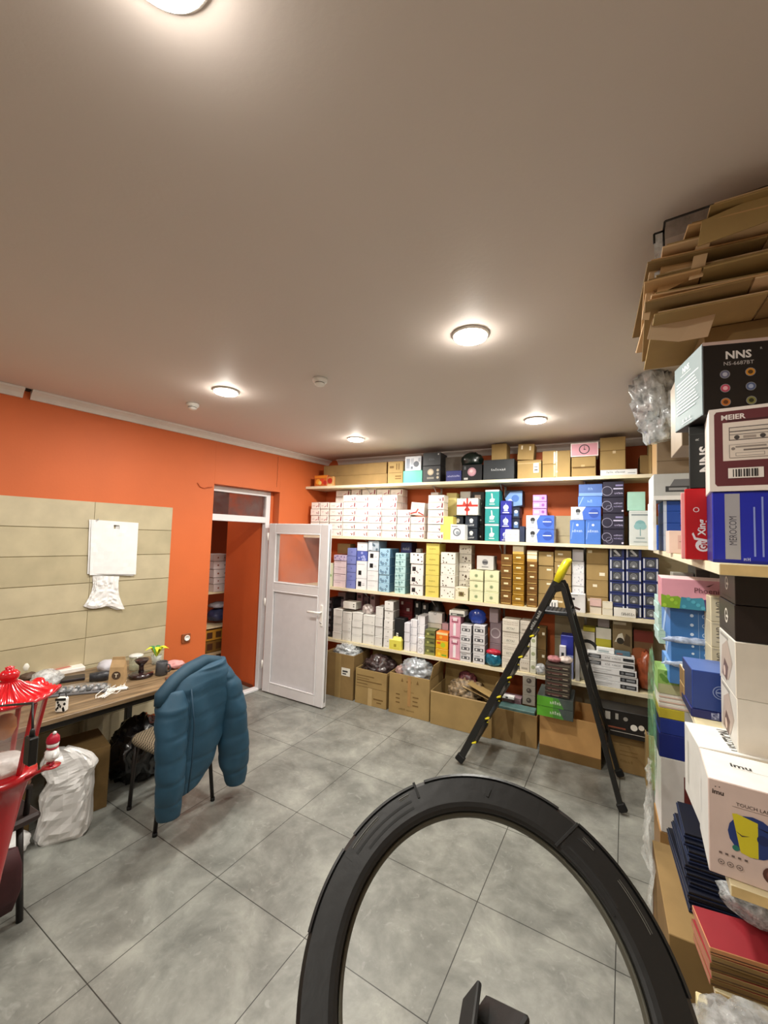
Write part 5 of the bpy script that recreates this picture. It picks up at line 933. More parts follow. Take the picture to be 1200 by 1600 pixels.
# ---- middle level
R2 = 1.1705
zt = ony(1152, 1092, 1.64).z; zt2 = ony(1152, 1003, 1.64).z
PL = [('p', [(.1, .1), (.6, .15), (.85, .55), (.55, .9), (.2, .7)], '#a89a90'), ('p', [(.2, .15), (.5, .1), (.6, .4), (.35, .5)], '#5f4a44'), ('d', .35, .25, .10, '#c8b4a8'), ('r', .1, .9, .6, .95, '#8f8c86')]
rb('appliance_box', 'large white box with grey photo side, lower of two at the right edge', 1152, 1092, 1.64, .28, .25, R2, -3, [], PL, '#e6e0d4', '#c8c6bf', top='#efece4', x=.370, ztop=zt)
rb('appliance_box', 'large white box with brown hair photo side, below the black boxes', 1152, 1003, 1.64, .28, .25, zt+.001, -3, [], PL, '#e2dbce', '#c2c0b9', top='#efece4', x=.368, ztop=zt2)
zt3 = ony(1152, 946, 1.64).z
GB = [('d', .72, .25, .035, '#b9b2a8'), ('d', .42, .25, .03, '#b9b2a8'), ('r', .56, .22, .58, .28, '#8a8078')]
GL = [('o', .5, .55, .22, .06, '#cfc9bd'), ('r', .48, .5, .62, .57, '#cfc9bd'), ('r', .2, .12, .8, .15, '#3a352c')]
rb('gift_box', 'near-black box with pale swirl logo, lower of the pair under the shelf', 1152, 946, 1.645, .28, .25, zt2+.001, -3, GB, GL, '#1d110d', '#3b342c', x=.370, ztop=zt3)
rb('gift_box', 'near-black box with pale swirl logo, directly below the shelf edge', 1152, 893, 1.645, .28, .25, zt3+.001, -3, GB, GL, '#1c100c', '#39322a', x=.372, ztop=1.733)
o, zj, _ = rb('gift_box', 'dark navy box with lettering, under the lighter navy emblem box', 1080, 1106, 1.93, .17, .2, R2, 0, [('tvb', 'HSZL', .42, .55, .14, .8, '#aab4dc'), ('tv', 'beauty', .62, .5, .06, .7, '#8a94c4')], [], '#141f66', '#0f1748')
o, zj2, _ = rb('gift_box', 'navy box with round silver emblem and JC letters', 1081, 1046, 1.93, .17, .2, zj+.001, 0, [('o', .5, .5, .17, .02, '#8fa0cc'), ('o', .5, .5, .11, .02, '#8fa0cc'), ('tb', 'JC', .86, .5, .12, .2, '#b4c0e0'), ('r', .42, .48, .58, .52, '#8fa0cc')], [], '#24408c', '#16285e', top='#5a76b8')
BL = [('d', .38, .8, .05, '#c9dcf2'), ('d', .38, .5, .05, '#c9dcf2'), ('d', .38, .2, .05, '#c9dcf2'), ('o', .6, .8, .07, .02, '#b4cce8'), ('o', .6, .5, .07, .02, '#b4cce8'), ('o', .6, .2, .07, .02, '#b4cce8'), ('r', .49, .1, .495, .9, '#a8c4e4'), ('r', .68, .1, .685, .9, '#8fb0d6')]
z0 = R2
tops = [ony(1054, q, 2.33).z for q in (1036, 998, 949)]
for i in range(3):
    o, z0_, _ = rb('mug_box', 'mid-blue box with two rows of tiny icons, %s of shrink-wrapped pile' % ordn(i, 3), [1050, 1054, 1052][i], 0, 2.33, .215, .26, z0, [0, -2, 1][i], BL, [('p', [(.1, 0), (.3, 0), (.7, 1), (.5, 1)], '#9dbce4')], '#3a70b0', '#4a80c4', ztop=tops[i]-.003, top='#6f9cd0', x=[.285, .292, .29][i]); z0 = tops[i]
b = B(); 
for i, zz_ in enumerate((tops[1], tops[0])):
    crumple(b, (.385, 2.33, zz_-.004), (.11, .012, .016), film('wrap', '#c4d4f0', .8, .06, .8, 30), 60+i, .5, 3, 3)
tag(b.build('shrink_wrap'), 'shiny torn shrink wrap between the mid-blue icon boxes', 'plastic wrap')
n_ = 7
z1 = ony(1020, 933, 3.2).z
for i in range(n_):
    rb('soap_box', 'pale aqua box, %s of the slim aqua pile left of blue boxes' % ordn(i, n_), 1019, 0, 3.2, .09, .24, R2+(z1-R2)*i/n_, 0, [('r', .1, .4, .8, .46, '#9fc8c4')], [], '#b4d6d2', '#c0dedb', ztop=R2+(z1-R2)*(i+1)/n_-.001, x=.338-.005*(i % 2))
FL = [('p', [(0, 0), (.22, 0), (.24, .35), (.2, .42), (.1, .38), (0, .45)], '#7fa82a'), ('p', [(.22, 0), (.52, 0), (.52, .3), (.48, .42), (.36, .38), (.24, .4)], '#3a86a0'), ('p', [(.52, 0), (1, 0), (1, .26), (.9, .33), (.75, .3), (.6, .4), (.5, .36)], '#463066')]
FL += [('d', .04+.045*k, .08+.1*((k*3) % 4), .06, ['#a4c83c', '#8fbc34'][k % 2]) for k in range(4)]+[('d', .27+.055*k, .08+.09*((k*3) % 4), .06, '#4fa4bc') for k in range(5)]+[('d', .56+.08*k, .06+.08*((k*3) % 3), .05, '#583c80') for k in range(5)]
FL += [('t', 'Phoenix', .56, .66, .17, .36, '#6a3a44'), ('p', [(.52, .8), (.62, .92), (.56, .8)], '#6a3a44'), ('r', .45, .56, .68, .565, '#9a606a')]
rb('flower_box', 'pink box with dark script and green, blue and purple flowers', 1033, 903, 2.30, .315, .24, tops[2]+.001, -3, FL, [], '#dc9cac', '#d08c9c', top='#f0d8dc')
CT = [('tv', 'LAMP', .45, .5, .4, .6, '#7a7468'), ('r', .1, .9, .9, .94, '#c9c0a8')]
z0 = zj2*0+R2; zz2 = ony(1112, 932, 2.2).z
for i in range(4):
    rb('product_box', 'narrow cream box with dark letters, %s behind the navy boxes' % ordn(i, 4), 1111, 0, 2.21, .07, .2, R2+(zz2-R2)*i/4, 0, CT, [], '#e2d8b8', '#cfc6a8', ztop=R2+(zz2-R2)*(i+1)/4-.001, x=ony(1111, 1000, 2.21).x+.0)
z0 = R2
for i in range(2):
    rb('product_box', 'dull green-grey box, %s in the shade under the upper shelf' % ['lower', 'upper'][i], 0, 0, 2.65, .20, .2, R2+.27*i, 0, [('r', .02, .1, .3, .9, '#3c3c38')], [], '#6d6c5e', '#4e4d44', ztop=R2+.27*(i+1)-.001, x=.44)
rb('product_box', 'small pale grey box in the shade above the pink flower box', 0, 0, 2.66, .09, .1, R2, 0, [], [], '#8e8d84', ztop=1.66, x=.345)
for i in range(2):
    rb('shipping_carton', 'small kraft box, %s of a pair left of the navy boxes' % ['lower', 'upper'][i], 1053, 0, 2.08, .055, .1, R2+.065*i-.0, 0, [], [], KRAFT, KRAFTD, top='#efe6d4', ztop=R2+.065*(i+1)-.001, x=.302)
# ---- big lamp boxes
R3 = .954
LT = 1.192
IM = [('tb', 'imu', .10, .87, .05, .3, '#3a2c28'), ('d', .075, .925, .006, '#3a2c28'), ('d', .115, .93, .006, '#3a2c28'), ('t', 'TOUCH LAMP', .46, .80, .035, .3, '#4a3a36'), ('r', .24, .765, .6, .769, '#8a7a74'),
      ('d', .44, .50, .21, '#233a7a'), ('p', [(.31, .69), (.34, .70), (.47, .66), (.47, .30), (.42, .29), (.36, .31)], '#d8cc2c'), ('p', [(.33, .52), (.37, .49), (.42, .50), (.37, .475)], '#4a3a2c'), ('d', .50, .50, .05, '#1c2c60'), ('p', [(.46, .62), (.6, .56), (.56, .60)], '#151a2c'), ('d', .33, .34, .03, '#2c7a6a'),
      ('d', .62, .17, .09, '#5a3630'), ('d', .62, .17, .06, '#7c4c44')]+[('r', .10+.062*k, .235, .13+.062*k, .255, '#6a5a56') for k in range(5)]+[('o', .12+.09*k, .15, .028, .006, '#6a5a56') for k in range(3)]+[('r', .11+.09*k, .145, .13+.09*k, .155, '#4a3a36') for k in range(3)]
def usc(it, k=.62):
    if it[0] == 'r': return ('r', it[1]*k, it[2], it[3]*k)+it[4:]
    if it[0] == 'p': return ('p', [(.27+(u-.44)*.95 if True else u, v) for u, v in it[1]], it[2])
    if it[0] in ('d', 'o'): return (it[0], (.27+(it[1]-.44)*.95) if it[2] > .3 and it[2] < .8 else it[1]*k)+it[2:]
    return it[:2]+(it[2]*k,)+it[3:]
IM = [usc(i_) for i_ in IM]
rb('lamp_box', 'big white box showing yellow mug lamp, on the wooden board end', 1105, 1216, 1.41, .33, .19, R3, -4, IM, [('r', .2, .3, .24, .7, '#d9d9d6')], '#d9c4bc', '#d8d8d5', top='#f0eeea', ta=[('tb', 'imu', .26, .62, .12, .3, '#3a3a3a'), ('r', .2, .52, .5, .525, '#8a8a8a')], ztop=LT, x=.255)
rb('lamp_box', 'white lamp box with grey lettering on its top, behind the mug box', 1086, 1170, 1.62, .30, .2, R3, 2, [], [('r', .2, .2, .3, .8, '#b9b9b4')], '#dcdad4', '#d4d4d0', top='#f0eee8', ta=[('tvb', 'LISHTION', .35, .5, .14, .8, '#4a4a46'), ('tvb', 'LAMP', .62, .5, .12, .5, '#5a5a56')], ztop=LT-.006, x=.272)
# ---- pile next to the aisle, below the middle level
z0 = 0
fa = [('shipping_carton', 'plain kraft carton at the base of the aisle pile', '#a07b4c', '#8e6c42', .46),
      ('lamp_box', 'white box with maroon lamp photo in the aisle pile', '#dedad6', '#e6e3e0', ony(1040, 1184, 2.40).z),
      ('gift_box', 'lower navy box of two on the maroon photo box', '#1c2a78', '#141c54', ony(1036, 1146, 2.40).z),
      ('gift_box', 'upper navy box of two on the maroon photo box', '#22368c', '#141c54', ony(1036, 1122, 2.40).z),
      ('food_box', 'yellow and grey box on the navy boxes beside aisle', '#c8b83a', '#a89c34', ony(1036, 1106, 2.40).z)]
for i, (nm, lb, c, l_, zt_) in enumerate(fa):
    a = []
    if i == 1: a = [('r', .45, .1, .95, .8, '#6a2c2a'), ('r', .5, .08, .9, .2, '#8a8078'), ('r', .5, -.0, .8, .06, '#4a4a4a')]
    if i == 4: a = [('r', .5, 0, 1, 1, '#b9b9b8')]
    rb(nm, lb, 1038, 0, 2.40, .20 if i else .25, .24, z0, 0, a, [('d', .6, .6, .1, '#2c1c10')] if i == 0 else [], c, l_, ztop=zt_, top='#e6e4ea' if i == 1 else None, x=.250+.005*(i % 2)); z0 = zt_+.001
for k in range(3):
    rb('booklet_box', 'thin white striped box, %s on the yellow-grey box' % ['lowest', 'middle', 'top'][k], 0, 0, 2.40, .14, .2, z0, 0, [('r', 0, .2, 1, .4, '#e2b8a8')], [], '#ece8de', '#dcd8ce', ztop=z0+.022, x=.25); z0 += .0228
rb('tea_box', 'light green leafy box on thin striped boxes beside the aisle', 0, 0, 2.40, .12, .16, z0, 0, dots('#5d8c34', 3, 9, .1)+[('r', 0, 0, 1, .4, '#b4b48a')], [('p', [(0, 0), (1, .1), (1, 1), (0, .9)], '#a4c87c')], '#8fb45c', '#7ca04c', ztop=z0+.11, x=.248)
b = B(); crumple(b, (.232, 2.50, .93), (.012, .14, .34), film('wrapper', '#8fd4a0', .22, .1, .8, 22), 71, .3, 3, 2.5, flat_bottom=False); tag(b.build('plastic_sheet'), 'green-tinted clear plastic hanging beside the aisle pile', 'plastic wrap')
b = B(); NX, NZ = 12, 22; vs = []
for j in range(NZ+1):
    for i in range(NX+1):
        u_, v_ = i/NX, j/NZ; yy = 1.98+.30*u_+.05*sin(v_*5); zz_ = .86-.50*v_*(1-.25*u_)
        vs.append((.178+.030*noise.noise(Vector((u_*3, v_*4, 1)))+.016*noise.noise(Vector((u_*9, v_*11, 4)))+.03*(1-v_)*u_, yy+.02*noise.noise(Vector((v_*6, u_*2, 7))), zz_))
b.add(vs, [(j*(NX+1)+i, j*(NX+1)+i+1, (j+1)*(NX+1)+i+1, (j+1)*(NX+1)+i) for j in range(NZ) for i in range(NX)], film('wrapper', '#e4e8e5', .30, .08, 1.0, 12), True)
tag(b.build('plastic_sheet'), 'loose clear plastic sheet hanging over the brown floor carton', 'plastic wrap')
# navy flat boxes, stepped
b = None; q = random.Random(5)
rb('shipping_carton', 'brown floor carton below the stepped navy folders', 0, 0, 1.64, .30, .46, 0, 0, [('r', 0, .62, 1, .63, KRAFTD), ('p', [(0, .3), (1, .2), (1, .22), (0, .32)], KRAFTD)], [('r', .02, 0, .1, 1, '#5a3c20')], KRAFT2, KRAFTD, ztop=.585, x=.192)
z0 = .586
for i in range(10):
    yn_ = 1.76+.017*i+q.uniform(-.008, .008); xn = .258+.002*i+q.uniform(-.006, .008); th = .0165
    b = B(); T = rotmat(radians(q.uniform(-3, 3)), Vector((xn, yn_, z0)))
    b.box(0, .30+.012*((9-i) % 4), 0, 2.14-yn_, 0, th*.42, mat('#121a30' if i < 6 else '#18223e', .35, 'navy_card', var=.1), .001, {'-x': mat('#3a4560', .5, 'navy_side')}, T=T)
    b.box(.004, .295+.012*((9-i) % 4), .004, 2.135-yn_, th*.45, th-.001, mat('#0c1020', .4, 'navy_card2', var=.1), .001, {'-x': mat('#46526e', .5, 'navy_side')}, T=T)
    tag(b.build('folder_box'), 'thin navy folder box, %s of the stepped pile' % (ORD[i] if i < 7 else ['third from top', 'second from top', 'topmost'][i-7]), 'folder', 'stepped pile of thin navy boxes'); z0 += th
# red boards
z0 = .656; RK = [('lowest', KRAFTD), ('second lowest', KRAFT2), ('third lowest', KRAFTD), ('second highest', KRAFT2), ('topmost', mat('#c48a5c', .6, 'board_edge'))]
for i, (nm, m_) in enumerate(RK):
    b = B(); T = rotmat(radians(7+(i % 3)-1), Vector((.256+.003*(i % 2), 1.425, z0))); b.box(0, .36, 0, .135, 0, .0185, m_, .0015, {'+z': mat('#8f1d28', .5, 'red_cover', var=.05), '-x': mat('#b0705a', .5, 'red_edge')}, T=T)
    b.box(.001, .359, -.0012, .001, .006, .008, mat('#4a3420', .8), .0004, T=T)
    tag(b.build('red_board'), 'red-topped brown board, %s of the flat pile' % nm, 'board', 'red-topped boards in a flat pile'); z0 += .0195
b = B(); crumple(b, (.42, 1.60, .955-.10), (.1, .06, .05), film('bubble', '#cfd4d6', .75, .1, .9, 40), 81, .4); o = b.build('plastic_wrap'); o.location.z = z0+.002; tag(o, 'white crumpled wrap behind the red boards', 'plastic wrap')
BP = ony(1165, 1650, 1.27); zc_ = BP.z-.06
b = B(); crumple(b, (BP.x+.02, 1.27, BP.z), (.115, .09, .085), film('bag', '#b9bcbc', .42, .06, .7, 24), 82, .2, 4, 2.2); o = b.build('plastic_bag'); o.location.z = zc_+.001; tag(o, 'large shiny clear plastic bag at the bottom right corner', 'bag')
b = B(); b.box(.24, .60, 1.12, 1.38, 0, zc_, KRAFTD, .003); b.art([('r', .1, .4, .9, .45, KRAFT)], (.24, 1.12, 0), (1, 0, 0), (0, 0, 1), .36, zc_, (0, -1, 0)); tag(b.build('shipping_carton'), 'brown carton under the large shiny clear bag', 'box')

# ---------------------------------------------------------------- bags on the tile panel
BAGW = mat('#f2f1f1', .3, 'white_polythene', var=.03, coat=.2)
def wallbag(name, label, pxs, o0, dip, waves, seed, n=3):
    """thin bags hanging flat on the left wall; pxs = 4 corner pixels (tl,tr,br,bl)"""
    C = [onl(*p) for p in pxs]; t = thing(name, label, 'bag', LW((C[0][0]+C[1][0])/2, 0.014, C[2][1]))
    for L in range(n):
        b = B(); q = random.Random(seed+L); NX, NZ = 16, 14; off = o0+L*.007; ph = q.uniform(0, 6)
        vs = []; sh = (-.022+.012*L, q.uniform(-.012, .008)) if L < n-1 else (0, 0)
        for back in (0, 1):
            for j in range(NZ+1):
                v = j/NZ
                for i in range(NX+1):
                    u = i/NX
                    sa = C[0][0]*(1-u)+C[1][0]*u; sb = C[3][0]*(1-u)+C[2][0]*u; za = C[0][1]*(1-u)+C[1][1]*u; zb = C[3][1]*(1-u)+C[2][1]*u
                    s = sa*(1-v)+sb*v+sh[0]; z = za*(1-v)+zb*v+sh[1]*(1 if v > .5 else 0)
                    if waves: s += .5*waves*(u-.5)*sin(v*3.14)*-1; z += .012*sin(u*9+ph)*v
                    oo = off+.003*sin(u*7+ph+v*2)+.010*v*(.5+.5*sin(u*5+L*2))+(.022 if waves else .006)*abs(noise.noise(Vector((u*4+L, v*5, seed))))
                    vs.append(LW(s, oo-(.0035 if back else 0), z)-t.location)
        N = (NX+1)*(NZ+1); fs = []
        for k in (0, 1):
            for j in range(NZ):
                for i in range(NX):
                    if not waves and j == 1 and i in (7, 8): continue
                    a = k*N+j*(NX+1)+i; f = (a, a+1, a+NX+2, a+NX+1); fs.append(f if k else f[::-1])
        rim = [i for i in range(NX+1)]+[j*(NX+1)+NX for j in range(1, NZ+1)]+[NZ*(NX+1)+i for i in range(NX-1, -1, -1)]+[j*(NX+1) for j in range(NZ-1, 0, -1)]
        for i in range(len(rim)): a, c = rim[i], rim[(i+1) % len(rim)]; fs.append((a, c, c+N, a+N))
        b.add(vs, fs, BAGW, False); b.build('bag_sheet', t, loc=(0, 0, 0))
    return t
wallbag('bag_bundle', 'upper bundle of white carrier bags with handle slot on tiled wall', [(143, 812), (214, 817), (209, 897), (140, 896)], .018, 1, 0, 3)
wallbag('bag_bundle', 'lower crumpled bundle of white bags on the tiled wall', [(148, 899), (184, 900), (192, 949), (134, 946)], .018, 1, .10, 9)
b = B(); s, z = onl(145, 811); b.tube([LW(s+.02, .006, z-.005), LW(s+.02, .05, z-.008), LW(s+.02, .055, z+.004)], .003, METAL, 6); tag(b.build('wall_nail'), 'metal nail holding upper white bags on the tiled wall', 'nail')
# ---------------------------------------------------------------- table
ZT_ = .70
WT = bpy.data.materials.new('table_walnut'); WT.use_nodes = True; nt = WT.node_tree; bs = nt.nodes['Principled BSDF']; tc = nt.nodes.new('ShaderNodeTexCoord'); mp = nt.nodes.new('ShaderNodeMapping'); mp.inputs['Scale'].default_value = (26, 1.6, 6); mp.inputs['Rotation'].default_value = (0, 0, -LANG)
nz = nt.nodes.new('ShaderNodeTexNoise'); nz.inputs['Scale'].default_value = 2; nz.inputs['Detail'].default_value = 8; rp = nt.nodes.new('ShaderNodeValToRGB'); rp.color_ramp.elements[0].color = rgb('#5f4c36')+(1,); rp.color_ramp.elements[1].color = rgb('#9a8162')+(1,); rp.color_ramp.elements[0].position = .35; rp.color_ramp.elements[1].position = .68
nt.links.new(tc.outputs['Object'], mp.inputs['Vector']); nt.links.new(mp.outputs['Vector'], nz.inputs['Vector']); nt.links.new(nz.outputs['Fac'], rp.inputs['Fac']); nt.links.new(rp.outputs['Color'], bs.inputs['Base Color']); bs.inputs['Roughness'].default_value = .42
tb = thing('work_table', 'long walnut-look table with black metal legs along the tiled wall', 'table', LW(1.0, .5, 0)); tb.rotation_euler = (0, 0, LANG)
sT0, sT1, oT0, oT1 = .10-1.0, 1.74-1.0, .06-.5, .90-.5
b = B(); b.box(oT0, oT1, sT0, sT1, ZT_-.028, ZT_, WT, .003); b.build('table_top', tb, loc=(0, 0, 0))
BM = mat('#17130f', .4, 'black_metal')
for s_ in (sT0+.1, sT1-.16):
    for o_ in (oT0+.05, oT1-.05):
        b = B(); b.box(o_-.022, o_+.022, s_-.022, s_+.022, 0, ZT_-.07, BM, .003); b.build('leg', tb, loc=(0, 0, 0))
b = B()
for s_ in (sT0+.1, sT1-.16): b.box(oT0+.05, oT1-.05, s_-.02, s_+.02, ZT_-.07, ZT_-.029, BM, .003)
for o_ in (oT0+.05, oT1-.05): b.box(o_-.02, o_+.02, sT0+.12, sT1-.18, ZT_-.07, ZT_-.029, BM, .003)
b.build('apron_frame', tb, loc=(0, 0, 0))
def tp(px, py, z=ZT_): return onz(px, py, z)+Vector((0, 0, .001))
# objects on the table
P = tp(183, 1073)
t = thing('paper_bag', 'brown paper bag with dark round T emblem standing on the table', 'bag', P, radians(42))
b = B(); vs = []
for k, (w, d, z) in enumerate([(.072, .03, 0), (.074, .032, .08), (.07, .026, .14), (.066, .004, .185), (.06, .003, .205)]):
    vs.append([Vector((-w/1.6, -d, z)), Vector((w/1.6, -d, z)), Vector((w/1.6, d, z)), Vector((-w/1.6, d, z))])
loft(b, vs, mat('#b3946a', .7, 'brown_paper', var=.12, scale=20), smooth=False); b.build('bag_body', t, loc=(0, 0, 0))
b = B(); b.art([('d', .5, .55, .23, '#4a3828'), ('tb', 'T', .5, .55, .22, .5, '#e8dcc4')], (-.045, -.034, .02), (1, 0, 0), (0, .03, 1), .09, .12, (0, -1, .05)); b.build('emblem', t, loc=(0, 0, 0))
P = tp(220, 1057)
t = thing('coffee_stand', 'dark wooden goblet stand on a round dark tray', 'stand', P); DKW = mat('#2b1a1c', .25, 'dark_wood', coat=.5)
b = B(); b.lathe([(.075, 0), (.082, .006), (.082, .022), (.06, .03), (.02, .034)], DKW, 28); b.build('tray', t, loc=(0, 0, 0))
b = B(); b.lathe([(.02, .034), (.016, .06), (.018, .085), (.035, .10), (.05, .125), (.046, .128), (.03, .11), (.0001, .105)], DKW, 24); b.build('goblet', t, loc=(0, 0, 0))
P = tp(252, 1054)
t = thing('mug', 'dark grey mug with handle near the table end', 'mug', P); GR_ = mat('#4b4c50', .35, 'grey_glaze')
b = B(); b.lathe([(.034, 0), (.042, .004), (.041, .095), (.038, .098), (.036, .094), (.034, .012), (.0001, .01)], GR_, 28); b.build('cup', t, loc=(0, 0, 0))
b = B(); b.tube([(.038, .012, .08), (.062, .02, .078), (.072, .024, .055), (.062, .02, .028), (.04, .013, .022)], .006, GR_, 8); b.build('handle', t, loc=(0, 0, 0))
P = tp(240, 1040)+Vector((-.03, .04, 0))
t = thing('artificial_plant', 'small artificial plant with yellow and green leaves in clear pot', 'plant', P)
b = B(); b.lathe([(.03, 0), (.042, .07), (.040, .07), (.028, .003), (.0001, .003)], film('clear', '#dfe8e4', .4, .1, .1, 10), 20); b.build('pot', t, loc=(0, 0, 0))
for k in range(9):
    a = k*2.4; b = B(); u = Vector((cos(a), sin(a), 0)); r_ = .07+.02*(k % 3); v_ = Vector((-u.y, u.x, 0))*.018
    p0 = Vector((0, 0, .05)); p1 = u*r_*.5+Vector((0, 0, .125+.01*(k % 3))); p2 = u*r_+Vector((0, 0, .13-.01*(k % 2)))
    b.add([p0, p1-v_, p2, p1+v_, p1+Vector((0, 0, .004))], [(0, 1, 4), (1, 2, 4), (2, 3, 4), (3, 0, 4)], mat(['#c9dc2c', '#3f8a4c', '#e0e83a'][k % 3], .4, 'leaf'), False); b.build('leaf', t, loc=(0, 0, 0))
P = tp(278, 1044); b = B(); crumple(b, (P.x-.04, P.y, ZT_+.024), (.07, .06, .028), mat('#d99a98', .8, 'pink_cloth', var=.1), 91, .35); tag(b.build('cloth'), 'crumpled pink cloth at the far end of the table', 'cloth')
P = tp(275, 1060); b = B(); b.box(-.06, .06, -.035, .035, 0, .014, mat('#6f4630', .5, 'brown_wood', var=.2), .004, T=rotmat(1.2, Vector((P.x, P.y-.01, ZT_+.001)))); b.box(-.02, .02, -.02, .02, .0145, .024, mat('#8a5a3c', .5), .003, T=rotmat(1.2, Vector((P.x, P.y-.01, ZT_+.001)))); tag(b.build('wooden_block'), 'small flat brown wooden block near the mug', 'block')
P = tp(205, 1050); t = thing('drinking_glass', 'clear greenish glass jar behind the paper bag', 'glass', P+Vector((-.03, .05, 0)))
b = B(); b.lathe([(.04, 0), (.048, .01), (.05, .10), (.046, .10), (.044, .012), (.0001, .01)], film('clear', '#d6dcc0', .35, .08, .1, 10), 24); b.build('jar', t, loc=(0, 0, 0))
b = B(); b.lathe([(.05, .101), (.05, .112), (.03, .118), (.0001, .119)], mat('#dcdcd6', .4), 24); b.build('lid', t, loc=(0, 0, 0))
P = tp(168, 1052); b = B(); crumple(b, (P.x-.05, P.y+.02, ZT_+.04), (.07, .06, .045), mat('#c6c4cc', .5, 'lilac_white', var=.1), 92, .2); tag(b.build('napkin_pack'), 'white-lilac pack lying behind the brown paper bag', 'pack')
P = tp(95, 1052); b = B(); b.box(-.06, .06, -.14, .14, 0, .035, mat('#efe9e2', .5), .006, T=rotmat(LANG-.1, Vector((P.x, P.y, ZT_+.001)))); b.art([('r', .3, .2, .8, .8, '#c2786c')], Vector((P.x-.05, P.y-.1, ZT_+.036)), (1, 0, 0), (0, 1, 0), .09, .2, (0, 0, 1)); tag(b.build('bread_pack'), 'white and red flat pack by the wall on the table', 'pack')
P = tp(105, 1062); b = B(); b.box(-.05, .05, -.09, .09, 0, .02, mat('#241c20', .4, 'dark_card', var=.4, scale=40), .004, T=rotmat(LANG-.3, Vector((P.x+.03, P.y, ZT_+.001)))); tag(b.build('small_box'), 'flat dark patterned box before the white-red pack', 'box')
# blister-wrapped tray
P = tp(125, 1082); T = rotmat(LANG-.55, Vector((P.x, P.y, ZT_+.001)))
t = thing('wrapped_tray', 'long clear-wrapped tray of small silver items on the table', 'tray', (P.x, P.y, ZT_+.001), LANG-.55)
b = B(); b.box(-.05, .05, -.16, .16, 0, .015, mat('#77777c', .4, 'tray', var=.2), .004); b.build('tray_base', t, loc=(0, 0, 0))
b = B()
for i in range(8):
    for j in range(3): b.lathe([(.014, .0155), (.015, .03), (.008, .036), (.0001, .037)], mat(['#8d8d90', '#3a3c40', '#b4b4b8'][(i+j) % 3], .3, metal=.4), 10, c=(-.032+.032*j, -.135+.038*i, 0))
b.build('silver_items', t, loc=(0, 0, 0))
b = B(); crumple(b, (0, 0, .03), (.06, .172, .024), film('wrap', '#d4dade', .16, .05, .8, 30), 93, .15); b.build('wrap', t, loc=(0, 0, 0))
P = tp(150, 1066); b = B(); b.tube([(P.x-.03, P.y-.03, ZT_+.035), (P.x+.01, P.y+.06, ZT_+.035), (P.x+.03, P.y+.11, ZT_+.034)], [.03, .034, .02], mat('#35373c', .35, 'dark_mesh', var=.5, scale=60), 12); tag(b.build('cable_roll'), 'dark rolled bundle beside the clear-wrapped tray', 'roll')
P = tp(72, 1072); b = B(); crumple(b, (P.x, P.y, ZT_+.05), (.09, .085, .055), film('bubble', '#dfe2e4', .7, .1, .8, 26), 94, .3); tag(b.build('plastic_bag'), 'white translucent plastic bag behind the lantern roof on table', 'bag')
# cables
CW = mat('#efeeea', .4, 'white_cable')
q = random.Random(3)
c0 = tp(168, 1080)
for k in range(3):
    b = B(); pts = []; a = q.uniform(0, 6)
    for i in range(22):
        a += q.uniform(-.9, .9); r_ = .04+.06*abs(sin(i*.7+k))
        pts.append(Vector((c0.x+r_*cos(a+k)+.02*k, c0.y+1.3*r_*sin(a)+.02*(k-1), ZT_+.004+.012*abs(sin(i*.9+k))+.003*k)))
    pp = []
    for i in range(len(pts)-1): pp += [pts[i], (pts[i]+pts[i+1])/2+Vector((.004, 0, .003))]
    b.tube(pp, .0022, CW, 5); b.tube([pts[-1], pts[-1]+Vector((.02, -.015, 0))], .006, CW, 8)
    tag(b.build('charging_cable'), 'white charging cable in the tangle before the paper bag', 'cable', 'tangled white charging cables')
for (px, py, L_, a, lb) in [(133, 1083, .11, .9, 'flat white plug strip left of the cable tangle'), (183, 1078, .12, .9, 'white power bank in front of the paper bag')]:
    P = tp(px, py); b = B(); b.box(-L_/2, L_/2, -.018, .018, 0, .012, CW, .004, T=rotmat(a, Vector((P.x, P.y, ZT_+.0005)))); b.box(L_/2, L_/2+.008, -.008, .008, .003, .009, METAL, .001, T=rotmat(a, Vector((P.x, P.y, ZT_+.0005)))); tag(b.build('charger'), lb, 'charger')
# cow pattern pouch at the table edge
P = tp(96, 1112); t = thing('pouch', 'black and white cow-pattern pouch at the front table edge', 'pouch', P, radians(40))
b = B(); b.box(-.028, .028, -.02, .02, 0, .085, mat('#ece9e4', .6), .008)
q = random.Random(8)
for _ in range(9): 
    u, v = q.uniform(.1, .9), q.uniform(.1, .75); b.art([('p', [(u+.13*q.uniform(.6, 1.2)*cos(k), v+.12*q.uniform(.6, 1.2)*sin(k)) for k in (0, 1, 2, 3.1, 4.1, 5.2)], '#121212')], (-.028, -.02, 0), (1, 0, 0), (0, 0, 1), .056, .085, (0, -1, 0))
b.art([('r', 0, .82, 1, 1, '#181818')], (-.028, -.02, 0), (1, 0, 0), (0, 0, 1), .056, .085, (0, -1, 0)); b.build('pouch_body', t, loc=(0, 0, 0))
b = B(); b.tube([(-.02, 0, .083), (-.015, 0, .11), (.015, 0, .11), (.02, 0, .083)], .003, BLACK, 6); b.build('strap', t, loc=(0, 0, 0))
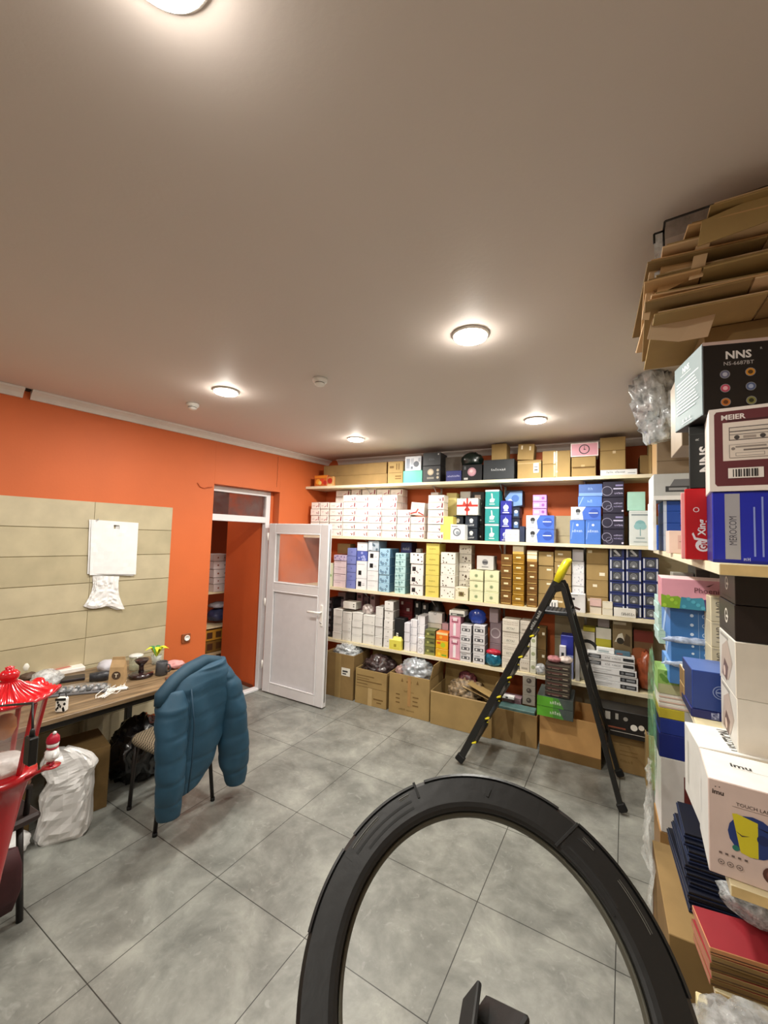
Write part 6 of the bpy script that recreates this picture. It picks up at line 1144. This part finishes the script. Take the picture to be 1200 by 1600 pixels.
# kitchen tools by the wall
P = tp(38, 1062); b = B(); b.tube([(P.x, P.y, ZT_+.004), (P.x-.01, P.y+.005, ZT_+.06)], .007, mat('#cfc9ba', .5), 8); b.lathe([(.006, .05), (.02, .065), (.026, .09), (.018, .115), (.0001, .122)], mat('#e9e6dc', .4), 16, c=(P.x-.01, P.y+.005, ZT_)); tag(b.build('brush'), 'white round-headed brush standing at the table back left', 'brush')
P = tp(12, 1062); b = B(); b.tube([(P.x+.03, P.y, ZT_+.012), (P.x, P.y+.0, ZT_+.05), (P.x-.03, P.y-.01, ZT_+.12), (P.x-.035, P.y-.01, ZT_+.14)], [.014, .018, .02, .014], BLACK, 10); tag(b.build('microphone'), 'black curved handset leaning at the left end of table', 'handset')
b = B(); crumple(b, (P.x+.1, P.y+.08, ZT_+.022), (.05, .05, .025), mat('#5a4638', .6, 'brown_cloth', var=.4), 96, .3); tag(b.build('dark_pouch'), 'small brown pouch between handset and white brush', 'pouch')
# ---------------- things under the table
t, w, h = (None, 0, 0)
b = B(); T = Matrix.Translation(Vector((-3.02, 1.52, 0))) @ Matrix.Rotation(LANG-.12, 4, 'Z'); b.box(-.16, .16, -.14, .14, 0, .39, mat('#7b6138', .8, 'kraft', var=.12), .003, T=T); b.box(-.161, .161, -.141, -.137, .30, .31, KRAFTD, .001, T=T); b.box(.12, .1615, -.02, .02, .0, .391, TAPE, .001, T=T)
tag(b.build('shipping_carton'), 'closed kraft carton under the table between white and black bags', 'box')
b = B(); crumple(b, (-3.02, 1.93, .17), (.17, .19, .23), mat('#0d0d10', .22, 'bin_bag', var=.3, coat=.6), 101, .28, 4, 2.4); tag(b.build('rubbish_bag'), 'full black rubbish bag on the floor under the table', 'bag')
# tall white bag
b = B(); rings = []
cx, cy = -2.80, 1.36
u = Vector((.62, .78, 0)); v = Vector((-.78, .62, 0))
key = [(0, .120, .075, .0), (.03, .135, .082, 0), (.16, .118, .08, .01), (.26, .125, .07, .005), (.33, .105, .06, .02), (.38, .135, .05, .015), (.43, .125, .035, -.01), (.47, .085, .02, -.03), (.495, .05, .01, -.05)]
NR = 26
for k in range(NR+1):
    tt = k/NR*(len(key)-1); i0 = min(int(tt), len(key)-2); f = tt-i0; z, w, d, sx = [key[i0][c]*(1-f)+key[i0+1][c]*f for c in range(4)]; R = []
    for i in range(36):
        a = 2*pi*i/36; cs, sn = cos(a), sin(a); ex = .55
        X = (abs(cs)**ex)*(1 if cs > 0 else -1)*w; Y_ = (abs(sn)**ex)*(1 if sn > 0 else -1)*d
        g = .022*(.5-abs(noise.noise(Vector((cs*3.1, sn*2.4, z*9)))))+.010*noise.noise(Vector((cs*8, sn*7, z*24)))
        R.append(Vector((cx, cy, max(z, 0)))+u*(X*(1+g*3)+sx)+v*(Y_+sn*g*1.6))
    rings.append(R)
loft(b, rings, mat('#dcdad8', .35, 'white_polythene', var=.04, coat=.3), smooth=False); tag(b.build('plastic_bag'), 'tall white carrier bag standing on the floor before the kraft carton', 'bag')
b = B(); T = Matrix.Translation(Vector((-3.12, 1.12, 0))) @ Matrix.Rotation(LANG+.1, 4, 'Z'); b.box(-.13, .13, -.15, .15, 0, .24, KRAFT2, .003, T=T); b.box(-.131, .131, -.02, .02, .2, .241, TAPE, .001, T=T); tag(b.build('shipping_carton'), 'low kraft carton half hidden left of the tall white bag', 'box')
b = B(); crumple(b, (-2.86, 1.13, .05), (.08, .08, .06), mat('#e2e0de', .4, 'white_polythene', var=.04), 104, .25); tag(b.build('plastic_bag'), 'small white bag lying low beside the brown low carton', 'bag')
b = B(); P0_ = LW(1.32, .30, 0)
b.tube([LW(1.0, .25, .665), LW(1.15, .35, .60), LW(1.3, .42, .52), LW(1.42, .40, .50), LW(1.55, .3, .50), LW(1.75, .03, .55)], .004, BLACK, 6); tag(b.build('power_cable'), 'black power cable sagging under the table', 'cable')
b = B(); b.box(.02, .06, 1.28, 1.42, .02, .655, mat('#a79c82', .6, 'pale_board', var=.1), .003, T=TL); b.art([('r', .1, .1, .2, .9, '#8f866c')], LW(1.28, .061, .02), TT, (0, 0, 1), .14, .63, NN); tag(b.build('leaning_board'), 'pale board leaning at the wall under the table', 'board')
# ---------------------------------------------------------------- chair with blue jacket
ch = thing('dining_chair', 'black metal chair with checked seat under the blue jacket', 'chair', (-2.49, 1.82, 0))
c0 = Vector((-2.49, 1.82, 0)); LG = mat('#1a1310', .4, 'dark_metal')
def CP(x, y, z): return Vector((x, y, z))-c0
legs = [((-2.68, 1.67, 0), (-2.66, 1.68, .44)), ((-2.66, 1.99, 0), (-2.65, 1.98, .44)), ((-2.32, 1.61, 0), (-2.36, 1.66, .44)), ((-2.30, 2.0, 0), (-2.35, 1.98, .44))]
for a, c in legs:
    b = B(); b.tube([CP(*a), CP(*c)], .012, LG, 10); b.tube([CP(a[0], a[1], 0), CP(a[0], a[1], .02)], .014, RUB, 10); b.build('leg', ch, loc=(0, 0, 0))
CHK = bpy.data.materials.new('checked_seat'); CHK.use_nodes = True; nt = CHK.node_tree; ck = nt.nodes.new('ShaderNodeTexChecker'); ck.inputs['Scale'].default_value = 90; ck.inputs['Color1'].default_value = rgb('#9a8c74')+(1,); ck.inputs['Color2'].default_value = rgb('#3a3026')+(1,)
tc = nt.nodes.new('ShaderNodeTexCoord'); nt.links.new(tc.outputs['Object'], ck.inputs['Vector']); nt.links.new(ck.outputs['Color'], nt.nodes['Principled BSDF'].inputs['Base Color'])
b = B(); vs = []
for k, (e, z) in enumerate([(.0, .425), (.008, .445), (.0, .465), (-.03, .475)]):
    vs.append([CP(-2.505+(.185+e)*(abs(cos(a))**.35)*(1 if cos(a) > 0 else -1), 1.825+(.185+e)*(abs(sin(a))**.35)*(1 if sin(a) > 0 else -1), z) for a in [2*pi*i/28 for i in range(28)]])
loft(b, vs, CHK); b.build('seat', ch, loc=(0, 0, 0))
b = B(); b.tube([CP(-2.34, 1.66, .44), CP(-2.30, 1.65, .70), CP(-2.27, 1.68, .86), CP(-2.26, 1.82, .885), CP(-2.27, 1.96, .86), CP(-2.30, 1.99, .70), CP(-2.33, 1.98, .44)], .011, LG, 8); b.build('back_frame', ch, loc=(0, 0, 0))
b = B(); b.box(-.012, .012, -.13, .13, .58-.0, .83, LG, .008, T=Matrix.Translation(CP(-2.285, 1.82, 0))); b.build('backrest', ch, loc=(0, 0, 0))
# jacket
JM = mat('#1e465d', .62, 'quilted_nylon', var=.10, scale=9, bump=.15); JD = mat('#1a3e52', .66, 'quilted_nylon', var=.12, scale=9)
jk = thing('padded_jacket', 'teal blue quilted padded jacket hung over the chair back', 'jacket', (-2.25, 1.82, .93))
j0 = Vector((-2.25, 1.82, .93))
def puffy(name, rows, pitch, mat_, slant=0, n=40):
    """rows: (z, y0, y1, x, thick); quilted bulges along z"""
    b = B(); rings = []; M_ = 70
    for k in range(M_+1):
        t_ = k/M_*(len(rows)-1); i = min(int(t_), len(rows)-2); f = t_-i; f2 = f
        r = [rows[i][c]*(1-f2)+rows[i+1][c]*f2 for c in range(5)]
        z, y0, y1, x, th = r; R = []
        for a_ in range(n):
            a = 2*pi*a_/n; yy = (y0+y1)/2+(y1-y0)/2*cos(a); zz = z+slant*(yy-y0)
            puff = abs(sin(pi*(zz+.4*slant*yy)/pitch)); pf = (.90+.10*min(1, puff*2.6))
            fold = .014*sin(yy*23+z*9)+.012*noise.noise(Vector((yy*9, z*7, 3)))+.008*noise.noise(Vector((yy*22, z*18, 8)))
            R.append(Vector((x+(th*pf)*sin(a)+fold*(1 if sin(a) < 0 else .6), yy+.006*(puff-.5)*cos(a), zz))-j0)
        rings.append(R)
    loft(b, rings, mat_); return b.build(name, jk, loc=(0, 0, 0))
puffy('jacket_body', [(.945, 1.72, 1.92, -2.265, .035), (.92, 1.62, 2.00, -2.255, .07), (.84, 1.565, 2.03, -2.245, .085), (.66, 1.57, 2.03, -2.235, .09), (.45, 1.59, 1.98, -2.22, .08), (.33, 1.60, 1.90, -2.21, .065), (.24, 1.62, 1.80, -2.205, .045)], .125, JM, .10)
puffy('sleeve', [(.865, 1.545, 1.66, -2.225, .05), (.78, 1.50, 1.67, -2.20, .075), (.62, 1.485, 1.67, -2.18, .08), (.42, 1.49, 1.665, -2.17, .075), (.27, 1.505, 1.655, -2.17, .06), (.175, 1.525, 1.645, -2.17, .045)], .12, JM, -.04)
puffy('sleeve', [(.90, 1.91, 2.03, -2.24, .05), (.80, 1.93, 2.10, -2.215, .075), (.62, 1.95, 2.145, -2.20, .085), (.42, 1.95, 2.165, -2.19, .08), (.25, 1.97, 2.165, -2.185, .07), (.11, 2.03, 2.155, -2.185, .05)], .125, JM, -.10)
b = B(); b.tube([Vector(p)-j0 for p in [(-2.22, 1.515, .80), (-2.225, 1.53, .85), (-2.24, 1.62, .905), (-2.25, 1.72, .945), (-2.26, 1.84, .965), (-2.255, 1.94, .94), (-2.24, 2.02, .87)]], [.025, .038, .042, .044, .042, .036, .02], JD, 14); b.build('collar', jk, loc=(0, 0, 0))
b = B(); b.tube([Vector(p)-j0 for p in [(-2.155, 1.675, .86), (-2.125, 1.685, .66), (-2.12, 1.68, .45), (-2.135, 1.675, .27)]], .004, mat('#1b3b50', .6), 6); b.build('seam_zip', jk, loc=(0, 0, 0))
# ---------------------------------------------------------------- near chair at the left edge
c2 = Vector((-2.52, .86, 0)); ch2 = thing('dining_chair', 'black chair partly out of the picture behind the red lantern', 'chair', c2)
for a, c in [((-2.345, .985, 0), (-2.38, .97, .44)), ((-2.345, .70, 0), (-2.38, .72, .44)), ((-2.70, .985, 0), (-2.68, .97, .44)), ((-2.70, .70, 0), (-2.68, .72, .44))]:
    b = B(); b.tube([Vector(a)-c2, Vector(c)-c2], .014, LG, 10); b.build('leg', ch2, loc=(0, 0, 0))
b = B(); b.box(-.2, .2, -.17, .17, .43, .47, mat('#2a1c1a', .6, 'seat_pad'), .012); b.build('seat', ch2, loc=(0, 0, 0))
b = B(); b.tube([(.165, .12, .44), (.185, .12, .60), (.185, .0, .63), (.185, -.12, .60), (.165, -.12, .44)], .013, LG, 8); b.build('back_frame', ch2, loc=(0, 0, 0))
b = B(); crumple(b, (-2.50, .90, .60), (.15, .13, .125), mat('#5a3420', .8, 'brown_knit', var=.35, scale=50), 111, .15, 4, 3); tag(b.build('knitted_bag'), 'brown knitted bag on the near chair behind the lantern', 'bag')
b = B(); rr = []
for k, (z, w, d) in enumerate([(.38, .05, .02), (.30, .07, .03), (.2, .075, .032), (.12, .05, .02)]):
    rr.append([Vector((-2.40+.0*k, .885, z))+Vector((.3, .95, 0))*w*cos(2*pi*i/14)+Vector((.95, -.3, 0))*d*sin(2*pi*i/14)*(1+.2*sin(i*2)) for i in range(14)])
rr = [[p+Vector((.10, -.0, 0)) for p in R] for R in rr]
loft(b, rr, mat('#3a1418', .7, 'maroon_cloth', var=.2)); o = b.build('scarf'); tag(o, 'dark maroon scarf hanging from the near chair seat', 'scarf')
# ---------------------------------------------------------------- red Christmas lantern
RED = mat('#c8101c', .18, 'red_lacquer', var=.05, coat=.8); REDM = mat('#a80e18', .3, 'red_lacquer_body', var=.05, coat=.4)
cl = Vector((-1.61, .60, 0)); ln = thing('lantern', 'glossy red pagoda-roofed Christmas lantern on a red post', 'lantern', cl)
def hexr(a, r, n=6): # hexagon radius at angle a
    s_ = 2*pi/n; return r*cos(s_/2)/cos((a % s_)-s_/2)
b = B(); N = 144; prof = [(.012, 1.330), (.028, 1.322), (.050, 1.305), (.080, 1.290), (.100, 1.281), (.118, 1.279), (.130, 1.283), (.132, 1.277), (.11, 1.268), (.06, 1.268)]
rings = []
for i, (r, z) in enumerate(prof):
    R = []
    for k in range(N):
        a = 2*pi*k/N+.35; rr_ = hexr(a, r) if r > .04 else r; up = .012*(abs(((a % (pi/3))-pi/6)/(pi/6))**3)*(r/.13)**2
        rib = .006*abs(sin(a*15))*min(1, r/.05) if i < 7 else 0
        R.append(Vector((rr_*cos(a), rr_*sin(a), z+up+rib)))
    rings.append(R)
loft(b, rings, RED); b.build('roof', ln, loc=(0, 0, 0))
b = B(); b.lathe([(.026, 1.322), (.018, 1.332), (.024, 1.338), (.026, 1.350), (.018, 1.36), (.010, 1.364), (.012, 1.37), (.0001, 1.374)], RED, 20); b.build('finial', ln, loc=(0, 0, 0))
for k in range(6):
    a = k*pi/3+.35; b = B(); b.bar((.098*cos(a), .098*sin(a), 1.27), (.062*cos(a), .062*sin(a), 1.055), .012, .012, REDM); b.build('post', ln, loc=(0, 0, 0))
b = B(); GLS = film('lantern_glass', '#e6d4cc', .22, .05, .02, 5)
vs = [(.10*cos(k*pi/3+.35), .10*sin(k*pi/3+.35), 1.268) for k in range(6)]+[(.058*cos(k*pi/3+.35), .058*sin(k*pi/3+.35), 1.056) for k in range(6)]
b.add(vs, [(k, (k+1) % 6, 6+(k+1) % 6, 6+k) for k in range(6)], GLS); b.build('glass', ln, loc=(0, 0, 0))
b = B(); b.lathe([(.064, 1.055), (.085, 1.05), (.087, 1.035), (.07, 1.03), (.055, .97), (.04, .88), (.022, .76), (.015, .70), (.015, .04)], REDM, 24); b.build('stem', ln, loc=(0, 0, 0))
b = B(); b.lathe([(.11, 0), (.115, .01), (.10, .03), (.03, .045), (.015, .06)], REDM, 24); b.build('base', ln, loc=(0, 0, 0))
b = B(); b.lathe([(.0001, 1.1), (.045, 1.098), (.055, 1.075), (.05, 1.057), (.0001, 1.056)], mat('#eeeeec', .7, 'fake_snow', var=.1, scale=60, bump=.3), 20); b.build('snow_mound', ln, loc=(0, 0, 0))
b = B(); b.lathe([(.0001, 1.15), (.018, 1.16), (.028, 1.185), (.026, 1.21), (.016, 1.225), (.0001, 1.23)], mat('#b9783c', .5, 'amber_ornament', var=.4), 16, c=(-.0, 0, 0)); b.build('inner_ornament', ln, loc=(0, 0, 0))
arm = ony(45, 1198, .64)-cl; tip = ony(86, 1199, .66)-cl; tip = Vector((tip.x, tip.y, 1.068)) 
tp0 = ony(80, 1196, .67)-cl
b = B(); b.tube([(.075, .03, 1.045), (tp0.x, tp0.y, tp0.z-.002)], .005, REDM, 8); b.lathe([(.0001, 0), (.022, .001), (.024, .004), (.0001, .006)], REDM, 18, c=(tp0.x, tp0.y, tp0.z-.004)); b.build('side_arm', ln, loc=(0, 0, 0))
w0 = ony(22, 1085, .56)-cl; w1 = ony(50, 1112, .50)-cl; w2 = ony(50, 1150, .50)-cl
b = B(); b.tube([Vector((.03, -.04, 1.326)), Vector((.06, -.06, 1.315)), Vector((.10, -.09, 1.302)), Vector((w1.x, w1.y, w1.z+.02)), Vector((w2.x, w2.y, w2.z+.02)), Vector(w2)], .0028, BLACK, 6); o = b.build('adapter_cord', ln, loc=(0, 0, 0))
b = B(); b.box(-.015, .015, -.009, .009, -.065, 0, mat('#131313', .35), .003); b.lathe([(.006, 0), (.005, .012), (.003, .018)], BLACK, 10, c=(0, 0, 0)); b.build('power_adapter', o, loc=tuple(w2))
# snowman on the arm
sm = cl+Vector((tp0.x, tp0.y, tp0.z+.0025)); t = thing('snowman_figurine', 'tiny snowman figurine with red hat on the lantern arm', 'figurine', sm)
SN = mat('#ececec', .5, 'snow_white'); SR = mat('#b01030', .45, 'red_felt')
b = B(); b.lathe([(.009, 0.012), (.016, .018), (.019, .030), (.016, .044), (.010, .050)], SN, 18); b.tube([(-.016, 0, .04), (-.024, -.006, .03)], .005, SN, 8); b.tube([(.016, 0, .04), (.024, -.006, .028)], .005, SN, 8); b.build('body', t, loc=(0, 0, 0))
b = B(); b.lathe([(.008, .049), (.015, .056), (.016, .064), (.012, .073)], SN, 18); b.build('head', t, loc=(0, 0, 0))
b = B(); b.lathe([(.0165, .066), (.0175, .070), (.016, .082), (.008, .092), (.0001, .094)], SR, 18); b.lathe([(.0001, .090), (.005, .093), (.005, .098), (.0001, .101)], SN, 12, c=(.006, 0, 0)); b.build('hat', t, loc=(0, 0, 0))
b = B(); b.lathe([(.013, .048), (.0155, .051), (.013, .054)], SR, 18); b.build('scarf', t, loc=(0, 0, 0))
for s_ in (-1, 1):
    b = B(); b.tube([(s_*.007, 0, .014), (s_*.009, 0, .0035), (s_*.009, -.008, .0035)], .0045, SR, 8); b.build('leg', t, loc=(0, 0, 0))
# ---------------------------------------------------------------- ring light in the foreground
RN = Vector((sin(.71049758)*cos(-1.2524213), sin(.71049758)*sin(-1.2524213), cos(.71049758))); RCt = Vector((-.12059025, .53350031, 1.26315069)); RO, RI = .235, .235*.789
RU = RN.cross(Vector((0, 0, 1))).normalized()*-1; RV = RN.cross(RU).normalized()
if RV.z < 0: RV = -RV
RM = Matrix(((RU.x, RV.x, RN.x, RCt.x), (RU.y, RV.y, RN.y, RCt.y), (RU.z, RV.z, RN.z, RCt.z), (0, 0, 0, 1)))
if RM.to_3x3().determinant() < 0: RU = -RU; RM = Matrix(((RU.x, RV.x, RN.x, RCt.x), (RU.y, RV.y, RN.y, RCt.y), (RU.z, RV.z, RN.z, RCt.z), (0, 0, 0, 1)))
def rpol(px, py):
    r = ray(px, py); k = (RCt-EYE).dot(RN)/r.dot(RN); P = EYE+r*k-RCt; return P.length/RO, atan2(P.dot(RV), P.dot(RU))
rl = bpy.data.objects.new('ring_light', None); COL.objects.link(rl); rl.matrix_world = RM
tag(rl, 'large black ring light seen from behind with vent slots, in the foreground', 'ring light')
RBK = mat('#101010', .42, 'black_plastic', var=.06, scale=60, bump=.05); RBD = mat('#0d0d0d', .6, 'black_plastic_dark')
b = B(); b.lathe([(RI, -.022), (RI, -.004), (RI+.004, -.0015), (RI+.010, 0), (RO-.006, 0), (RO, -.005), (RO, -.022), (RO-.004, -.026), (RI+.004, -.026), (RI, -.022)], RBK, 128, smooth=False); b.build('housing', rl, loc=(0, 0, 0))
b = B(); b.lathe([(RI-.004, -.026), (RI-.004, -.014), (RI-.0005, -.012), (RI-.0005, -.028)], mat('#4f4d42', .5, 'inner_lip', var=.1), 128, open_=True); b.build('inner_lip', rl, loc=(0, 0, 0))
b = B(); b.lathe([(RI+.005, -.0265), (RO-.005, -.0265), (RO-.006, -.030), (RI+.006, -.030), (RI+.005, -.0265)], mat('#efece2', .5, 'diffuser_white'), 96); b.build('light_panel', rl, loc=(0, 0, 0))
def arcslot(b, p, q, w, m, z=.0004, r=None):
    r0, a0 = rpol(*p); r1, a1 = rpol(*q); n = 14; vs = []
    if a1-a0 > pi: a1 -= 2*pi
    if a0-a1 > pi: a1 += 2*pi
    for i in range(n+1):
        t_ = i/n; a = a0+(a1-a0)*t_; rr_ = (r0+(r1-r0)*t_)*RO
        for d, zz in ((-w/2, z), (w/2, z), (w/2, z-.0012), (-w/2, z-.0012)): vs.append(((rr_+d)*cos(a), (rr_+d)*sin(a), zz))
    fs = []
    for i in range(n):
        for k in range(4): fs.append((i*4+k, i*4+(k+1) % 4, i*4+4+(k+1) % 4, i*4+4+k))
    fs += [(3, 2, 1, 0), (n*4, n*4+1, n*4+2, n*4+3)]
    b.add(vs, fs, m)
SL = mat('#050505', .7, 'slot'); RS = mat('#6c6a62', .4, 'slot_glint'); RSD = mat('#2c2c2a', .4, 'raised_rim')
for p, q_ in [((558, 1334), (643, 1252)), ((577, 1326), (647, 1262)), ((540, 1338), (549, 1346)), ((887, 1322), (965, 1420)), ((877, 1328), (960, 1432)), ((903, 1310), (930, 1330))]:
    b = B(); arcslot(b, p, q_, .0035, SL); b.build('vent_slot', rl, loc=(0, 0, 0))
for p, q_ in [((552, 1326), (591, 1277)), ((624, 1251), (639, 1242)), ((911, 1309), (928, 1328)), ((966, 1375), (1018, 1460))]:
    b = B(); arcslot(b, p, q_, .0032, RS, .0006); arcslot(b, p, q_, .0018, SL, .0009); b.build('vent_slot', rl, loc=(0, 0, 0))
for p, q_ in [((646, 1223), (655, 1247)), ((868, 1322), (903, 1287)), ((766, 1233), (761, 1245))]:
    (r0, a0), (r1, a1) = rpol(*p), rpol(*q_); b = B()
    A = Vector((r0*RO*cos(a0), r0*RO*sin(a0), .0006)); C = Vector((r1*RO*cos(a1), r1*RO*sin(a1), .0006)); b.bar(A, C, .004, .0016, SL, ch=.0003); b.build('panel_notch', rl, loc=(0, 0, 0))
for p, q_ in [((551, 1301), (647, 1224)), ((662, 1219), (873, 1263)), ((906, 1283), (1080, 1560)), ((478, 1455), (536, 1325))]:
    (r0, a0), (r1, a1) = rpol(*p), rpol(*q_)
    if a1-a0 > pi: a1 -= 2*pi
    if a0-a1 > pi: a1 += 2*pi
    vs = []; n = 24
    for i in range(n+1):
        a = a0+(a1-a0)*i/n
        for d, zz in ((RO-.003, .0004), (RO+.0012, -.002), (RO+.0012, -.018), (RO-.004, -.018)): vs.append((d*cos(a), d*sin(a), zz))
    fs = [(i*4+k, i*4+(k+1) % 4, i*4+4+(k+1) % 4, i*4+4+k) for i in range(n) for k in range(4)]+[(3, 2, 1, 0), (n*4, n*4+1, n*4+2, n*4+3)]
    b = B(); b.add(vs, fs, RBK); b.build('rim_cover', rl, loc=(0, 0, 0))
# phone holder in the middle, neck and stand
h0 = ony(738, 1549, .50); h1 = ony(727, 1625, .44); h2_ = ony(815, 1612, .46)
MI = RM.inverted()
b = B(); b.bar(MI @ h0, MI @ h1, .006, .030, RBD, up=MI.to_3x3() @ Vector((.2, 1, .3)), ch=.0015)
b.bar(MI @ (h0+Vector((.010, -.004, -.010))), MI @ h2_, .030, .008, RBK, up=MI.to_3x3() @ Vector((0, -.3, 1)), ch=.003)
b.build('phone_holder', rl, loc=(0, 0, 0))
b = B(); e0 = Vector((0, -RI-.01, -.02)); e1 = MI @ Vector((-.10, .38, 1.05))
b.tube([MI @ h1, MI @ ((h1+RM @ e0)/2+Vector((0, -.0, -.03))), e0], .006, RBD, 8); b.tube([e0+Vector((0, -.01, 0)), e1], .010, RBD, 10); b.build('neck', rl, loc=(0, 0, 0))
st = thing('light_stand', 'black light stand tripod holding up the ring light', 'stand', (-.10, .38, 0))
b = B(); b.tube([(0, 0, .12), (0, 0, .6), (0, 0, 1.055)], [.013, .011, .009], RBD, 12); b.build('pole', st, loc=(0, 0, 0))
for k in range(3):
    a = k*2*pi/3+.52+pi; b = B(); b.tube([(0, 0, .40), (.30*cos(a), .30*sin(a), .014)], .008, RBD, 8); b.tube([(0, 0, .14), (.15*cos(a), .15*sin(a), .21)], .004, RBD, 6); b.build('leg', st, loc=(0, 0, 0))
# ---------------------------------------------------------------- goods in the room behind the door
def LB(name, label, p0, p1, pt, pb, o, d, art, col, side=None):
    s0, zt = onl((p0+p1)/2, pt, o); _, zb = onl((p0+p1)/2, pb, o); sa = onl(p0, (pt+pb)/2, o)[0]; sb = onl(p1, (pt+pb)/2, o)[0]
    b = B(); w = sb-sa; h = zt-zb; b.box(-d/2, d/2, -w/2, w/2, 0, h, mat(col, .5, var=.06), .002)
    b.art(art, (d/2, -w/2, 0), (0, 1, 0), (0, 0, 1), w, h, (1, 0, 0))
    o_ = b.build(name, loc=tuple(LW((sa+sb)/2, o-d/2, zb)), rz=LANG); return tag(o_, label, 'box')
OB = -.95
def shelf_far(py, nm):
    z = onl(345, py, OB)[1]; b = B(); b.box(OB-.4, OB+.01, 2.84, 3.7, z-.02, z, WOOD, .002, T=TL); bb = b.build('board', None); bb.parent = FS; bb.matrix_parent_inverse = Matrix.Translation(-FS.location); return None, z
FS = thing('storage_rack', 'storage rack with boxes seen through the open doorway', 'shelf', LW(3.2, OB-.2, 0))
for s_, o_ in ((2.83, OB-.01), (2.83, OB-.39), (3.7, OB-.01), (3.7, OB-.39)):
    b = B(); b.box(o_-.012, o_+.012, s_-.012, s_+.012, 0, 1.9, METAL, .001, T=TL); bb = b.build('post', None); bb.parent = FS; bb.matrix_parent_inverse = Matrix.Translation(-FS.location)
shelf_far(924.5, 'shelf board with white boxes seen through the open doorway')
rows = [(866, 876.5), (877, 889), (889.5, 902), (902.5, 912), (912.5, 924)]
for i, (a, c) in enumerate(rows): LB('product_box', 'white box with brown dot behind the doorway, %s of its pile' % FLW[4-i] if i else 'white box with brown dot behind the doorway, topmost of its pile', 334, 357, a, c, OB-.01, .2, [('d', .3, .5, .12, '#8a4a34'), ('d', .75, .5, .08, '#6a4a44')], '#cfc6c4')
shelf_far(977, 'shelf board with blue bag seen through the open doorway')
b = B(); s, z = onl(342, 968, OB-.1); P = LW(s+.02, OB-.16, z+.06); crumple(b, (P.x, P.y, z+.05), (.12, .13, .09), mat('#3d4468', .4, 'slate_bag', var=.2), 121, .25); tag(b.build('plastic_bag'), 'slate blue filled bag seen through the doorway', 'bag')
b = B(); crumple(b, (P.x, P.y, z+.18), (.11, .12, .04), mat('#a8a8b0', .4, 'grey_bag', var=.2), 122, .25); tag(b.build('plastic_bag'), 'grey-white bag lying on the slate blue bag', 'bag')
shelf_far(1041, 'lowest visible shelf board through the doorway')
for i, (a, c, cc) in enumerate([(984, 1000, '#b8862c'), (1001, 1018, '#7a5a24'), (1019, 1039, '#c8b088')]): LB('product_box', ['upper golden brown box', 'dark mustard box', 'beige brown box'][i]+' with dark prints seen through the doorway', 318, 352, a, c, OB-.01, .25, [('r', .15, .2, .4, .8, '#4a2c1a'), ('r', .55, .2, .8, .8, '#5a3a1c')], cc)
LB('product_box', 'dark red box low behind the doorway', 318, 348, 1044, 1054, OB-.01, .25, [('r', .3, .2, .5, .8, '#a86a3c')], '#6a1f18')
# ---------------------------------------------------------------- camera, world, colour
cam = bpy.data.cameras.new('camera'); co = bpy.data.objects.new('camera', cam); COL.objects.link(co)
co.matrix_world = Matrix(((CR.x, CU.x, -CF.x, EYE.x), (CR.y, CU.y, -CF.y, EYE.y), (CR.z, CU.z, -CF.z, EYE.z), (0, 0, 0, 1)))
cam.sensor_fit = 'VERTICAL'; cam.sensor_height = 36; cam.lens = F*36/1600; cam.clip_start = .05; cam.clip_end = 60
bpy.context.scene.camera = co
w = bpy.data.worlds.new('room_air'); w.use_nodes = True; w.node_tree.nodes['Background'].inputs[0].default_value = (1, .93, .86, 1); w.node_tree.nodes['Background'].inputs[1].default_value = .15
bpy.context.scene.world = w
bpy.context.scene.view_settings.view_transform = 'Standard'
bpy.context.scene.view_settings.look = 'None'
bpy.context.scene.view_settings.exposure = 0
# report labels used by more than one thing without a shared group (console only)
for L_, n_ in LABELS.items():
    if len(n_) > 1: print('SAME LABEL', len(n_), L_)
